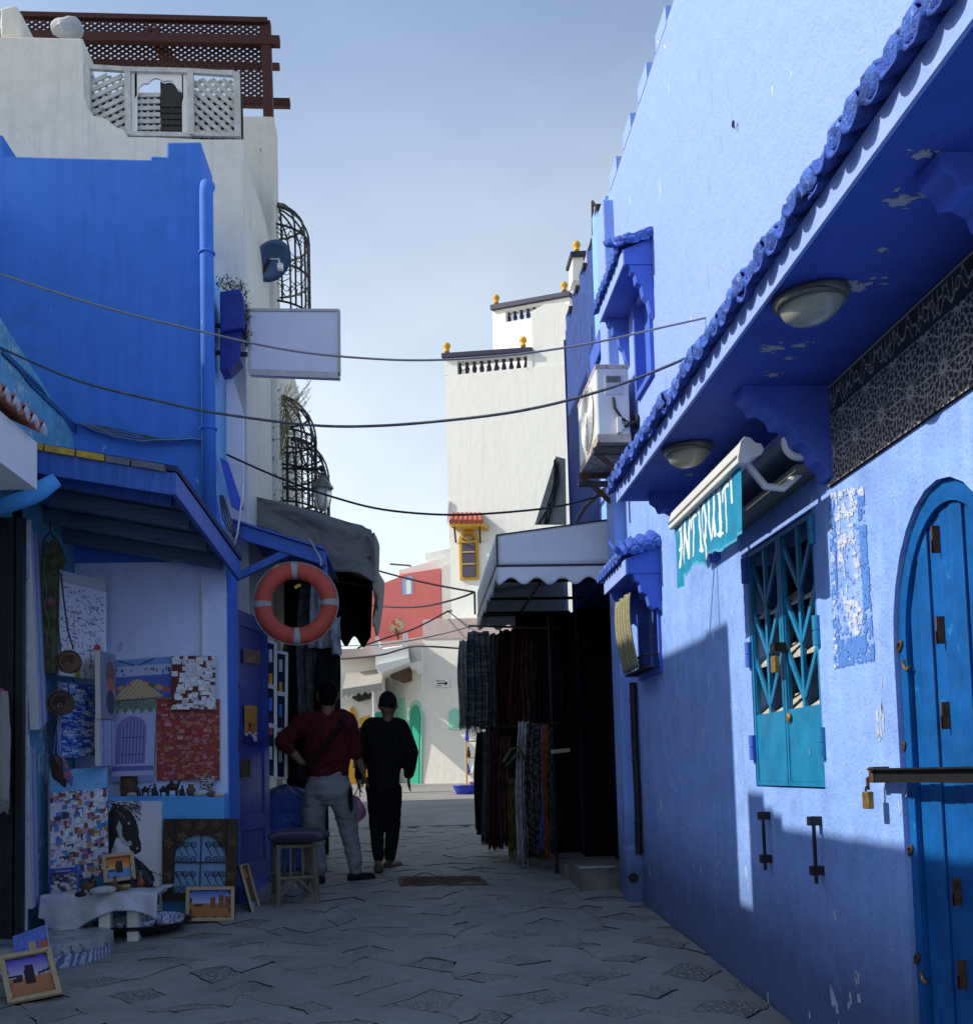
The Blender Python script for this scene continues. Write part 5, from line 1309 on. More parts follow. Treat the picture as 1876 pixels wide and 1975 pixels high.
for yq in (8.6, 9.5, 10.35):
    b = MB(); b.tube([(aX+.02, yq, aZb+.02), (XR, yq, aZb+.02)], .015, 6); b.build('frame_tube', M_black, canopy)
b = MB(); b.tube([(1.1, 7.9, aZb+.02), (1.1, 10.35, aZb+.02)], .014, 6); b.tube([(aX+.02, 7.9, aZb+.02), (aX+.02, 10.35, aZb+.02)], .014, 6); b.build('frame_tube', M_black, canopy)
# step of the shop
stp = thing('marble_step', 'worn stone step with bright metal edge at the dark shop door', 'step', (1.4, 8.0, gz(8)))
M_marb = plain('grimy_tile', (.15, .14, .13), .5, .5, 0, .4, 6, .3)
sz = gz(7.95)+.20
b = MB(); b.box((1.24, 7.86, gz(7.9)-.1), (1.70, 8.42, sz)); b.build('block', M_marb, stp, bevel=.008)
b = MB(); b.box((1.24, 7.845, sz-.014), (1.62, 7.859, sz+.003)); b.build('metal_edge', plain('bright_metal', (.62, .64, .66), .25, .5, .9, .05), stp)
b = MB(); b.box((1.50, 7.79, sz-.10), (1.58, 7.80, sz-.05)); b.box((1.20, 8.42, gz(8.4)), (1.42, 8.9, sz-.03)); b.build('side_block', M_marb, stp)

# hanging textiles
def fringe(m, c0, c1, L, n):
    for k in range(n):
        p = c0.lerp(c1, (k+random.uniform(.1, .9))/n); q_ = p+V((random.uniform(-.012, .012), random.uniform(-.01, .01), -L*random.uniform(.6, 1.1)))
        m.tube([p, p.lerp(q_, .5)+V((random.uniform(-.006, .006), 0, 0)), q_], [.003, .003, .0015], 4)
def hang(name, label, cat, xs, yt, yb_, Y, mat, folds=3, amp=.03, fr=0, group=None, nv=16, gather=.75, root=None):
    t = thing(name, label, cat, tuple(pY(sum(xs)/2, yt, Y)), group) if root is None else root
    if xs[1]-xs[0] > 12: xs = (xs[0]-3, xs[1]+3)
    a, c, e, f = pY(xs[0], yt, Y), pY(xs[1], yt, Y), pY(xs[1], yb_, Y), pY(xs[0], yb_, Y); ph = random.uniform(0, 6)
    def fn(u, v):
        w_ = 1-v; uu_ = .5+(u-.5)*(gather+(1-gather)*min(1, w_*2.2))
        p = (a*(1-uu_)+c*uu_)*v+(f*(1-uu_)+e*uu_)*w_
        return p+V((amp*.25*math.sin(w_*5+ph), amp*(math.sin(u*math.pi*2*folds+ph+.6*math.sin(w_*4))*(.4+.6*w_))+.01*mnoise.noise(V((u*6, w_*9, ph))), .008*math.sin(u*11+ph)))
    b_ = MB(); b_.grid(fn, max(12, folds*8), nv); o_ = b_.build('cloth', mat, t, True); s_ = o_.modifiers.new('t', 'SOLIDIFY'); s_.thickness = .006
    if fr:
        b_ = MB(); n_ = 14
        for k in range(n_): fringe(b_, fn(k/n_, 0), fn((k+1)/n_, 0), fr, 3)
        b_.build('fringe', mat, t)['kind'] = 'stuff'
    return t
M_cl = dict(
    grey=cloth('grey_stripe_weave', (.20, .21, .22), (.05, .07, .085), (3, 3, 26), .2, thr=(.47, .52)),
    pale=cloth('pale_grey_wool', (.30, .31, .32)), maroon=cloth('dark_maroon_weave', (.045, .018, .018), (.025, .016, .014), (3, 3, 14)),
    wine=cloth('wine_weave', (.05, .014, .018)), black=cloth('black_weave', (.012, .012, .014)), brown=cloth('brown_floral', (.06, .035, .03), (.11, .045, .05), (16, 16, 12), thr=(.52, .58)),
    white=cloth('white_cotton', (.30, .31, .34)), print=cloth('black_white_print', (.018, .018, .018), (.10, .10, .095), (34, 34, 30), thr=(.50, .53)),
    orange=cloth('orange_cotton', (.24, .075, .022)), blue=cloth('blue_cotton', (.04, .10, .35)), olive=cloth('olive_fringe', (.10, .09, .03)), dgrey=cloth('charcoal_weave', (.07, .075, .08)))
G1 = 'scarves and rugs hung outside the dark shop'
rail = thing('clothes_rail', 'black rail carrying the hung scarves of the dark shop', 'clothes rail', (.9, 9.5, 1.4))
b = MB(); b.tube([pY(905, 1207, 10.3), pY(1075, 1212, 8.7)], .012, 6); b.tube([pY(925, 1405, 10.1), pY(1075, 1395, 8.7)], .012, 6)
for (x_, y_) in ((1068, 8.8),):
    g_ = pY(x_, 1500, y_); b.tube([(g_.x, y_, gz(y_)), (g_.x, y_, 1.35)], .016, 6)
b.build('rail', M_black, rail)
up_ = [((886, 904), 1235, 1398, 10.3, 'pale', 2, .05, 'pale grey fringed rug hung outermost on the dark shop'), ((901, 948), 1218, 1402, 10.05, 'grey', 3, .09, 'grey striped fringed rug hanging at the awning corner'),
       ((946, 972), 1222, 1420, 9.85, 'dgrey', 2, .06, 'charcoal shawl hung beside the grey striped rug'), ((960, 990), 1215, 1418, 9.7, 'maroon', 3, .04, 'dark maroon shawl in the upper row of the dark shop'), ((985, 1012), 1213, 1410, 9.5, 'wine', 3, 0, 'wine red shawl beside the floral one'),
       ((1008, 1034), 1213, 1412, 9.3, 'brown', 2, 0, 'brown and pink floral scarf in the upper row'), ((1030, 1052), 1213, 1400, 9.1, 'black', 2, 0, 'black shawl at the inner end of the upper row'), ((1050, 1078), 1213, 1420, 8.9, 'black', 2, 0, 'black cloth hanging in the shop doorway shade')]
for xs, yt, yb_, Y, mk, fo, fr, lab in up_: hang('hanging_scarf', lab, 'scarf', xs, yt, yb_, Y, M_cl[mk], fo+1, .05, fr, G1)
lo_ = [((918, 938), 1412, 1600, 10.0, 'black', 2, 0, 'long black scarf at the outer end of the lower row'), ((933, 950), 1412, 1622, 9.85, 'dgrey', 2, .04, 'long charcoal scarf second in the lower row'), ((946, 968), 1410, 1630, 9.7, 'wine', 2, .05, 'long wine red scarf in the lower row'),
       ((965, 985), 1420, 1625, 9.5, 'brown', 2, .06, 'long brown pink scarf in the lower row'), ((982, 1004), 1500, 1640, 9.3, 'olive', 3, .10, 'olive fringed shoulder cloth in the lower row'), ((998, 1018), 1392, 1668, 9.15, 'white', 2, .02, 'long white cotton scarf hanging to the ground'),
       ((1015, 1046), 1395, 1655, 8.95, 'print', 2, 0, 'black and white printed scarf in the lower row'), ((1043, 1049), 1400, 1640, 8.9, 'blue', 1, 0, 'thin blue scarf behind the printed one'), ((1046, 1058), 1398, 1658, 8.82, 'orange', 1, 0, 'burnt orange scarf beside the printed one'), ((1056, 1066), 1398, 1640, 8.78, 'print', 1, 0, 'narrow printed scarf innermost in the lower row')]
for xs, yt, yb_, Y, mk, fo, fr, lab in lo_: hang('hanging_scarf', lab, 'scarf', xs, yt, yb_, Y, M_cl[mk], fo+1, .035, fr, G1)
hang('hanging_scarf', 'broad black cloth backing the lower row of scarves', 'scarf', (922, 1062), 1400, 1612, 10.35, M_cl['black'], 6, .04, 0, G1)
tb = thing('shoulder_bag', 'olive braided shoulder bag hanging among the lower scarves', 'bag', tuple(pY(988, 1460, 9.2)))
b = MB(); b.sphere(pY(989, 1462, 9.2), .12, 14, 10, (.95, .3, .8)).jitter(.01, 8); b.build('body', M_cl['black'], tb, True)
b = MB(); b.tube([pY(970, 1470, 9.12), pY(985, 1445, 9.1), pY(1000, 1440, 9.12), pY(1012, 1465, 9.12)], .014, 6); b.tube([pY(975, 1478, 9.1), pY(1003, 1448, 9.08)], .012, 6); b.build('braid', M_cl['olive'], tb)
b = MB(); b.prism(at([(1062, 1446), (1099, 1443), (1099, 1450), (1062, 1454)], 8.7), (0, .02, 0)); tag(b.build('label_strip', plain('yellowed_card', (.32, .28, .18), .8)), 'pale card strip on a shelf edge in the dark shop', 'card')
# cable bundles by the stucco house
post = thing('cable_post', 'grey corrugated panel with black cables beside the dark blue house', 'cable post', tuple(pY(1075, 980, 10.3)))
b = MB(); b.prism(at([(1032, 1010), (1072, 880), (1090, 885), (1092, 1010)], 10.3), (0, .05, 0)); b.build('panel', plain('weathered_grey_sheet', (.34, .34, .31), .8, .2, 0, .2, 20, .4), post)
b = MB()
for k in range(6): b.tube([pY(1072+random.uniform(-4, 4), 890+random.uniform(-4, 6), 10.25), pY(1076+random.uniform(-10, 3), 930, 10.25), pY(1062+random.uniform(-6, 8), 970, 10.25), pY(1050+random.uniform(-12, 8), 1010, 10.25)], .009, 5)
b.jitter(.012, 9).build('cable', M_black, post); b = MB()
for k in range(6): b.tube([pY(1172, 938+k*2, 8.0), pY(1150+random.uniform(-4, 4), 955, 8.3), pY(1130+random.uniform(-4, 4), 975, 8.7), pY(1112+random.uniform(-4, 4), 1005, 9.2)], .010, 5)
b.jitter(.012, 9).build('cable', M_black, post)
b = MB(); leafclump(b, pY(1170, 948, 8.0), .06, 40, .014); b.build('cable_ties', M_black, post)['kind'] = 'stuff'

# ------------------------------------------------------------------ cables over the street
def cable(label, pts, Y0, Y1, r, mat, extra=None):
    P = []
    n = len(pts)
    xs = [p[0] for p in pts]
    def cat(i): return pts[max(0, min(n-1, i))]
    for i in range(n-1):
        for k in range(6):
            t = k/6; q = []
            for d in (0, 1):
                a, b_, c, e = cat(i-1)[d], cat(i)[d], cat(i+1)[d], cat(i+2)[d]
                q.append(.5*(2*b_+(c-a)*t+(2*a-5*b_+4*c-e)*t*t+(3*b_-a-3*c+e)*t**3))
            P.append(q)
    P.append(pts[-1])
    W_ = []
    for x, y in P:
        u = (x-xs[0])/(xs[-1]-xs[0]); W_.append(pY(x, y, Y0+(Y1-Y0)*u))
    b_ = MB(); b_.tube(W_, r, 6)
    return tag(b_.build('overhead_cable', mat, None, True), label, 'cable', 'cables strung across the street')
M_wornc = plain('worn_grey_cable', (.085, .095, .11), .6, .3, 0, .4, 40, .5, wear=(.34, .38, .42), wfrom=.62)
M_cabw = plain('pale_grey_cable', (.22, .22, .24), .5, .4, 0, .2)
cable('topmost pale grey cable crossing above the blank sign box', [(-60, 505), (0, 528), (200, 592), (392, 640), (560, 676), (720, 692), (850, 694), (1000, 683), (1150, 660), (1270, 633), (1379, 609)], 5.3, 5.25, .0058, M_cabw)
cable('thick worn cable sagging across the street below the sign box', [(-60, 640), (2, 671), (150, 734), (300, 772), (420, 797), (600, 820), (735, 821), (880, 809), (1000, 793), (1110, 768), (1220, 733), (1325, 690)], 6.2, 5.0, .0078, M_wornc)
cable('black cable crossing just below the street lantern', [(438, 877), (500, 905), (560, 930), (640, 958), (740, 983), (870, 993), (1000, 986), (1090, 974), (1172, 952)], 8.1, 7.95, .009, M_black)
cable('upper thin far cable in front of the coral house', [(690, 1085), (727, 1100), (820, 1124), (915, 1142)], 18, 17, .018, M_black)
cable('middle far cable sagging over the coral wall', [(690, 1164), (760, 1171), (820, 1169), (880, 1155), (915, 1142)], 20, 17, .018, M_black)
cable('lower far cable rising to the white tower', [(690, 1250), (740, 1232), (800, 1212), (865, 1178)], 20, 22, .018, M_black)
cable('string of festoon bulbs above the far shops', [(640, 1272), (690, 1268), (740, 1262), (790, 1248), (830, 1247), (905, 1252)], 19, 17, .018, M_black)
cable('thin wire from the far balcony to the scarf awning', [(650, 1246), (740, 1243), (830, 1228), (912, 1207)], 19, 16, .010, M_wire)
b = MB(); b.tube([pY(915, 1142, 17), pY(916, 1185, 17)], .02, 5); b.tube([pY(866, 1180, 21.8), pY(905, 1212, 20)], .015, 5); b.tube([pY(866, 1180, 21.8), pY(870, 1178, 22.2)], .03, 5); tag(b.build('cable_stay', M_black), 'dark stay where the far cables meet beside the scarf awning', 'cable stay')

# drain grate and far goods
gr_ = thing('drain_grate', 'long slotted iron drain grate let into the street paving', 'grate', tuple(pG(855, 1703)))
gc = [pG(770, 1696), pG(922, 1695), pG(940, 1711), pG(776, 1712)]
gc = [V((p.x, p.y, gz(p.y)+.018)) for p in gc]
b = MB()
for i in range(4): b.bar(gc[i], gc[(i+1) % 4], .03, .012)
b.build('frame', M_rust, gr_)
for k in range(1, 26):
    b = MB(); b.bar(gc[0].lerp(gc[1], k/26), gc[3].lerp(gc[2], k/26), .013, .010); b.build('bar', M_rust, gr_)
b = MB(); b.poly([p+V((0, 0, -.002)) for p in gc]); b.build('sump', M_dark, gr_)
bas = thing('basin', 'bright blue plastic basin on the sunlit far pavement', 'basin', tuple(pG(898, 1530)))
g_ = pG(898, 1531); M_bl = plain('bright_blue_plastic', (.02, .05, .55), .35, .5)
b = MB(); b.lathe([(.17, 0), (.20, .06), (.24, .15), (.25, .16), (.22, .15), (.18, .06), (.01, .03)], g_, (0, 0, 1), 20); b.build('bowl', M_bl, bas, True)
b = MB(); b.box(g_+V((.08, -.02, .12)), g_+V((.22, .12, .22))); b.build('goods', plain('pink_packets', (.5, .2, .25), .5), bas)
rk = thing('goods_rack', 'small yellow wire rack of goods at the far shop corner', 'rack', tuple(pG(912, 1522)))
g_ = pG(911, 1524); M_yw = plain('yellow_wire', (.55, .38, .12), .5)
b = MB()
for dx in (-.10, .12):
    for dy in (0, .25): b.tube([g_+V((dx, dy, 0)), g_+V((dx, dy, .95))], .014, 5)
for z_ in (.3, .62, .94): b.box(g_+V((-.11, -.01, z_)), g_+V((.13, .26, z_+.02)))
b.build('frame', M_yw, rk)
for k in range(7):
    b = MB(); p = g_+V((random.uniform(-.08, .1), .05+.03*k, (.32, .64, .96)[k % 3])); b.lathe([(.03, 0), (.045, .05), (.03, .12), (.015, .17), (.02, .2)], p, (0, 0, 1), 8); b.build('jar', (M_white, M_red, M_bl, M_brass)[k % 4], rk)


# ------------------------------------------------------------------ LEFT: goods of the art stall
def medina(w, h, bg, cols, n, win=(.03, .03, .06), doors=((.02, .25, .55), (.55, .25, .03), (.03, .3, .15)), seed=0, wr=(4, 9), hr=(2, 5)):
    k_ = 1.6; w, h = int(w*k_), int(h*k_); wr = (int(wr[0]*k_), int(wr[1]*k_)+1); hr = (int(hr[0]*k_), int(hr[1]*k_)+1)
    r = np.random.default_rng(seed); im = np.tile(np.array(bg, float), (h, w, 1))
    im *= (1+.2*r.standard_normal((h, w, 1)))
    for k in range(n):
        rw, rh = int(r.integers(*wr)), int(r.integers(*hr)); x, y = int(r.integers(-2, w-2)), int(k/n*(h+2))-2+int(r.integers(-2, 3))
        c = np.array(cols[int(r.integers(len(cols)))])*(1+.15*r.standard_normal())
        xs, ys_ = slice(max(0, x), max(0, min(w, x+rw))), slice(max(0, y), max(0, min(h, y+rh)))
        im[ys_, xs] = c*(1+.07*r.standard_normal((im[ys_, xs].shape[0], im[ys_, xs].shape[1], 1)))
        if 0 <= y+rh < h: im[y+rh, xs] *= .45
        if 0 <= x+rw < w: im[ys_, x+rw] *= .6
        if r.random() < .5 and y > 1 and rw > 4:
            for q in range(max(0, x), min(w, x+rw), 3): im[y-1, q] = c
        if r.random() < .55 and 0 <= y+1 < h:
            for q in range(x+1, x+rw-1, 2):
                if 0 <= q < w and r.random() < .6: im[y+1, q] = win
        if r.random() < .3:
            q = x+rw//2
            if 0 <= q < w: im[max(0, y+rh-2):max(0, min(h, y+rh)), q] = doors[int(r.integers(len(doors)))]
    return np.clip(im, .005, .85)
def p_symbols(w=62, h=120):
    r = np.random.default_rng(3); im = np.full((h, w, 3), .74)*np.array([.95, .97, 1.0])
    cs = [(.04, .06, .25), (.03, .03, .04), (.45, .05, .04), (.05, .22, .08), (.5, .32, .03), (.10, .20, .45)]
    for k in range(260):
        x, y = int(r.integers(2, w-4)), int(r.integers(16, h-3)); c = cs[int(r.integers(len(cs)) if r.random() < .5 else 0)]
        t = r.random()
        if t < .55: im[y:y+int(r.integers(2, 5)), x] = c
        elif t < .8: im[y, x:x+3] = c
        else:
            for q in range(int(r.integers(4, 9))):
                if x+q < w-2: im[min(h-1, y+(q % 2)), x+q] = c
    for (x, y, n) in ((18, 44, 24), (40, 86, 22)):
        im[y:y+n, x] = (.4, .12, .05)
        for q in range(-4, 5): im[y-abs(q)//2, x+q] = (.04, .16, .04); im[y+abs(q)//2, x+q] = (.04, .16, .04)
    yy, xx_ = np.mgrid[0:h, 0:w]
    im[((xx_-49)/4.5)**2+((yy-82)/4.5)**2 < 1] = (.5, .04, .05)
    im[(yy > 106) & (((xx_-20) % 12) < 7) & (xx_ > 16) & (xx_ < 34)] = (.35, .42, .04)
    im[:12] = .50; im[12] = .4
    return im
def p_street(w=84, h=58):
    yy, xx_ = np.mgrid[0:h, 0:w]; im = np.zeros((h, w, 3)); r = np.random.default_rng(5)
    im[:] = (.40, .47, .62); cx, cy = w*.38, h*.42
    im[(yy < h*.16)] = (.12, .30, .55)
    side = np.abs(xx_-cx)/(w*.62)
    im[(yy > cy) & (yy > h*.40)] = (.06, .12, .40)
    road = (yy > h*.5) & (np.abs(xx_-cx) < (yy-h*.45)*1.25); im[road] = (.42, .30, .15)
    im[road & ((xx_+yy) % 7 < 3)] = (.52, .42, .26)
    for k in range(26):
        s = -1 if k % 2 else 1; d = .12+.9*r.random(); x = int(cx+s*d*w*.6); y = int(h*(.30+.04*r.standard_normal()))
        if 1 < x < w-3: im[y:y+int(3+4*d), x:x+2] = (.04, .05, .12) if r.random() < .7 else (.45, .30, .08)
    for k in range(40):
        s = -1 if k % 2 else 1; d = .18+.75*r.random(); x, y = cx+s*d*w*.55, h*(.55+.28*d); q = ((xx_-x)/(1.5+3*d))**2+((yy-y)/(1.5+2.5*d))**2 < 1
        im[q] = ((.03, .12, .06), (.04, .10, .16), (.45, .10, .04), (.55, .35, .10), (.5, .2, .12))[int(r.integers(5))]
    for i in range(w):
        j = int(h*.03+abs(i-cx)/w*0); 
    for t in np.linspace(0, 1, 60):
        for s in (-1, 1):
            x = int(cx+s*(3+t*w*.28)); y = int(h*.15-t*h*.14)
            if 0 <= x < w and y >= 0: im[y:y+2, x] = (.03, .04, .08)
    return im
def p_door(w=62, h=104):
    yy, xx_ = np.mgrid[0:h, 0:w]; r = np.random.default_rng(6); im = np.zeros((h, w, 3)); im[:] = (.42, .47, .66)
    im *= 1+.06*r.standard_normal((h, w, 1))
    im[(yy < h*.13+3*np.sin(xx_*.5))] = (.10, .16, .12); m = (yy < h*.15) & (r.random((h, w)) < .35); im[m] = (.28, .36, .28)
    cx = w*.43
    out = (np.abs(xx_-cx) < w*.36) & (yy > h*.36) & (yy < h*.77) | (((xx_-cx)/(w*.36))**2+((yy-h*.36)/(h*.17))**2 < 1); im[out] = (.22, .20, .48)
    inn_ = (np.abs(xx_-cx-2) < w*.27) & (yy > h*.38) & (yy < h*.76) | (((xx_-cx-2)/(w*.27))**2+((yy-h*.38)/(h*.14))**2 < 1); im[inn_] = (.18, .22, .45)
    im[inn_ & (xx_ % 5 == 0)] = (.06, .07, .22); im[inn_ & (xx_ % 5 == 2)] = (.33, .37, .56); im[inn_ & (yy % 22 == 3)] = (.05, .06, .2)
    im[(yy > h*.80) & (yy < h*.86)] = (.12, .14, .40); im[(yy > h*.92)] = (.24, .28, .55)
    return np.clip(im, .01, .8)
def p_horse(w=72, h=140):
    im = np.full((h, w, 3), .70); im[:, :, 2] = .74
    def ell(x, y, rx, ry, c, rot=0):
        yy, xx_ = np.mgrid[0:h, 0:w]; dx, dy = xx_-x, yy-y; a, b_ = dx*math.cos(rot)+dy*math.sin(rot), -dx*math.sin(rot)+dy*math.cos(rot)
        im[(a/rx)**2+(b_/ry)**2 < 1] = c
    K = (.018, .018, .022); G_ = (.45, .46, .48)
    def pol(ps, c):
        yy, xx_ = np.mgrid[0:h, 0:w]; ins = np.zeros((h, w), bool); n_ = len(ps)
        for a in range(n_):
            (x0, y0), (x1, y1) = ps[a], ps[(a+1) % n_]
            if y0 != y1: ins ^= ((yy < y0) != (yy < y1)) & (xx_ < (x1-x0)*(yy-y0)/(y1-y0)+x0)
        im[ins] = c
    pol([(0, 14), (6, 5), (14, 8), (22, 3), (30, 14), (37, 24), (40, 36), (41, 46), (44, 56), (43, 64), (36, 68), (30, 64), (26, 56), (18, 48), (10, 46), (6, 58), (2, 70), (0, 72)], K)
    pol([(0, 84), (8, 72), (20, 66), (34, 70), (46, 78), (58, 90), (66, 108), (68, 128), (60, 140), (0, 140)], K)
    pol([(10, 34), (14, 24), (17, 30), (18, 44), (24, 52), (30, 50), (31, 56), (24, 58), (16, 52)], G_); pol([(4, 62), (8, 54), (12, 60), (8, 72), (2, 80), (0, 76)], G_)
    ell(27, 28, 2, 1.4, G_); ell(38, 60, 1.6, 1.2, G_); ell(41, 98, 2.4, 11, G_, .35); ell(37, 114, 1.8, 6, G_, -.5); ell(14, 122, 2, 9, (.2, .2, .22), .5)
    r = np.random.default_rng(8)
    for k in range(60):
        x0, y0 = r.uniform(0, 38), r.uniform(0, 12); L = r.uniform(8, 22); a = r.uniform(-.2, .9)
        for t in np.linspace(0, 1, 30):
            x, y = int(x0+L*t*math.cos(a)), int(y0+L*t*math.sin(a)*(1+t*.3))
            if 0 <= x < 44 and 0 <= y < h: im[y, x] = K if k % 3 else (.2, .2, .22)
    for k in range(40):
        x0, y0 = r.uniform(20, 50), r.uniform(78, 100); L = r.uniform(14, 34); a = r.uniform(.3, 1.3)
        for t in np.linspace(0, 1, 34):
            x, y = int(x0+L*t*math.cos(a)), int(y0+L*t*math.sin(a))
            if 0 <= x < w and 0 <= y < h: im[y, x] = (.12, .13, .15) if k % 2 else K
    return im
def p_desert(w=58, h=40, v=0):
    yy, xx_ = np.mgrid[0:h, 0:w]; im = np.zeros((h, w, 3)); im[:] = (.02, .018, .022)
    ed = (xx_ > 5+2*np.sin(yy*.5)) & (xx_ < w-6+2*np.sin(yy*.6+1)) & (yy > 4+np.sin(xx_*.4)) & (yy < h-5+1.5*np.sin(xx_*.5))
    t = (yy-4)/(h-9)
    if v == 0: top_, bot_ = np.array((.03, .10, .50)), np.array((.35, .45, .60)); lo_c = np.array((.40, .16, .04)); hz = .48
    elif v == 1: top_, bot_ = np.array((.55, .06, .02)), np.array((.70, .42, .06)); lo_c = np.array((.12, .28, .55)); hz = .55
    else: top_, bot_ = np.array((.06, .05, .42)), np.array((.50, .45, .52)); lo_c = np.array((.48, .18, .07)); hz = .5
    sky_ = top_+(bot_-top_)*np.clip(t/hz, 0, 1)[..., None]; gr = lo_c*(1-.35*(t-hz))[..., None]
    im = np.where(ed[..., None], np.where((t < hz)[..., None], sky_, gr), im)
    K = (.03, .015, .02) if v != 0 else (.22, .07, .02)
    for (x, y0, ww) in ((w*.55, .25, 3), (w*.72, .15, 3), (w*.85, .22, 4)) if v == 0 else ((w*.5, .2, 5), (w*.42, .32, 2)):
        im[ed & (np.abs(xx_-x) < ww) & (t > y0) & (t < hz+.18)] = K
    im[ed & (np.abs(xx_-w*.25) < 5) & (np.abs(t-hz-.06) < .05)] = (.04, .02, .02)
    if v == 2: im[ed & (np.abs(yy-(h*.45+(xx_-w*.2)*.05)) < 1.2) & (xx_ < w*.35)] = (.04, .02, .03); im[ed & (np.abs(yy-(h*.42-(xx_-w*.8)*.2)) < 1.2) & (xx_ > w*.65)] = (.04, .02, .03)
    return im
def p_portrait(w=30, h=120):
    yy, xx_ = np.mgrid[0:h, 0:w]; im = np.zeros((h, w, 3)); im[:] = (.26, .26, .33); r = np.random.default_rng(2); im *= 1+.18*r.standard_normal((h, w, 1))
    im[((xx_-w*.62)/9)**2+((yy-h*.30)/22)**2 < 1] = (.20, .11, .08); im[((xx_-w*.66)/6)**2+((yy-h*.47)/13)**2 < 1] = (.55, .17, .06); im[((xx_-w*.62)/9)**2+((yy-h*.74)/22)**2 < 1] = (.06, .07, .11)
    return np.clip(im, .01, .8)
def p_bands(w=30, h=90):
    xx_ = np.arange(w); im = np.zeros((h, w, 3)); r = np.random.default_rng(4)
    for x in xx_: im[:, x] = ((.50, .54, .66), (.24, .28, .50), (.44, .50, .66), (.34, .36, .56))[(x//4) % 4]
    im *= 1+.12*r.standard_normal((h, w, 1)); return np.clip(im, .01, .8)
def p_top3(w=60, h=110):
    im = medina(w, h, (.50, .50, .50), [(.60, .60, .58), (.60, .60, .58), (.28, .05, .04), (.35, .16, .04), (.06, .18, .42), (.36, .16, .30), (.05, .03, .04), (.58, .58, .56)], 330, seed=11, wr=(3, 8), hr=(3, 7))
    r = np.random.default_rng(9)
    h, w, _ = im.shape
    for y in range(int(h*.2)):
        for x in range(w): im[y, x] = (.10, .36, .62) if (x//3+y//2*2+int(r.integers(3))) % 4 else (.32, .52, .66)
    return im
def p_tower(w=44, h=34):
    yy, xx_ = np.mgrid[0:h, 0:w]; im = np.zeros((h, w, 3)); im[:] = (.10, .16, .48); r = np.random.default_rng(1); im *= 1+.25*r.standard_normal((h, w, 1))
    im[(yy > h*.45) & (xx_ > w*.6+(h-yy)*.3)] = (.42, .10, .08); im[(xx_ > w*.42) & (xx_ < w*.62) & (yy > h*.38)] = (.48, .34, .16); im[(yy > h*.82)] = (.16, .15, .22); return np.clip(im, .01, .8)
def p_bw(w=32, h=34):
    r = np.random.default_rng(12); im = np.full((h, w, 3), .03)
    for k in range(60):
        yy, xx_ = np.mgrid[0:h, 0:w]; q = ((xx_-r.uniform(3, w-3))/r.uniform(1, 4))**2+((yy-r.uniform(7, h-3))/r.uniform(1, 3))**2 < 1; im[q] = r.choice([.02, .12, .3, .42])
    im[:, :2] = (.02, .05, .32); im[:, -2:] = (.02, .05, .32); im[:5] = (.02, .05, .32); im[3, 8:24] = .4; im[-2:] = (.02, .05, .32)
    return im
M_canvas = plain('primed_canvas_edge', (.60, .58, .52), .85, .2, 0, .06, 40, .15)
M_pine = wood('raw_pine_frame', (.48, .36, .20), (20, 20, 20), .15, .6)
M_dkframe = wood('dark_carved_frame', (.035, .018, .010), (14, 14, 14), .5, .5)
GP = 'paintings shown at the art stall'
def canv(name, label, px, Ys, img, th=.03, frame=None, fw=.03, cat='painting', grp=GP):
    q_ = [pY(p[0], p[1], y) for p, y in zip(px, Ys)]; q_[2] = (q_[2]+q_[1]+q_[3]-q_[0])/2; q_[3] = q_[0]+q_[2]-q_[1]
    n = (q_[1]-q_[0]).cross(q_[3]-q_[0]).normalized()
    if n.dot(q_[0]) > 0: n = -n                          # faces the street
    b_ = MB(); b_.prism([p-n*.002 for p in q_], -n*th)
    if b_.f: pass
    o = tag(b_.build(name, M_canvas if frame is None else M_dark), label, cat, grp)
    ins = 0
    raster('picture', lambda u, v: tuple((q_[0]*(1-u)+q_[1]*u)*v+(q_[3]*(1-u)+q_[2]*u)*(1-v)), img, M_paint, o)
    if frame is not None:
        for i in range(4):
            a, c = q_[i], q_[(i+1) % 4]; ctr = (q_[0]+q_[1]+q_[2]+q_[3])/4
            d = (c-a).normalized(); inn_ = n.cross(d); inn_ = inn_ if inn_.dot(ctr-a) > 0 else -inn_
            m_ = MB(); m_.prism([a, c, c+inn_*fw-d*fw, a+inn_*fw+d*fw], n*.018); m_.build('frame', frame, o, bevel=.002)
    return o
WH = [(.72, .72, .73), (.66, .68, .72), (.74, .72, .69)]
canv('painting', 'tall white painting of scattered symbols and palm trees', [(116, 1099), (206, 1121), (204, 1309), (116, 1306)], [6.95, 7.35, 7.35, 6.95], p_symbols())
canv('painting', 'blue and white painting of crowded medina houses', [(120, 1315), (191, 1323), (189, 1463), (118, 1459)], [6.95, 7.28, 7.28, 6.95],
     medina(46, 94, (.02, .06, .36), [(.40, .50, .66), (.05, .16, .50), (.50, .56, .62), (.03, .10, .44), (.16, .34, .60)], 300, win=(.35, .03, .03), seed=21))
canv('painting', 'many coloured medina painting with sky blue top leaning on the ledge', [(97, 1487), (207, 1478), (210, 1693), (99, 1697)], [6.92, 7.22, 7.12, 6.86], p_top3())
canv('painting', 'narrow dark portrait canvas turned edge on above the striped one', [(194, 1254), (223, 1264), (224, 1391), (196, 1383)], [7.0, 7.42, 7.42, 7.0], p_portrait(), .035)
canv('painting', 'narrow canvas of pale blue stripes under the dark portrait', [(194, 1386), (222.5, 1391), (222.5, 1480), (196, 1474)], [7.02, 7.42, 7.42, 7.02], p_bands(), .035)
canv('painting', 'painting of a flower lined white street', [(221, 1274), (333, 1266), (334, 1343), (222, 1350)], [7.5, 7.52, 7.52, 7.5], p_street())
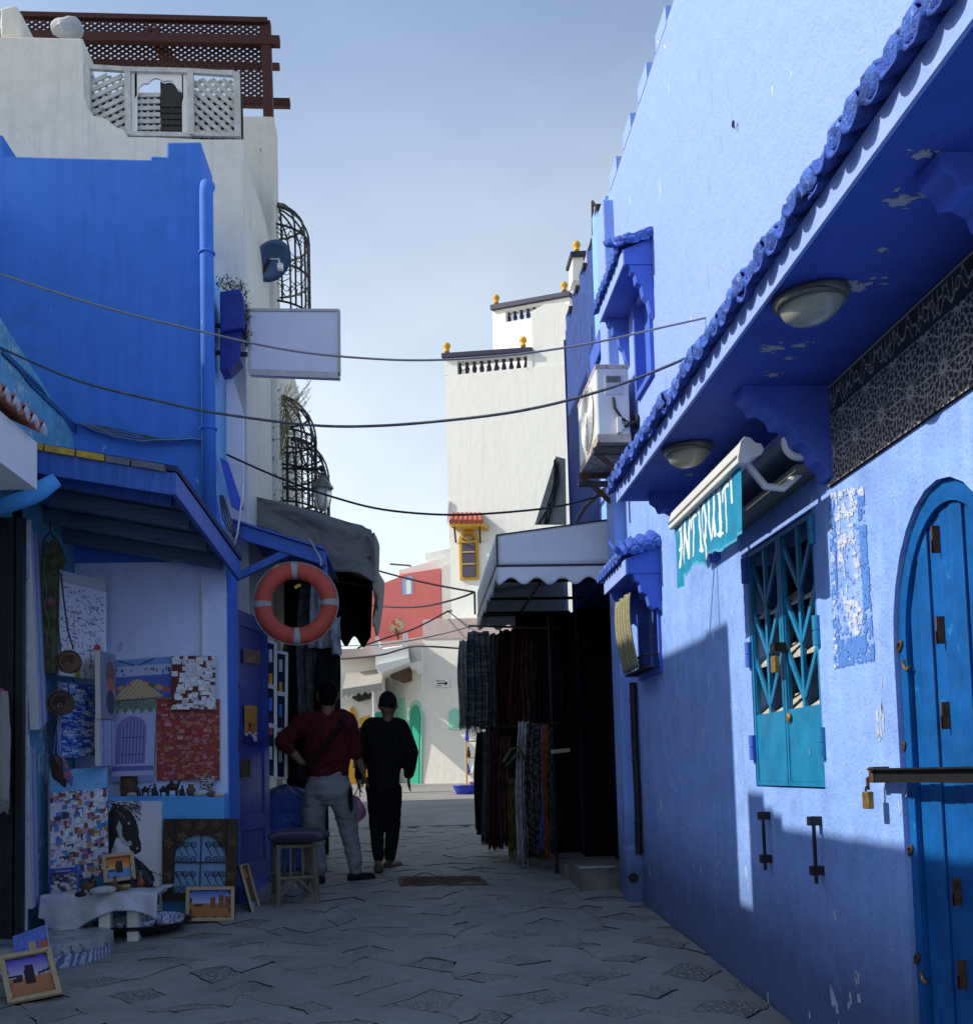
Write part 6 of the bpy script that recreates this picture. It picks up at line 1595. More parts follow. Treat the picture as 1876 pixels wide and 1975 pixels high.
canv('painting', 'maroon painting with rows of white cubic houses', [(332, 1265), (416, 1265), (416, 1368), (330, 1368)], [7.49, 7.49, 7.49, 7.49], medina(60, 72, (.13, .018, .016), WH, 120, win=(.05, .05, .2), seed=31, wr=(6, 12), hr=(4, 8)), .03)
canv('painting', 'red and pink painting of stacked medina houses', [(303, 1348), (424, 1348), (423.5, 1505), (303, 1505)], [7.535, 7.535, 7.535, 7.535],
     medina(84, 108, (.30, .035, .025), [(.40, .05, .04), (.46, .12, .13), (.34, .03, .03), (.42, .16, .06), (.24, .03, .05), (.48, .20, .22)], 420, win=(.10, .02, .05), seed=41))
canv('painting', 'violet painting of an arched studded door with steps', [(222, 1351), (302, 1349), (300, 1508), (210, 1508)], [7.53, 7.53, 7.53, 7.53], p_door())
canv('painting', 'black and white painting of a horse head with flying mane', [(210, 1545), (312, 1545), (312, 1758), (211, 1758)], [7.38, 7.38, 7.33, 7.33], p_horse(), .03)
canv('framed_picture', 'pine framed desert picture standing against the carved mirror', [(360, 1711), (453, 1710), (452, 1777), (359, 1777)], [7.22, 7.22, 7.16, 7.16], p_desert(58, 40, 0), .012, M_pine, .024)
canv('framed_picture', 'pine framed picture seen edge on leaning beside the blue door', [(460.5, 1669), (475.5, 1666), (503, 1769), (490, 1773)], [7.62, 7.9, 7.72, 7.42], p_desert(20, 60, 1), .012, M_pine, .014)
canv('framed_picture', 'pine framed red sunset picture propped on the low table', [(197, 1650), (258, 1643), (263, 1694), (202, 1706)], [6.98, 7.02, 6.95, 6.92], p_desert(44, 38, 1), .012, M_pine, .024)
canv('framed_picture', 'pine framed desert picture tilted on the ground at the left corner', [(-2, 1848), (99, 1829), (121, 1916), (18, 1941)], [5.45, 5.5, 5.28, 5.22], p_desert(58, 46, 2), .012, M_pine, .026)
canv('painted_tile', 'small painting of a kasbah tower behind the tilted frame', [(25, 1806), (89, 1783), (97, 1842), (30, 1862)], [5.62, 5.66, 5.56, 5.52], p_tower(), .02)
canv('framed_picture', 'blue framed black and white crowd picture on the low table', [(94, 1676), (150, 1672), (151, 1731), (98, 1736)], [6.82, 6.86, 6.78, 6.74], p_bw(), .012)
# tall canvases seen edge on at the stall front
canv('painting', 'tall canvas seen edge on beside the white pole', [(60, 1022), (75, 1030), (92, 1398), (78, 1400)], [6.35, 6.75, 6.75, 6.35], p_bands(16, 120), .055)
canv('painting', 'lower tall canvas seen edge on behind the white pole', [(57, 1440), (70, 1444), (76, 1745), (64, 1748)], [6.4, 6.75, 6.75, 6.4], p_bands(14, 110), .045)
# carved mirror frame with an iron arch
mir = thing('carved_mirror', 'dark carved wooden mirror surround with iron grille arch over blue', 'mirror', tuple(pY(390, 1734, 7.3)))
mq = at([(318, 1579), (462, 1579), (459, 1734), (318, 1734)], 7.36); mq[2] += V((0, -.05, 0)); mq[3] += V((0, -.05, 0))
def mq_(u, v, o=0): p = (mq[0]*(1-u)+mq[1]*u)*v+(mq[3]*(1-u)+mq[2]*u)*(1-v); return p+V((0, -o, 0))
arc = [(.15, .09), (.15, .50)]+[(.5-.35*math.cos(math.pi*k/14)*(1-.0*k), .50+.30*math.sin(math.pi*k/14)**.85) for k in range(1, 14)]+[(.85, .50), (.85, .09)]
b = MB()
N_ = len(arc)
for i in range(N_-1):
    a, c = arc[i], arc[i+1]
    if i == 0: b.prism([mq_(0, 0), mq_(0, .5), mq_(.15, .5), mq_(.15, .0)], (0, -.035, 0))
    elif i == N_-2: b.prism([mq_(.85, 0), mq_(.85, .5), mq_(1, .5), mq_(1, 0)], (0, -.035, 0))
    else: b.prism([mq_(a[0], a[1]), mq_(a[0], 1), mq_(c[0], 1), mq_(c[0], c[1])], (0, -.035, 0))
b.prism([mq_(0, .5), mq_(0, 1), mq_(.149, 1), mq_(.149, .5)], (0, -.034, 0)); b.prism([mq_(.851, .5), mq_(.851, 1), mq_(1, 1), mq_(1, .5)], (0, -.034, 0)); b.prism([mq_(.15, 0), mq_(.15, .09), mq_(.85, .09), mq_(.85, 0)], (0, -.034, 0))
b.build('frame', M_dkframe, mir, bevel=.003)
b = MB(); b.prism([mq_(.1, .05, -.005), mq_(.9, .05, -.005), mq_(.9, .9, -.005), mq_(.1, .9, -.005)], (0, .01, 0)); b.build('glass', plain('sky_blue_panel', (.16, .34, .56), .4, .4, 0, .1, 4, 0), mir)
M_carv = plain('worn_carving', (.10, .062, .035), .6, .3, 0, .4)
b = MB()
for (u, v) in ((.25, .78), (.75, .78), (.07, .7), (.93, .7), (.07, .3), (.93, .3), (.3, .92), (.7, .92), (.5, .92)):
    c = mq_(u, v, .038); b.sphere(c, .02, 8, 5, (1, .4, 1))
    for k in range(5):
        a = k*1.256; b.sphere(c+V((math.cos(a)*.024, 0, math.sin(a)*.024)), .014, 6, 4, (1, .4, 1))
b.build('carving', M_carv, mir)['kind'] = 'stuff'
b = MB()
for u in (.5,): b.bar(mq_(u, .08, .012), mq_(u, .8, .012), .008, .008, (0, 1, 0))
b.bar(mq_(.15, .46, .012), mq_(.85, .46, .012), .010, .01, (0, 1, 0))
for u in (.21, .30, .40, .60, .70, .79):
    for (v0, v1, s_) in ((.10, .30, 1), (.46, .66, -1)):
        b.bar(mq_(u-.05, v1+.05, .012), mq_(u+.05, v0+.08, .012), .0045, .006, (0, 1, 0))
        for vv_ in (v0+.04, v1+.02):
            c = mq_(u, vv_, .014); b.torus(c, .020, .0022, (0, 1, 0), 14, 4); b.torus(c, .011, .002, (0, 1, 0), 10, 4)
b.build('iron_scroll', M_black, mir)

# low table with cloth, goods on it
tbl = thing('low_table', 'low table under a crumpled white cloth in the art stall', 'table', (-2.0, 6.9, gz(6.9)))
tz = -.715; tx0, tx1, ty0, ty1 = pY(104, 1735, 6.7).x, pY(312, 1712, 6.9).x, 6.62, 7.05
b = MB(); b.box((tx0, ty0, tz-.03), (tx1, ty1, tz)); b.build('table_top', M_whitew, tbl)
for (x_, y_) in ((tx0+.10, ty0+.04), (tx0+.34, ty0+.03), (tx1-.12, ty0+.06), (tx0+.1, ty1-.06), (tx1-.1, ty1-.06)):
    b = MB(); b.box((x_-.035, y_-.03, gz(y_)), (x_+.035, y_+.03, tz-.03)); b.build('leg', M_whitew, tbl)
def tcf(u, v):
    x = lerp(tx0-.05, tx1+.05, u); t = (1-v)*1.0
    if t < .55: y, z = lerp(ty1, ty0-.02, t/.55), tz+.012
    else:
        k_ = (t-.55)/.45; y, z = ty0-.022-.03*k_, tz+.012-k_*(.13+.05*math.sin(u*7)+.06*(1-u)*(u > .05))
    w_ = max(0, t-.4)
    return V((x, y+.02*w_*math.sin(u*23+3*v), z+.012*mnoise.noise(V((u*9, v*7, 2)))+.012*w_*math.sin(u*17)))
b = MB(); b.grid(tcf, 60, 24); o = b.build('table_cloth', cloth('crumpled_white_cloth', (.50, .52, .55), None, (9, 9, 9), .08), None, True); s_ = o.modifiers.new('t', 'SOLIDIFY'); s_.thickness = .006
tag(o, 'crumpled white cloth draped over the low stall table', 'cloth')
cols_ = [M_dkframe, M_carv, M_peel, M_brass, M_stone, M_black]
def figurine(c, s, kind, mat, label, grp='little carved figures at the art stall'):
    b_ = MB()
    if kind == 0:                    # camel or horse
        b_.sphere(c+V((0, 0, s*.55)), s*.32, 10, 7, (1.25, .6, .75))
        for dx in (-.25, .25):
            for dy in (-.12, .12): b_.tube([c+V((dx*s, dy*s, s*.45)), c+V((dx*s*1.05, dy*s, 0))], [s*.08, s*.05], 6)
        b_.tube([c+V((.32*s, 0, .6*s)), c+V((.46*s, 0, .95*s)), c+V((.62*s, 0, 1.0*s))], [s*.11, s*.075, s*.06], 7); b_.sphere(c+V((-.05*s, 0, .82*s)), s*.13, 8, 5)
        b_.tube([c+V((-.38*s, 0, .6*s)), c+V((-.48*s, 0, .3*s))], [s*.035, s*.02], 5)
    elif kind == 1:                  # seated figure
        b_.lathe([(s*.02, 0), (s*.34, .02*s), (s*.3, .2*s), (s*.2, .5*s), (s*.16, .68*s), (s*.08, .74*s), (s*.12, .84*s), (s*.11, .95*s), (s*.02, 1.02*s)], c, (0, 0, 1), 12, sx=1, sy=.75)
        b_.tube([c+V((-.18*s, -.05*s, .6*s)), c+V((-.32*s, -.15*s, .35*s)), c+V((-.1*s, -.25*s, .3*s))], [s*.07, s*.06, s*.05], 6)
    elif kind == 2:                  # tajine
        b_.lathe([(s*.02, 0), (s*.4, .03*s), (s*.5, .16*s), (s*.42, .2*s), (s*.3, .4*s), (s*.12, .75*s), (s*.06, .8*s), (s*.1, .88*s), (s*.02, .95*s)], c, (0, 0, 1), 14)
    elif kind == 3:                  # shell or stone
        b_.sphere(c+V((0, 0, s*.28)), s*.5, 10, 7, (1.3, .8, .6)).jitter(s*.12, 6/s*.15, int(c.x*50))
    else:                            # little jar
        b_.lathe([(s*.2, 0), (s*.36, .25*s), (s*.36, .5*s), (s*.18, .75*s), (s*.22, .9*s), (s*.12, .9*s), (s*.1, .6*s)], c, (0, 0, 1), 12)
    return tag(b_.build('figurine', mat, None, kind in (1, 2, 3, 4)), label, 'figurine', grp)
led = [(254, 1536, .055, 3, 4, 'pale stone at the left end of the sky blue ledge'), (268, 1535, .06, 1, 5, 'small dark seated figure left of the ledge camels'), (281, 1535, .075, 0, 0, 'dark wooden camel, first of the row on the ledge'), (299, 1535, .085, 1, 5, 'dark rearing carved figure in the middle of the ledge'),
       (316, 1535, .075, 0, 5, 'black wooden camel right of the rearing figure'), (333, 1535, .11, 0, 0, 'tall dark carved horse on the ledge'), (352, 1535, .07, 1, 5, 'small dark seated figure right of the tall horse'), (369, 1535, .085, 4, 1, 'brown jar with pale neck on the ledge'),
       (388, 1536, .07, 3, 2, 'grey fossil stone before the small printed panel'), (408, 1537, .05, 3, 1, 'flat brown shell near the ledge end'), (424, 1538, .05, 3, 4, 'pinkish flat shell at the right end of the ledge')]
for px, py, s_, kd, mi, lab in led: figurine(pZ(px, py, -.105), s_, kd, cols_[mi], lab)
fb = at([(233, 1497), (262, 1497), (262, 1538), (233, 1538)], 7.46); b = MB(); b.prism(fb, (0, .05, 0)); o = tag(b.build('carved_plaque', M_dkframe), 'dark carved wooden plaque standing on the sky blue ledge', 'plaque')
b = MB(); b.sphere((fb[0]+fb[2])/2+V((0, -.005, 0)), .045, 12, 8, (1, .4, 1.15)); b.torus((fb[0]+fb[2])/2+V((0, -.01, 0)), .05, .008, (0, 1, 0), 18, 6); b.build('relief', M_carv, o)
canv('small_panel', 'small black and white striped panel on the ledge under the red painting', [(386, 1497), (413, 1497), (413, 1530), (386, 1530)], [7.46]*4, medina(24, 30, (.42, .43, .44), [(.03, .03, .04)], 60, seed=51, wr=(2, 7), hr=(1, 2)), .015)
tg = [(168, 1722, .10, 0, 1, 'brown camel figure beside the blue framed picture'), (180, 1716, .11, 1, 5, 'dark robed figure on the low table'), (192, 1722, .09, 3, 2, 'grey rough stone on the low table'), (206, 1720, .09, 3, 4, 'pale speckled stone below the sunset picture'), (222, 1716, .10, 1, 1, 'brown robed figure below the sunset picture'),
      (238, 1712, .08, 3, 3, 'golden brown shell on the low table'), (255, 1708, .08, 2, 5, 'small dark tajine right of the sunset picture'), (272, 1706, .08, 2, 1, 'red brown tajine on the low table'), (288, 1707, .06, 3, 5, 'black round stone near the table end'), (302, 1708, .06, 4, 4, 'pale little jar at the right end of the low table'), (157, 1726, .06, 3, 5, 'dark pebble left end of the low table')]
M_redclay = plain('red_clay', (.30, .06, .03), .6)
for px, py, s_, kd, mi, lab in tg: figurine(pZ(px, py+4, tz+.014), s_, kd, M_redclay if 'red brown' in lab else cols_[mi], lab)
# shallow basket with slippers and bowls
bk = thing('shallow_basket', 'shallow dark basket on the paving below the horse painting', 'basket', tuple(pG(278, 1800)))
g_ = pG(276, 1802); g_.z = gz(g_.y)+.012
b = MB(); b.lathe([(.10, 0), (.22, .02), (.31, .07), (.32, .08), (.30, .075), (.20, .03), (.01, .02)], g_, (0, 0, 1), 26); b.build('bowl', M_black, bk, True)
M_cer = plain('blue_white_ceramic', (.50, .53, .58), .3, .5, 0, .2, 40, .0, wear=(.04, .07, .28), wfrom=.5)
for k, (dx, dy, r_, lab) in enumerate(((-.13, -.06, .085, 'blue and white ceramic bowl at the left of the shallow basket'), (.02, -.10, .09, 'front blue and white ceramic bowl in the shallow basket'), (.17, -.02, .10, 'largest blue patterned bowl tipped at the right of the basket'), (.02, .10, .08, 'rear pale bowl in the shallow basket'))):
    b = MB(); b.lathe([(r_*.5, 0), (r_*.9, r_*.3), (r_, r_*.75), (r_*.95, r_*.76), (r_*.85, r_*.32), (.005, r_*.15)], g_+V((dx, dy, .035)), (.12*(k-1), -.15, 1), 20); tag(b.build('ceramic_bowl', M_cer, None, True), lab, 'bowl', 'bowls in the shallow basket')
# tiled half round step
ts = thing('tiled_step', 'half round step with blue and white patterned tiles', 'step', tuple(pG(150, 1850)))
scx, scy, sr = -2.35, 6.30, .44; szt = gz(6.2)+.135
def sarc(k, n, rr=1): a = -math.pi*.62+math.pi*.98*k/n; return V((scx+math.cos(a)*sr*1.12*rr, scy+math.sin(a)*sr*rr, 0))
def m_tile():
    t = NT('blue_white_step_tile'); p = t.pos()
    v = t.n('ShaderNodeTexVoronoi'); v.inputs['Scale'].default_value = 26; v.feature = 'DISTANCE_TO_EDGE'; t.l(p, v.inputs['Vector'])
    w_ = t.n('ShaderNodeTexWave', wave_type='RINGS'); w_.inputs['Scale'].default_value = 9; w_.inputs['Distortion'].default_value = 4; t.l(p, w_.inputs['Vector'])
    c = t.mix(t.ramp(w_.outputs['Fac'], .55, .62), (.50, .53, .58), (.10, .15, .28)); c = t.mix(t.ramp(v.outputs['Distance'], .02, .05, (1, 1, 1, 1), (0, 0, 0, 1)), c, (.16, .2, .3))
    return t.fin(c, .4, .4)
M_stile = m_tile()
nt = 8
for k in range(nt):
    a, c = sarc(k, nt), sarc(k+1, nt); b = MB()
    g0 = gz(6)
    b.prism([(a.x, a.y, g0-.02), (c.x, c.y, g0-.02), (c.x, c.y, szt-.004), (a.x, a.y, szt-.004)], (V((scx, scy, 0))-(a+c)/2).normalized()*.015); b.build('riser_tile', M_stile, ts)
M_marble = plain('greenish_marble', (.34, .36, .36), .35, .5, 0, .35, 7, .1, wear=(.07, .10, .10), wfrom=.56)
b = MB(); b.prism([(sarc(k, 16).x, sarc(k, 16).y, szt-.06) for k in range(17)]+[(scx-.35, scy+.05, szt-.06)], (0, 0, .06)); b.build('top_slab', M_marble, ts, bevel=.004)

# dress and bags hung at the stall
dr = thing('olive_dress', 'olive embroidered tunic on a hanger at the stall front', 'dress', tuple(pY(100, 1030, 6.7)))
Yd = 6.72
M_olive = cloth('olive_cotton', (.085, .09, .045))
outl = [(82, 1038), (92, 1050), (97, 1042), (108, 1036), (126, 1078), (118, 1098), (112, 1092), (108, 1150), (106, 1220), (106, 1298), (84, 1300), (80, 1200), (78, 1090)]
b = MB(); b.prism(at(outl, Yd), (0, .05, 0)); b.jitter(.006, 12); b.build('tunic', M_olive, dr, bevel=.012)
b = MB(); b.tube([pY(84, 1040, Yd+.02), pY(97, 1027, Yd+.02), pY(106, 1038, Yd+.02)], .006, 5); b.tube([pY(97, 1027, Yd+.02), pY(97, 1008, Yd+.02)], .005, 5); b.build('hanger', M_black, dr)
M_emb = plain('pale_embroidery', (.16, .15, .10), .8); b = MB()
b.tube([pY(84+3*math.sin(k*.9)+k*.5, 1060+k*9, Yd-.006) for k in range(22)], .003, 4); b.tube([pY(92, 1050, Yd-.006), pY(90, 1066, Yd-.006), pY(86, 1040, Yd-.006)], .004, 4)
b.build('embroidery', M_emb, dr); b = MB()
for k in range(5): a = k*1.256; p = pY(98, 1160, Yd-.007); b.tube([p, p+V((math.cos(a)*.035, 0, math.sin(a)*.035)), p+V((math.cos(a+.5)*.028, 0, math.sin(a+.5)*.028)), p], .003, 4)
b.build('flower', plain('pink_thread', (.35, .12, .18), .8), dr)
M_leather = plain('brown_leather', (.085, .035, .018), .45, .4, 0, .35, 14, .3); M_leather2 = plain('dark_brown_leather', (.038, .02, .014), .45, .4, 0, .3, 14, .3)
for (px, py, r_, mt, lab, st) in ((133, 1277, .075, M_leather, 'round brown leather bag on a long dark strap', [(118, 1105), (124, 1160), (131, 1215), (142, 1250)]), (117, 1356, .082, M_leather2, 'round dark leather bag hanging below the brown one', [(131, 1312), (133, 1330), (134, 1345)])):
    t = thing('leather_bag', lab, 'bag', tuple(pY(px, py, 6.8))); c = pY(px, py, 6.78)
    b = MB(); b.lathe([(.005, 0), (r_*.9, .002), (r_, .018), (r_, .042), (r_*.9, .055), (.005, .057)], c+V((0, .03, 0)), (.25, -1, 0), 26); b.build('body', mt, t, bevel=.004)
    b = MB(); b.torus(c+V((.008, -.025, 0)), r_*.97, .005, (.25, -1, 0), 28, 6); b.build('stitched_rim', M_carv, t)
    b = MB(); b.prism([c+V((-.6*r_, -.022, .55*r_)), c+V((.6*r_, -.032, .55*r_)), c+V((.55*r_, -.036, -.05*r_)), c+V((.2*r_, -.036, -.22*r_)), c+V((-.2*r_, -.034, -.22*r_)), c+V((-.55*r_, -.03, -.05*r_))], (0, -.008, 0)); b.build('flap', mt, t, bevel=.003)
    b = MB(); b.torus(c+V((.012, -.044, -.22*r_)), .012, .003, (0, 1, 0), 14, 5); b.build('buckle', M_brass, t)
    b = MB(); b.tube([pY(x, y, 6.74) for x, y in st], .012, 6, flat=.4); 
    if r_ < .08: b.tube([pY(113, 1140, 6.82), pY(112, 1200, 6.82), pY(118, 1262, 6.82)], .011, 6, flat=.4)
    b.build('strap', M_leather2, t)
pb = thing('cloth_pouch', 'bundle of small dark and striped pouches hung on a blue cord', 'bag', tuple(pY(118, 1490, 6.8)))
b = MB(); b.prism(at([(95, 1455), (108, 1452), (128, 1490), (124, 1522), (112, 1510), (98, 1500)], 6.75), (0, .06, 0)); b.build('pouch', M_leather2, pb, bevel=.02)
b = MB(); b.prism(at([(118, 1457), (128, 1470), (140, 1500), (138, 1518), (122, 1500)], 6.72), (0, .03, 0)); b.build('pouch', cloth('striped_pouch', (.10, .16, .35), (.40, .12, .12), (3, 3, 40), thr=(.5, .52)), pb, bevel=.01)
b = MB(); b.tube([pY(104, 1455, 6.76), pY(110, 1400, 6.76), pY(114, 1455, 6.76)], .006, 5); b.build('cord', M_trim, pb)
# fringed rug at the extreme left edge
hang('striped_rug', 'pale rug with pink stripes and fringe at the left edge', 'rug', (-22, 17), 1330, 1548, 5.8, cloth('pink_striped_rug', (.34, .32, .30), (.40, .05, .10), (2, 2, 22), thr=(.60, .62)), 1, .015, .06)

# ------------------------------------------------------------------ second stall: lean-to, lifebuoy, door, tarpaulin, clothes
st2 = thing('blue_leanto', 'dark blue timber lean-to roof with diagonal brace behind the lifebuoy', 'lean-to', (-1.1, 8.6, 1.9))
a, c = pY(447, 1006, 8.2), pY(629, 1063, 8.2)
b = MB(); b.prism([a, c, c+V((0, 0, -.12)), a+V((0, 0, -.12))], (0, .03, 0)); b.build('fascia_board', M_bluewood, st2, bevel=.003)
nn = 6
for k in range(nn):
    b = MB(); p0, p1 = a.lerp(c, k/nn), a.lerp(c, (k+1)/nn); b.prism([p0+V((.002, -.03, .004)), p1+V((-.002, -.03, .004)), p1+V((-.002, -.03, .022)), p0+V((.002, -.03, .022))], (0, 1.3, 0)); b.build('roof_board', M_bluewood, st2)
b = MB(); b.bar(pY(443, 1120, 8.24), pY(562, 1062, 8.24), .06, .05, (0, 1, 0)); b.build('brace', M_bluewood, st2, bevel=.003)
b = MB(); b.box((c.x-.03, 8.23, c.z-.30), (c.x+.0, 8.30, c.z-.10)); b.build('hanging_block', M_bluewood, st2)
b = MB(); b.box((-1.62, 8.45, -1.1), (-.60, 8.50, 1.85)) if False else b.box((-1.60, 10.6, -1.1), (-.93, 10.65, 2.2)); b.build('rear_screen', M_dark, st2)
# blue panelled door standing open
dq = [pY(447, 1172, 8.0), pY(512, 1182, 8.75), None, None]
dl = thing('blue_door', 'open blue panelled shop door with orange poster', 'door', (-1.4, 8.2, gz(8.2)))
bz = lambda y: gz(y)+.12
a, c = V((dq[0].x, dq[0].y, 0)), V((dq[1].x, dq[1].y, 0)); du = (c-a); dn = V((du.y, -du.x, 0)).normalized(); zt_ = dq[0].z
def dp(u, z, o=0): return V((a.x+du.x*u+dn.x*o, a.y+du.y*u+dn.y*o, z))
if dn.y > 0: dn = -dn
M_bdoor = plain('navy_blue_door_paint', (.018, .045, .24), .5, .4, 0, .25, 8, .2)
zb_ = bz(8.1)
b = MB(); b.prism([dp(0, zb_), dp(1, zb_), dp(1, zt_), dp(0, zt_)], -dn*.04); b.build('leaf', M_bdoor, dl)
for (u0, u1, z0_, z1_) in ((0, .16, zb_, zt_), (.84, 1, zb_, zt_), (.16, .84, zt_-.12, zt_), (.16, .84, .30, .42), (.16, .84, -.42, -.30), (.16, .84, zb_, zb_+.15)):
    b = MB(); b.prism([dp(u0, z0_, .001), dp(u1, z0_, .001), dp(u1, z1_, .001), dp(u0, z1_, .001)], dn*.018); b.build('rail', M_bdoor, dl, bevel=.004)
for k in range(7):
    u0 = .16+.68*k/7; b = MB(); b.prism([dp(u0+.004, zb_+.15), dp(u0+.093, zb_+.15), dp(u0+.093, zt_-.12), dp(u0+.004, zt_-.12)], dn*.006); b.build('plank', M_bdoor, dl)
def onD(px, py, o=.02): cc = a+dn*o; d = ray(px, py); return d*(cc.dot(dn)/d.dot(dn))
b = MB(); b.prism([onD(469, 1251), onD(502, 1255), onD(502, 1280), onD(469, 1278)], dn*.004); b.build('wood_patch', plain('raw_wood_patch', (.20, .13, .09), .8, .2, 0, .4), dl)
b = MB(); b.prism([onD(461, 1464), onD(477, 1464), onD(477, 1498), onD(461, 1498)], dn*.03); b.build('lock_box', M_rust, dl, bevel=.004)
b = MB(); b.tube([onD(463, 1408), onD(463, 1408, .05), onD(463, 1450, .05), onD(463, 1450)], .007, 6); b.tube([onD(459, 1310), onD(462, 1320, .04), onD(459, 1335)], .008, 6); b.build('handle', M_rust, dl)
pw_, ph_ = 30, 64; img = np.full((ph_, pw_, 3), 0.0); img[:] = (.50, .22, .03); r_ = np.random.default_rng(3)
for y in (6, 9, 12, 15, 18, 21):
    for x in range(4, 26):
        if r_.random() < .55: img[y, x] = (.30, .12, .03)
yy, xx_ = np.mgrid[0:ph_, 0:pw_]
img[((xx_-12)/5)**2+((yy-33)/5)**2 < 1] = (.08, .03, .03); img[(yy > 37) & (yy < 47) & (np.abs(xx_-12) < 3+(yy-37)*.5)] = (.40, .03, .03); img[(yy > 30) & (yy < 33) & (xx_ > 18) & (xx_ < 27)] = (.05, .03, .03); img[(yy > 35) & (yy < 43) & (xx_ > 19) & (xx_ < 27) & ((xx_+yy) % 3 == 0)] = (.1, .03, .03)
img[(yy > 45+3*np.sin(xx_*.4)) & (yy < 49+3*np.sin(xx_*.4))] = (.55, .55, .58); img[(yy >= 49+3*np.sin(xx_*.4))] = (.03, .02, .14); img[((xx_-25)/5)**2+((yy-53)/6)**2 < 1] = (.5, .52, .56)
pst = thing('poster', 'orange and violet printed poster stuck on the blue door', 'poster', tuple(onD(485, 1400)))
q4_ = [onD(472, 1360, .024), onD(496, 1362, .024), onD(496, 1437, .024), onD(472, 1432, .024)]
raster('print', lambda u, v: tuple((q4_[0]*(1-u)+q4_[1]*u)*v+(q4_[3]*(1-u)+q4_[2]*u)*(1-v)), img, M_ink, pst)
b = MB(); b.box((-1.62, 7.9, gz(8)-.05), (-1.30, 9.0, gz(8.4)+.11)); tag(b.build('door_step', M_trim), 'low blue painted kerb under the open blue door', 'step')
# lifebuoy
lb = thing('lifebuoy', 'orange red lifebuoy with white bands hanging from the lean-to', 'lifebuoy', tuple(pY(571, 1163, 8.08)))
lc = pY(571, 1164, 8.06); Rl, rl = .262, .068
M_buoy = plain('orange_buoy_vinyl', (.46, .065, .035), .55, .35, 0, .22, 7, .25, wear=(.34, .11, .08), wfrom=.63)
M_band = plain('grey_reflective_band', (.30, .32, .30), .5, .3, 0, .3, 14, .2)
b = MB(); b.torus(lc, Rl, rl, (.06, -1, 0), 64, 16, flat=.72); b.build('ring', M_buoy, lb, True)
ax_ = V((.06, -1, 0)).normalized(); x_ = V((0, 0, 1)).cross(ax_).normalized(); y_ = ax_.cross(x_)
for k in range(4):
    t0_ = math.pi/2*k+.02
    b = MB(); b.torus(lc, Rl, rl*1.03, (.06, -1, 0), 6, 16, flat=.73, a0=t0_-.085, a1=t0_+.085); b.build('band', M_band, lb, True)
b = MB()
for k in range(8):
    t0_ = math.pi/4*(k//2*2)+math.pi/4+(-.16 if k % 2 else .16); d = x_*math.cos(t0_)+y_*math.sin(t0_); b.sphere(lc+d*(Rl+rl*.86), .016, 8, 6)
b.build('rope_lug', M_redclay, lb)
b = MB(); pts_ = []
for k in range(41):
    t0_ = math.pi*2*k/40; d = x_*math.cos(t0_)+y_*math.sin(t0_); pts_.append(lc+d*(Rl+rl*(1.0+.10*abs(math.sin(t0_*2+.6))))+ax_*.01)
b.tube(pts_, .004, 5); b.tube([lc+x_*.20+y_*.30, lc+x_*.2+y_*.36, lc+V((.1, .1, .55))], .008, 6); b.build('grab_rope', M_whitem if False else M_band, lb)
for (px, py) in ((533, 1092), (574, 1129)):
    b = MB(); b.prism(at([(px-7, py+2), (px+3, py-4), (px+8, py), (px-4, py+7)], 8.12), (0, .01, 0)); tag(b.build('yellow_tag', plain('yellow_tape', (.65, .45, .03), .5)), 'scrap of yellow tape %s the lifebuoy' % ('above' if py < 1100 else 'inside'), 'tape')
# white framed display racks beside the door
for (q_, Y, lab) in (([(509, 1234), (528, 1238), (528, 1500), (509, 1497)], 8.75, 'front white framed postcard display beside the blue door'), ([(527, 1256), (550, 1258), (548, 1502), (527, 1500)], 9.0, 'rear white framed display case beside the blue door')):
    t = thing('display_case', lab, 'display case', tuple(pY(q_[2][0], q_[2][1], Y)), 'white framed displays beside the door'); w4 = at(q_, Y); w4[1] += V((0, .12, 0)); w4[2] += V((0, .12, 0))
    b = MB(); b.prism([p+V((0, .01, 0)) for p in w4], (0, .06, 0)); b.build('glass', plain('dark_display_glass', (.02, .03, .06), .15, .5, 0, .4, 5, 0), t)
    for i in range(4):
        b = MB(); b.bar(w4[i], w4[(i+1) % 4], .024, .03, (0, 1, 0)); b.build('frame', M_white, t)
    for k in (.33, .62):
        b = MB(); b.bar(w4[0].lerp(w4[3], k), w4[1].lerp(w4[2], k), .035, .03, (0, 1, 0)); b.build('frame', M_white, t)
    for k in range(5):
        b = MB(); p = w4[0].lerp(w4[3], .1+.18*k).lerp(w4[1].lerp(w4[2], .1+.18*k), .5); b.box(p+V((-.02, 0, -.06)), p+V((.02, .01, .05))); b.build('card', (M_panel, M_ochre, M_front, M_redclay)[k % 4 if k else 0], t)
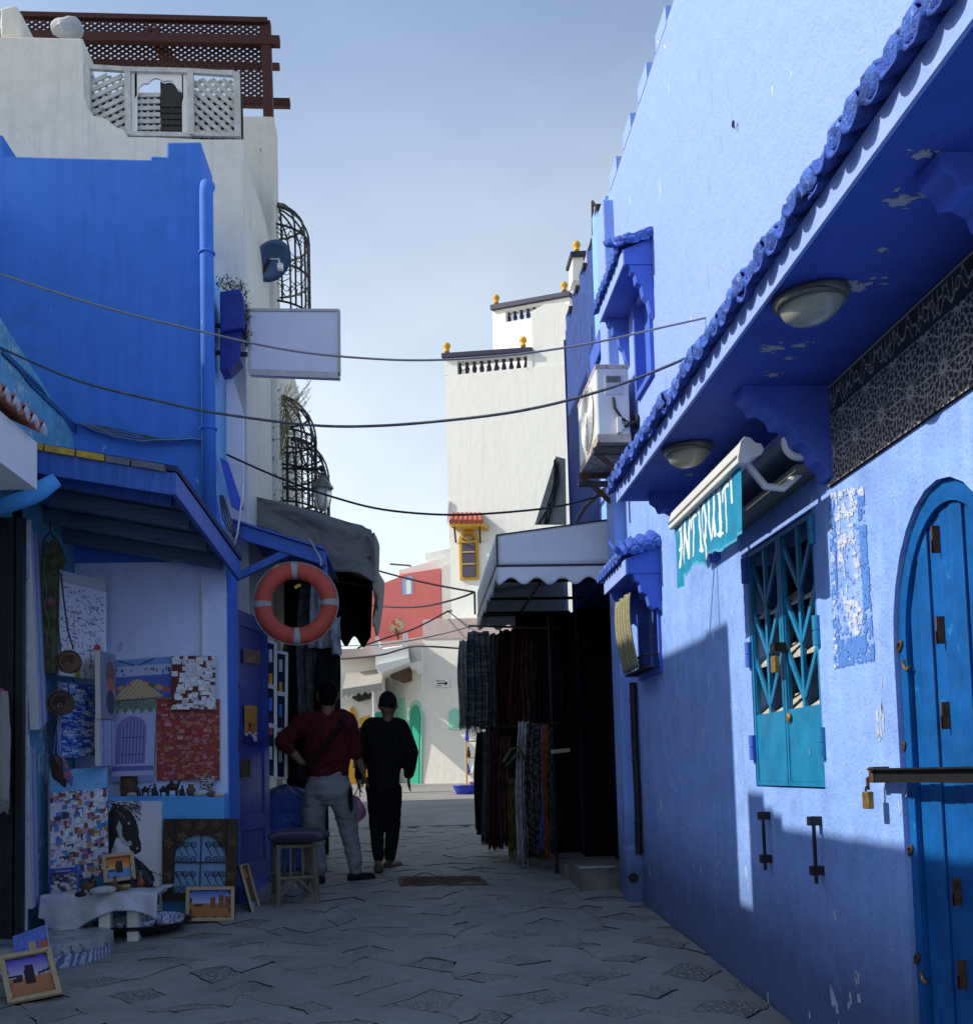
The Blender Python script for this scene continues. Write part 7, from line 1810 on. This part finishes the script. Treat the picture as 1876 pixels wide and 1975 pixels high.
# tarpaulin awning
M_tarp = plain('grey_tarpaulin', (.155, .15, .145), .75, .3, 0, .12, 3, .5, dist=.02)
tp = thing('tarpaulin_awning', 'sagging grey tarpaulin awning above the second stall', 'awning', (-.9, 9.5, 2))
Yt = 9.1
tp_top = [(477, 955), (540, 968), (600, 985), (660, 1003), (700, 1014), (716, 1024), (722, 1045)]
tp_bot = [(477, 1010), (540, 1030), (600, 1055), (628, 1098), (660, 1103), (690, 1105), (724, 1125)]
def plin(pts, u):
    s_ = u*(len(pts)-1); i = min(int(s_), len(pts)-2); t_ = s_-i; return (lerp(pts[i][0], pts[i+1][0], t_), lerp(pts[i][1], pts[i+1][1], t_))
def tpf(u, v):
    a_, c_ = plin(tp_top, u), plin(tp_bot, u)
    p = pY(lerp(c_[0], a_[0], v), lerp(c_[1], a_[1], v), Yt)
    return p+V((0, .04*mnoise.noise(V((u*5, v*3, 1)))-.03*math.sin(v*5+u*9)*(1-v)+.02*mnoise.noise(V((u*13, v*9, 5))), 0))
sheet('end_sheet', tpf, 60, 20, M_tarp, tp, .006)
tl, tr = pY(477, 955, Yt), pY(716, 1022, Yt)
sheet('top_sheet', lambda u, v: tl.lerp(tr, u)+V((0, 2.6*v, .03*math.sin(u*8)*math.sin(v*6)-.02*v)), 20, 16, M_tarp, tp, .006)
def sidef(u, v):
    y0_ = Yt+2.4*u; top_p = V((tr.x+.02+.03*math.sin(u*7), y0_, tr.z-.02)); 
    return top_p+V((-.02*(1-v)-.06*(1-v)**2*u, 0, -(1-v)*(.50+.14*u+.03*math.sin(u*30))))
sheet('side_sheet', sidef, 40, 14, M_tarp, tp, .006)
sheet('shade_back_sheet', lambda u, v: pY(lerp(628, 723-8*(1-v), u), lerp(1238+10*math.sin(u*17)-26*(u < .25), 1030, v), Yt+2.45)+V((0, .05*math.sin(u*9+v*3), 0)), 30, 16, M_cl['black'], tp, .006)  # added black sheet stands in for the dark under the tarpaulin
b = MB()
for k in range(60):
    p = sidef(.02+.35*k/60, 0); fringe(b, p, p+V((.005, .02, 0)), .05, 1)
b.build('torn_edge', M_tarp, tp)['kind'] = 'stuff'
b = MB(); b.tube([tr+V((-.02, .02, -.25)), tr+V((-1.05, .02, -.10))], .015, 6); b.tube([tr+V((-.03, 1.2, -.30)), tr+V((-1.05, 1.2, -.10))], .015, 6); b.tube([tr+V((-.02, 0, -.25)), tr+V((-.02, 2.4, -.3))], .015, 6); b.build('frame_tube', M_black, tp)
# dark clothes hung behind the lifebuoy
G2 = 'dark garments hung in the second stall'
gar = [((553, 590), 1235, 1480, 9.3, 'black', 2, 'long black garment hung left behind the lifebuoy'), ((575, 622), 1120, 1420, 9.25, 'dgrey', 3, 'charcoal garment hung right behind the lifebuoy'), ((610, 655), 1215, 1400, 9.2, 'black', 2, 'black jacket hung at the outer corner of the second stall'),
       ((600, 640), 1095, 1250, 9.15, 'pale', 2, 'pale grey garment seen through the lifebuoy'), ((640, 654), 1190, 1262, 9.1, 'white', 1, 'white and navy cloth peeping right of the lifebuoy'), ((545, 575), 1240, 1330, 9.4, 'dgrey', 1, 'short charcoal cloth behind the display case'), ((560, 640), 1085, 1230, 9.6, 'black', 4, 'wide black cloth at the back of the second stall')]
for xs, yt, yb_, Y, mk, fo, lab in gar: hang('hanging_garment', lab, 'garment', xs, yt, yb_, Y, M_cl[mk], fo, .03, 0, G2)
hang('orange_cloth', 'narrow orange cloth hanging low behind the display case', 'cloth', (551, 558), 1440, 1500, 9.35, M_cl['orange'], 1, .01)
b = MB(); b.sphere(pY(575, 1450, 9.3), .1, 12, 8, (.8, .5, 1.3)); tag(b.build('dark_sack', M_cl['black'], None, True), 'dark sack hanging beside the first man', 'sack')
# blue plastic wrapped bale
bl = thing('wrapped_bale', 'tall bale wrapped in crinkled blue plastic beside the stool', 'bale', tuple(pG(548, 1690)))
M_blp = None
t = NT('crinkled_blue_plastic'); p = t.pos(); nz = t.noise(p, 22, 5, .6, 1.5)
M_blp = t.fin(t.mix(t.ramp(nz, .3, .7), (.015, .05, .26), (.03, .10, .40)), .28, .5, 0, t.bump(nz, .9, .03))
g_ = pG(548, 1690); 
def balf(u, v):
    a_ = u*2*math.pi; rr = (1/max(abs(math.cos(a_)), abs(math.sin(a_)))**.55)*(1+.12*mnoise.noise(V((math.cos(a_)*2, math.sin(a_)*2, v*5))))+.07*mnoise.noise(V((math.cos(a_)*6, math.sin(a_)*6, v*14)))
    k_ = math.sin(min(1, max(.001, v/.12))*math.pi/2)*(1 if v < .9 else math.cos((v-.9)/.1*math.pi/2)**.7)
    band = 1-.10*math.exp(-((v-.55)/.03)**2)-.07*math.exp(-((v-.28)/.025)**2)+.05*math.sin(v*9)+.03*mnoise.noise(V((math.cos(a_)*3, math.sin(a_)*3, v*26)))
    return V((g_.x+.04+math.cos(a_)*.21*rr*k_*band, g_.y-.02+math.sin(a_)*.18*rr*k_*band, gz(g_.y)+.80*v+.05*mnoise.noise(V((math.cos(a_)*2.2, math.sin(a_)*2.2, 7)))*v))
b = MB(); b.grid(balf, 72, 60); b.build('wrapping', M_blp, bl, True)
# stool
sto = thing('stool', 'rustic pole stool with a dark striped cushion', 'stool', (-.9, 7.75, gz(7.75)))
M_bam = wood('bamboo_pole', (.17, .145, .10), (14, 14, 3), .35, .55)
zs_ = -.50; lg = [pY(536, 1751, 7.66), pY(612, 1747, 7.72), pY(590, 1735, 8.0), pY(527, 1735, 7.92)]
tops = []
for i, p in enumerate(lg):
    g0 = V((p.x, p.y, gz(p.y)+.012)); t_ = V((lerp(p.x, -.93, .10), p.y, zs_)); tops.append((g0, t_))
    b = MB(); b.tube([g0, g0.lerp(t_, .35)+V((.004, 0, 0)), g0.lerp(t_, .7)+V((-.004, 0, 0)), t_], [.021, .019, .021, .019], 9); b.build('leg', M_bam, sto)
for i in range(4):
    p0, p1 = tops[i], tops[(i+1) % 4]
    for h_ in (.45, .96):
        b = MB(); b.tube([p0[0].lerp(p0[1], h_), p1[0].lerp(p1[1], h_)], .015, 8); b.build('stretcher', M_bam, sto)
    m0 = (p0[0].lerp(p0[1], .45)+p1[0].lerp(p1[1], .45))/2
    b = MB(); b.tube([m0, p0[0].lerp(p0[1], .12)], .012, 7); b.tube([m0, p1[0].lerp(p1[1], .12)], .012, 7); b.build('diagonal', M_bam, sto)
    for q in (.33, .66):
        b = MB(); b.tube([p0[0].lerp(p0[1], .45).lerp(p1[0].lerp(p1[1], .45), q), p0[0].lerp(p0[1], .95).lerp(p1[0].lerp(p1[1], .95), q)], .010, 7); b.build('spindle', M_bam, sto)
cc = (tops[0][1]+tops[1][1]+tops[2][1]+tops[3][1])/4
cx0, cx1 = pY(513, 1650, 7.66).x, pY(633, 1650, 7.66).x
def cush(u, v):
    a_ = u*2*math.pi; e_ = lambda q: math.copysign(abs(q)**.45, q); ph = (v-.5)*math.pi
    return V(((cx0+cx1)/2+e_(math.cos(a_))*math.cos(ph)**.5*(cx1-cx0)/2*.98, cc.y+e_(math.sin(a_))*math.cos(ph)**.5*.22, cc.z+.055+math.sin(ph)*.052+.006*mnoise.noise(V((a_*2, v*4, 0)))))
t = NT('striped_cushion_cloth'); wv = t.n('ShaderNodeTexWave', wave_type='BANDS', bands_direction='Y'); wv.inputs['Scale'].default_value = 5; wv.inputs['Distortion'].default_value = 1.2; t.l(t.pos(), wv.inputs['Vector'])
M_cu = t.fin(t.mix(t.ramp(wv.outputs['Fac'], .3, .7), (.045, .035, .06), (.10, .08, .11)), .9, .1)
b = MB(); b.grid(cush, 48, 14); o = tag(b.build('cushion', M_cu, None, True), 'dark violet striped cushion tied on the pole stool', 'cushion')

b = MB(); b.tube([pY(469, 932, 8.15), pY(466, 965, 8.14), pY(462, 1000, 8.13), pY(458, 1030, 8.13), pY(451, 1052, 8.13)], .008, 6); tag(b.build('white_rope', M_white, None, True), 'thin white rope dangling beside the narrow white shop board', 'rope')
b = MB()
for k in range(4): b.tube([pY(424+k*2, 955, 8.1), pY(430+k*5, 1000, 8.12), pY(441+k*5, 1022+k*2, 8.13), pY(455+k*4, 1034, 8.14)], .007, 5)
tag(b.build('slack_wires', M_wire, None, True), 'slack grey wires drooping at the blue house corner above the lean-to', 'cables')

# ------------------------------------------------------------------ PEOPLE
M_skin = plain('brown_skin', (.16, .085, .055), .55, .35, 0, .1, 20, .1)
M_hair = plain('black_hair', (.005, .004, .004), .9, .08, 0, .3, 120, .5, dist=.004)
def capsule(m, a, c, r0, r1, n=14, flat=1.0):
    a, c = V(a), V(c); d = (c-a).normalized(); pts_ = []; rr = []
    for k in (1, .85, .5): pts_.append(a-d*r0*k); rr.append(max(1e-3, r0*math.sqrt(max(0, 1-k*k))))
    for k in (0, .25, .5, .75, 1): pts_.append(a.lerp(c, k)); rr.append(lerp(r0, r1, k))
    for k in (.5, .85, 1): pts_.append(c+d*r1*k); rr.append(max(1e-3, r1*math.sqrt(max(0, 1-k*k))))
    m.tube(pts_, rr, n, flat=flat)
def limb(m, pts_, rs):
    for i in range(len(pts_)-1): capsule(m, pts_[i], pts_[i+1], rs[i], rs[i+1])
def solid(m, name, mat, parent, voxel=.012, it=6, fac=.5, wr=0.0, wsc=(14, 14, 7), cut=None):
    o = m.build('tmp', mat); r_ = o.modifiers.new('r', 'REMESH'); r_.mode = 'VOXEL'; r_.voxel_size = voxel
    s_ = o.modifiers.new('s', 'SMOOTH'); s_.factor = fac; s_.iterations = it
    dg = bpy.context.evaluated_depsgraph_get(); me = bpy.data.meshes.new_from_object(o.evaluated_get(dg)); bpy.data.objects.remove(o)
    n_ = len(me.vertices); co = np.empty(n_*3, np.float32); me.vertices.foreach_get('co', co); no = np.empty(n_*3, np.float32); me.vertices.foreach_get('normal', no)
    if wr:
        co = co.reshape(-1, 3); no = no.reshape(-1, 3)
        for i in range(n_):
            p_ = co[i]; q = mnoise.noise(V((p_[0]*wsc[0], p_[1]*wsc[1], p_[2]*wsc[2])))+.5*mnoise.noise(V((p_[0]*wsc[0]*2.3, p_[1]*wsc[1]*2.3, p_[2]*wsc[2]*3)))
            co[i] += no[i]*q*wr
        me.vertices.foreach_set('co', co.ravel())
    me.polygons.foreach_set('use_smooth', [True]*len(me.polygons)); me.name = name; me.update()
    o2 = bpy.data.objects.new(name, me); COL.objects.link(o2); setp(o2, parent); return o2
def hand(m, w, d, side, L=.17, curl=.5, thumb=None):
    """palm and five unequal fingers; w wrist, d direction of the hand, side = across the palm"""
    d, side = V(d).normalized(), V(side).normalized(); nrm = d.cross(side).normalized()
    pc = w+d*L*.48
    for k in (-1.2, -.4, .4, 1.2): capsule(m, w+d*.02+side*k*.012, pc+side*k*.019, .016, .013, 8)
    for k, ln in zip((-1.5, -.5, .5, 1.5), (.9, 1.05, 1.0, .78)):
        a_ = pc+side*k*.018; l_ = L*.24*ln
        b_ = a_+d*l_*(1-.2*curl)+nrm*l_*curl*.5; c_ = b_+d*l_*(1-.8*curl)*.8+nrm*l_*curl*.9
        capsule(m, a_, b_, .0105, .009, 8); capsule(m, b_, c_, .009, .0075, 8)
    t0_ = w+d*.03+side*-.028; t1_ = t0_+d*.045-side*.022+nrm*.012; capsule(m, t0_, t1_, .013, .0105, 8); capsule(m, t1_, t1_+d*.03+nrm*.012, .0105, .008, 8)
def head(m, c, s, yaw=0.0):
    R_ = Matrix.Rotation(yaw, 3, 'Z')
    T = lambda p: V(c)+R_ @ V(p)*s
    b0 = len(m.v); m.sphere((0, 0, 0), .1, 18, 14, (.80, .98, 1.14)); 
    for i in range(b0, len(m.v)): p_ = V(m.v[i]); m.v[i] = tuple(T(p_))
    capsule(m, T((0, .045, -.075)), T((0, .062, -.088)), .055*s, .035*s, 12)             # jaw and chin
    capsule(m, T((0, .095, .0)), T((0, .118, -.03)), .010*s, .017*s, 8)                  # nose
    for q in (-1, 1):
        capsule(m, T((q*.083, -.005, .012)), T((q*.086, -.002, -.03)), .018*s, .012*s, 8)  # ears
        capsule(m, T((q*.03, .088, .022)), T((q*.045, .084, .02)), .010*s, .010*s, 8)      # brow
    capsule(m, T((-.02, .094, -.055)), T((.02, .094, -.055)), .009*s, .009*s, 8)         # mouth

def J(Y0): return lambda px, py, dy=0.0: pY(px, py, Y0+dy)
# --- man in the dark red jumper, hand on hip
j = J(8.85)
man = thing('person', 'man in dark red jumper and grey joggers, left hand on hip', 'person', tuple(pG(650, 1700)))
hd, nk = j(633, 1341), j(631, 1377)
shL, shR = j(577, 1394), j(676, 1391)
elL, haL = j(545, 1431, -.05), j(582, 1470, -.02)
elR, haR = j(684, 1446, .03), j(700, 1487, .06)
wa, hp = j(633, 1482), j(634, 1520)
hL, hR = j(614, 1522), j(655, 1522)
knL, anL = j(606, 1610, .06), j(617, 1685, -.12); knR, anR = j(671, 1592, .05), j(685, 1680, -.04)
anL.z = gz(anL.y)+.09; anR.z = gz(anR.y)+.085
m = MB(); head(m, hd, 1.02, .1); capsule(m, nk+V((0, -.01, -.03)), hd+V((0, -.005, -.05)), .058, .056)
m.tube([wa+V((0, 0, -.1)), wa, j(632, 1440), j(630, 1405), nk+V((0, 0, -.05))], [.10, .105, .115, .11, .06], 18, flat=1.35)
for a_, e_, h_ in ((shL, elL, haL), (shR, elR, haR)): limb(m, [a_, e_, h_], [.055, .045, .030])
hand(m, haR, (j(706, 1512, .08)-haR), (.15, 1, 0), .18, .35); hand(m, haL, (j(598, 1478, .03)-haL), (0, .5, 1), .16, .6)
for a_, k_, f_ in ((hL, knL, anL), (hR, knR, anR)): limb(m, [a_, k_, f_], [.085, .06, .042])
capsule(m, anL+V((0, 0, -.03)), anL+V((-.01, .12, -.055)), .04, .035); capsule(m, anR+V((0, -.01, -.03)), anR+V((.10, .04, -.055)), .038, .034)
solid(m, 'body', M_skin, man, .0095, 4)
m = MB(); b0 = 0; m.sphere(hd+V((0, -.012, .022)), .104, 18, 14, (.84, .98, 1.12)); m.sphere(hd+V((0, -.03, -.03)), .088, 14, 10, (.84, .8, .9)); solid(m, 'hair', M_hair, man, .011, 4, wr=.004, wsc=(60, 60, 60))
M_mar = cloth('dark_red_knit', (.055, .009, .010), (.075, .012, .014), (30, 30, 30), .15)
m = MB(); m.tube([wa+V((0, 0, -.075)), wa+V((0, 0, -.045)), wa+V((0, 0, .06)), j(632, 1440), j(630, 1408), j(630, 1393), nk+V((0, 0, -.05)), nk+V((0, 0, .0))], [.118, .130, .134, .140, .136, .110, .075, .062], 22, flat=1.42)
limb(m, [shL+V((.03, 0, -.005)), elL], [.092, .070]); limb(m, [elL, elL.lerp(haL, .42)], [.070, .052])
limb(m, [shR+V((-.03, 0, -.005)), elR], [.092, .068]); limb(m, [elR, elR.lerp(haR, .25)], [.066, .052])
capsule(m, shL+V((.06, 0, .03)), shR+V((-.06, 0, .03)), .075, .075)
solid(m, 'jumper', M_mar, man, .011, 4, wr=.011, wsc=(9, 9, 13))
m = MB(); m.tube([wa+V((0, 0, -.10)), wa+V((0, 0, -.055))], [.122, .122], 22, flat=1.36); solid(m, 'pink_shirt_hem', cloth('pink_cotton', (.36, .09, .10)), man, .010, 2)
M_jog = cloth('grey_jogger_fleece', (.185, .19, .195), (.22, .225, .23), (10, 10, 10), .1)
m = MB(); m.tube([hp+V((0, 0, .16)), hp+V((0, 0, .06)), hp+V((0, -.01, -.05)), hp+V((0, 0, -.13))], [.118, .134, .140, .10], 20, flat=1.38)
limb(m, [hL+V((0, -.005, -.02)), hL.lerp(knL, .5)+V((-.02, 0, 0)), knL, anL+V((0, 0, .06)), anL+V((0, 0, .0))], [.118, .108, .088, .066, .052]); limb(m, [hR+V((0, -.005, -.02)), hR.lerp(knR, .5)+V((.01, 0, 0)), knR, anR+V((0, 0, .08)), anR+V((0, 0, .0))], [.118, .108, .086, .064, .048])
solid(m, 'joggers', M_jog, man, .011, 4, wr=.014, wsc=(8, 8, 17))
m = MB(); m.prism(at([(673, 1512), (680, 1530), (681, 1560), (676, 1568), (671, 1545)], 8.72), (0, .03, 0)); m.build('pocket', M_cl['black'], man, bevel=.01)
m = MB(); limb(m, [anL+V((0, -.03, -.055)), anL+V((-.01, .14, -.062))], [.05, .045]); limb(m, [anR+V((-.02, -.02, -.05)), anR+V((.13, .05, -.058))], [.052, .044])
solid(m, 'slippers', M_cl['black'], man, .010, 4)
bagm = thing('crossbody_bag', 'black crossbody bag worn by the man in the red jumper', 'bag', tuple(j(592, 1485)))
m = MB(); P_ = [(664, 1378, -.09), (660, 1392, -.15), (640, 1420, -.19), (615, 1452, -.205), (592, 1478, -.17), (583, 1490, -.12)]; m.tube([j(a_, c_, e_) for a_, c_, e_ in P_], .019, 8, flat=.35); m.build('strap', M_cl['black'], bagm, True)
m = MB(); m.sphere(j(584, 1492, -.08), .075, 14, 10, (.75, .65, 1.0)); m.build('pouch', M_cl['black'], bagm, True)

# --- man in black
j = J(9.42)
mb_ = thing('person', 'man dressed all in black with a cap walking away', 'person', tuple(pG(745, 1682)))
hd, nk = j(748, 1360), j(748, 1390)
shL, shR = j(708, 1402), j(778, 1403); elL, haL = j(697, 1452, .04), j(692, 1500, .10); elR, haR = j(793, 1452, -.02), j(788, 1497, .03)
wa, hp = j(740, 1490), j(738, 1522); hL, hR = j(727, 1525), j(755, 1525)
knL, anL = j(727, 1600, .05), j(730, 1655, -.22); knR, anR = j(757, 1600, .10), j(752, 1664, .10)
anL.z = gz(anL.y)+.12; anR.z = gz(anR.y)+.085
m = MB(); head(m, hd, .98, -.25); capsule(m, nk+V((0, -.01, -.04)), hd+V((0, 0, -.05)), .056, .054)
m.tube([wa+V((0, 0, -.1)), wa, j(742, 1450), j(744, 1415), nk+V((0, 0, -.05))], [.09, .095, .105, .10, .055], 18, flat=1.35)
for a_, e_, h_ in ((shL, elL, haL), (shR, elR, haR)): limb(m, [a_, e_, h_], [.05, .042, .028])
hand(m, haR, (0, .02, -1), (.1, 1, 0), .17, .35); hand(m, haL, (0, .05, -1), (.1, 1, 0), .17, .5)
for a_, k_, f_ in ((hL, knL, anL), (hR, knR, anR)): limb(m, [a_, k_, f_], [.08, .055, .038])
capsule(m, anL+V((0, -.03, -.03)), anL+V((0, .10, -.075)), .036, .032); capsule(m, anR+V((-.02, -.04, -.04)), anR+V((.06, .10, -.055)), .036, .032)
solid(m, 'body', M_skin, mb_, .0095, 4)
m = MB(); m.sphere(hd+V((0, -.008, .03)), .103, 18, 14, (.84, 1.0, 1.0)); solid(m, 'cap', M_cl['black'], mb_, .011, 4)
m = MB(); m.prism([hd+V((-.07, .085, .035)), hd+V((.07, .085, .035)), hd+V((.05, .16, .02)), hd+V((-.05, .16, .02))], (0, 0, .008)); m.build('cap_peak', M_cl['black'], mb_, bevel=.004)
M_blk = cloth('black_knit', (.008, .008, .009), (.012, .012, .013), (30, 30, 30), .15)
m = MB(); m.tube([wa+V((0, 0, -.155)), wa+V((0, 0, -.12)), wa+V((0, 0, 0)), j(742, 1450), j(744, 1420), j(745, 1403), nk+V((0, 0, -.055)), nk+V((0, 0, -.02))], [.092, .100, .108, .126, .130, .110, .07, .056], 22, flat=1.40)
limb(m, [shL+V((.03, 0, 0)), elL, elL.lerp(haL, .92)], [.082, .066, .044]); limb(m, [shR+V((-.03, 0, 0)), elR, elR.lerp(haR, .92)], [.086, .074, .050]); capsule(m, shL+V((.05, 0, .025)), shR+V((-.05, 0, .025)), .07, .07)
solid(m, 'jumper', M_blk, mb_, .012, 5, wr=.007)
m = MB(); m.tube([hp+V((0, 0, .12)), hp+V((0, 0, .0)), hp+V((0, 0, -.10))], [.11, .12, .09], 20, flat=1.35)
limb(m, [hL, hL.lerp(knL, .5), knL, anL+V((0, 0, .03))], [.10, .085, .068, .052]); limb(m, [hR, hR.lerp(knR, .5), knR, anR+V((0, 0, .02))], [.10, .088, .070, .054])
solid(m, 'trousers', M_blk, mb_, .012, 5, wr=.007, wsc=(9, 9, 14))
m = MB(); limb(m, [anL+V((0, -.06, -.06)), anL+V((0, .12, -.10))], [.046, .04]); limb(m, [anR+V((-.02, -.05, -.055)), anR+V((.08, .12, -.06))], [.046, .04]); solid(m, 'sandals', plain('brown_sandal', (.06, .035, .022), .6), mb_, .010, 4)
pk = thing('shopping_bag', 'pink plastic shopping bag carried low between the two men', 'bag', tuple(j(684, 1590, .1)))
m = MB(); c_ = haL+V((-.02, .0, -.30)); m.sphere(c_, .095, 16, 12, (.8, .5, 1.35)).jitter(.03, 9); m.build('bag', plain('pink_plastic', (.50, .22, .34), .4, .4, 0, .1, 10, .4), pk, True)
m = MB(); m.tube([c_+V((-.03, 0, .12)), haL+V((0, .02, -.07)), c_+V((.03, 0, .12))], .008, 6); m.build('handle', plain('pink_plastic_handle', (.50, .22, .34), .4), pk)
# --- small figure far beyond, seen between the two men
j = J(19.5)
p3 = thing('person', 'distant small figure in dark clothes glimpsed between the two men', 'person', tuple(pG(695, 1519)))
hd = j(697, 1414); m = MB(); head(m, hd, .85); m.tube([j(697, 1468), j(697, 1450), j(697, 1430), j(697, 1422)], [.09, .09, .10, .05], 14, flat=1.35)
for s_ in (-1, 1): limb(m, [j(696+s_*3, 1466), j(695+s_*3, 1490, .08*s_), j(695+s_*3, 1513, -.12*s_)], [.08, .06, .04]); limb(m, [j(697+s_*10, 1428), j(697+s_*12, 1448), j(697+s_*10, 1462)], [.045, .038, .03]); capsule(m, j(695+s_*3, 1516, -.12*s_), j(695+s_*3, 1516, .05-.12*s_), .035, .03)
solid(m, 'body', M_skin, p3, .016, 4)
m = MB(); m.tube([j(696, 1482), j(697, 1462), j(697, 1440), j(697, 1428), j(697, 1423)], [.11, .115, .115, .12, .06], 14, flat=1.4)
for s_ in (-1, 1): limb(m, [j(697+s_*9, 1429), j(697+s_*12, 1448), j(697+s_*10, 1460)], [.06, .05, .04]); limb(m, [j(696+s_*3, 1468), j(695+s_*3, 1490, .08*s_), j(695+s_*3, 1509, -.12*s_)], [.09, .075, .055])
solid(m, 'clothes', M_cl['black'], p3, .018, 4)
m = MB(); m.sphere(hd+V((0, -.01, .02)), .09, 14, 10, (.84, 1, 1.1)); m.build('hair', M_hair, p3, True)
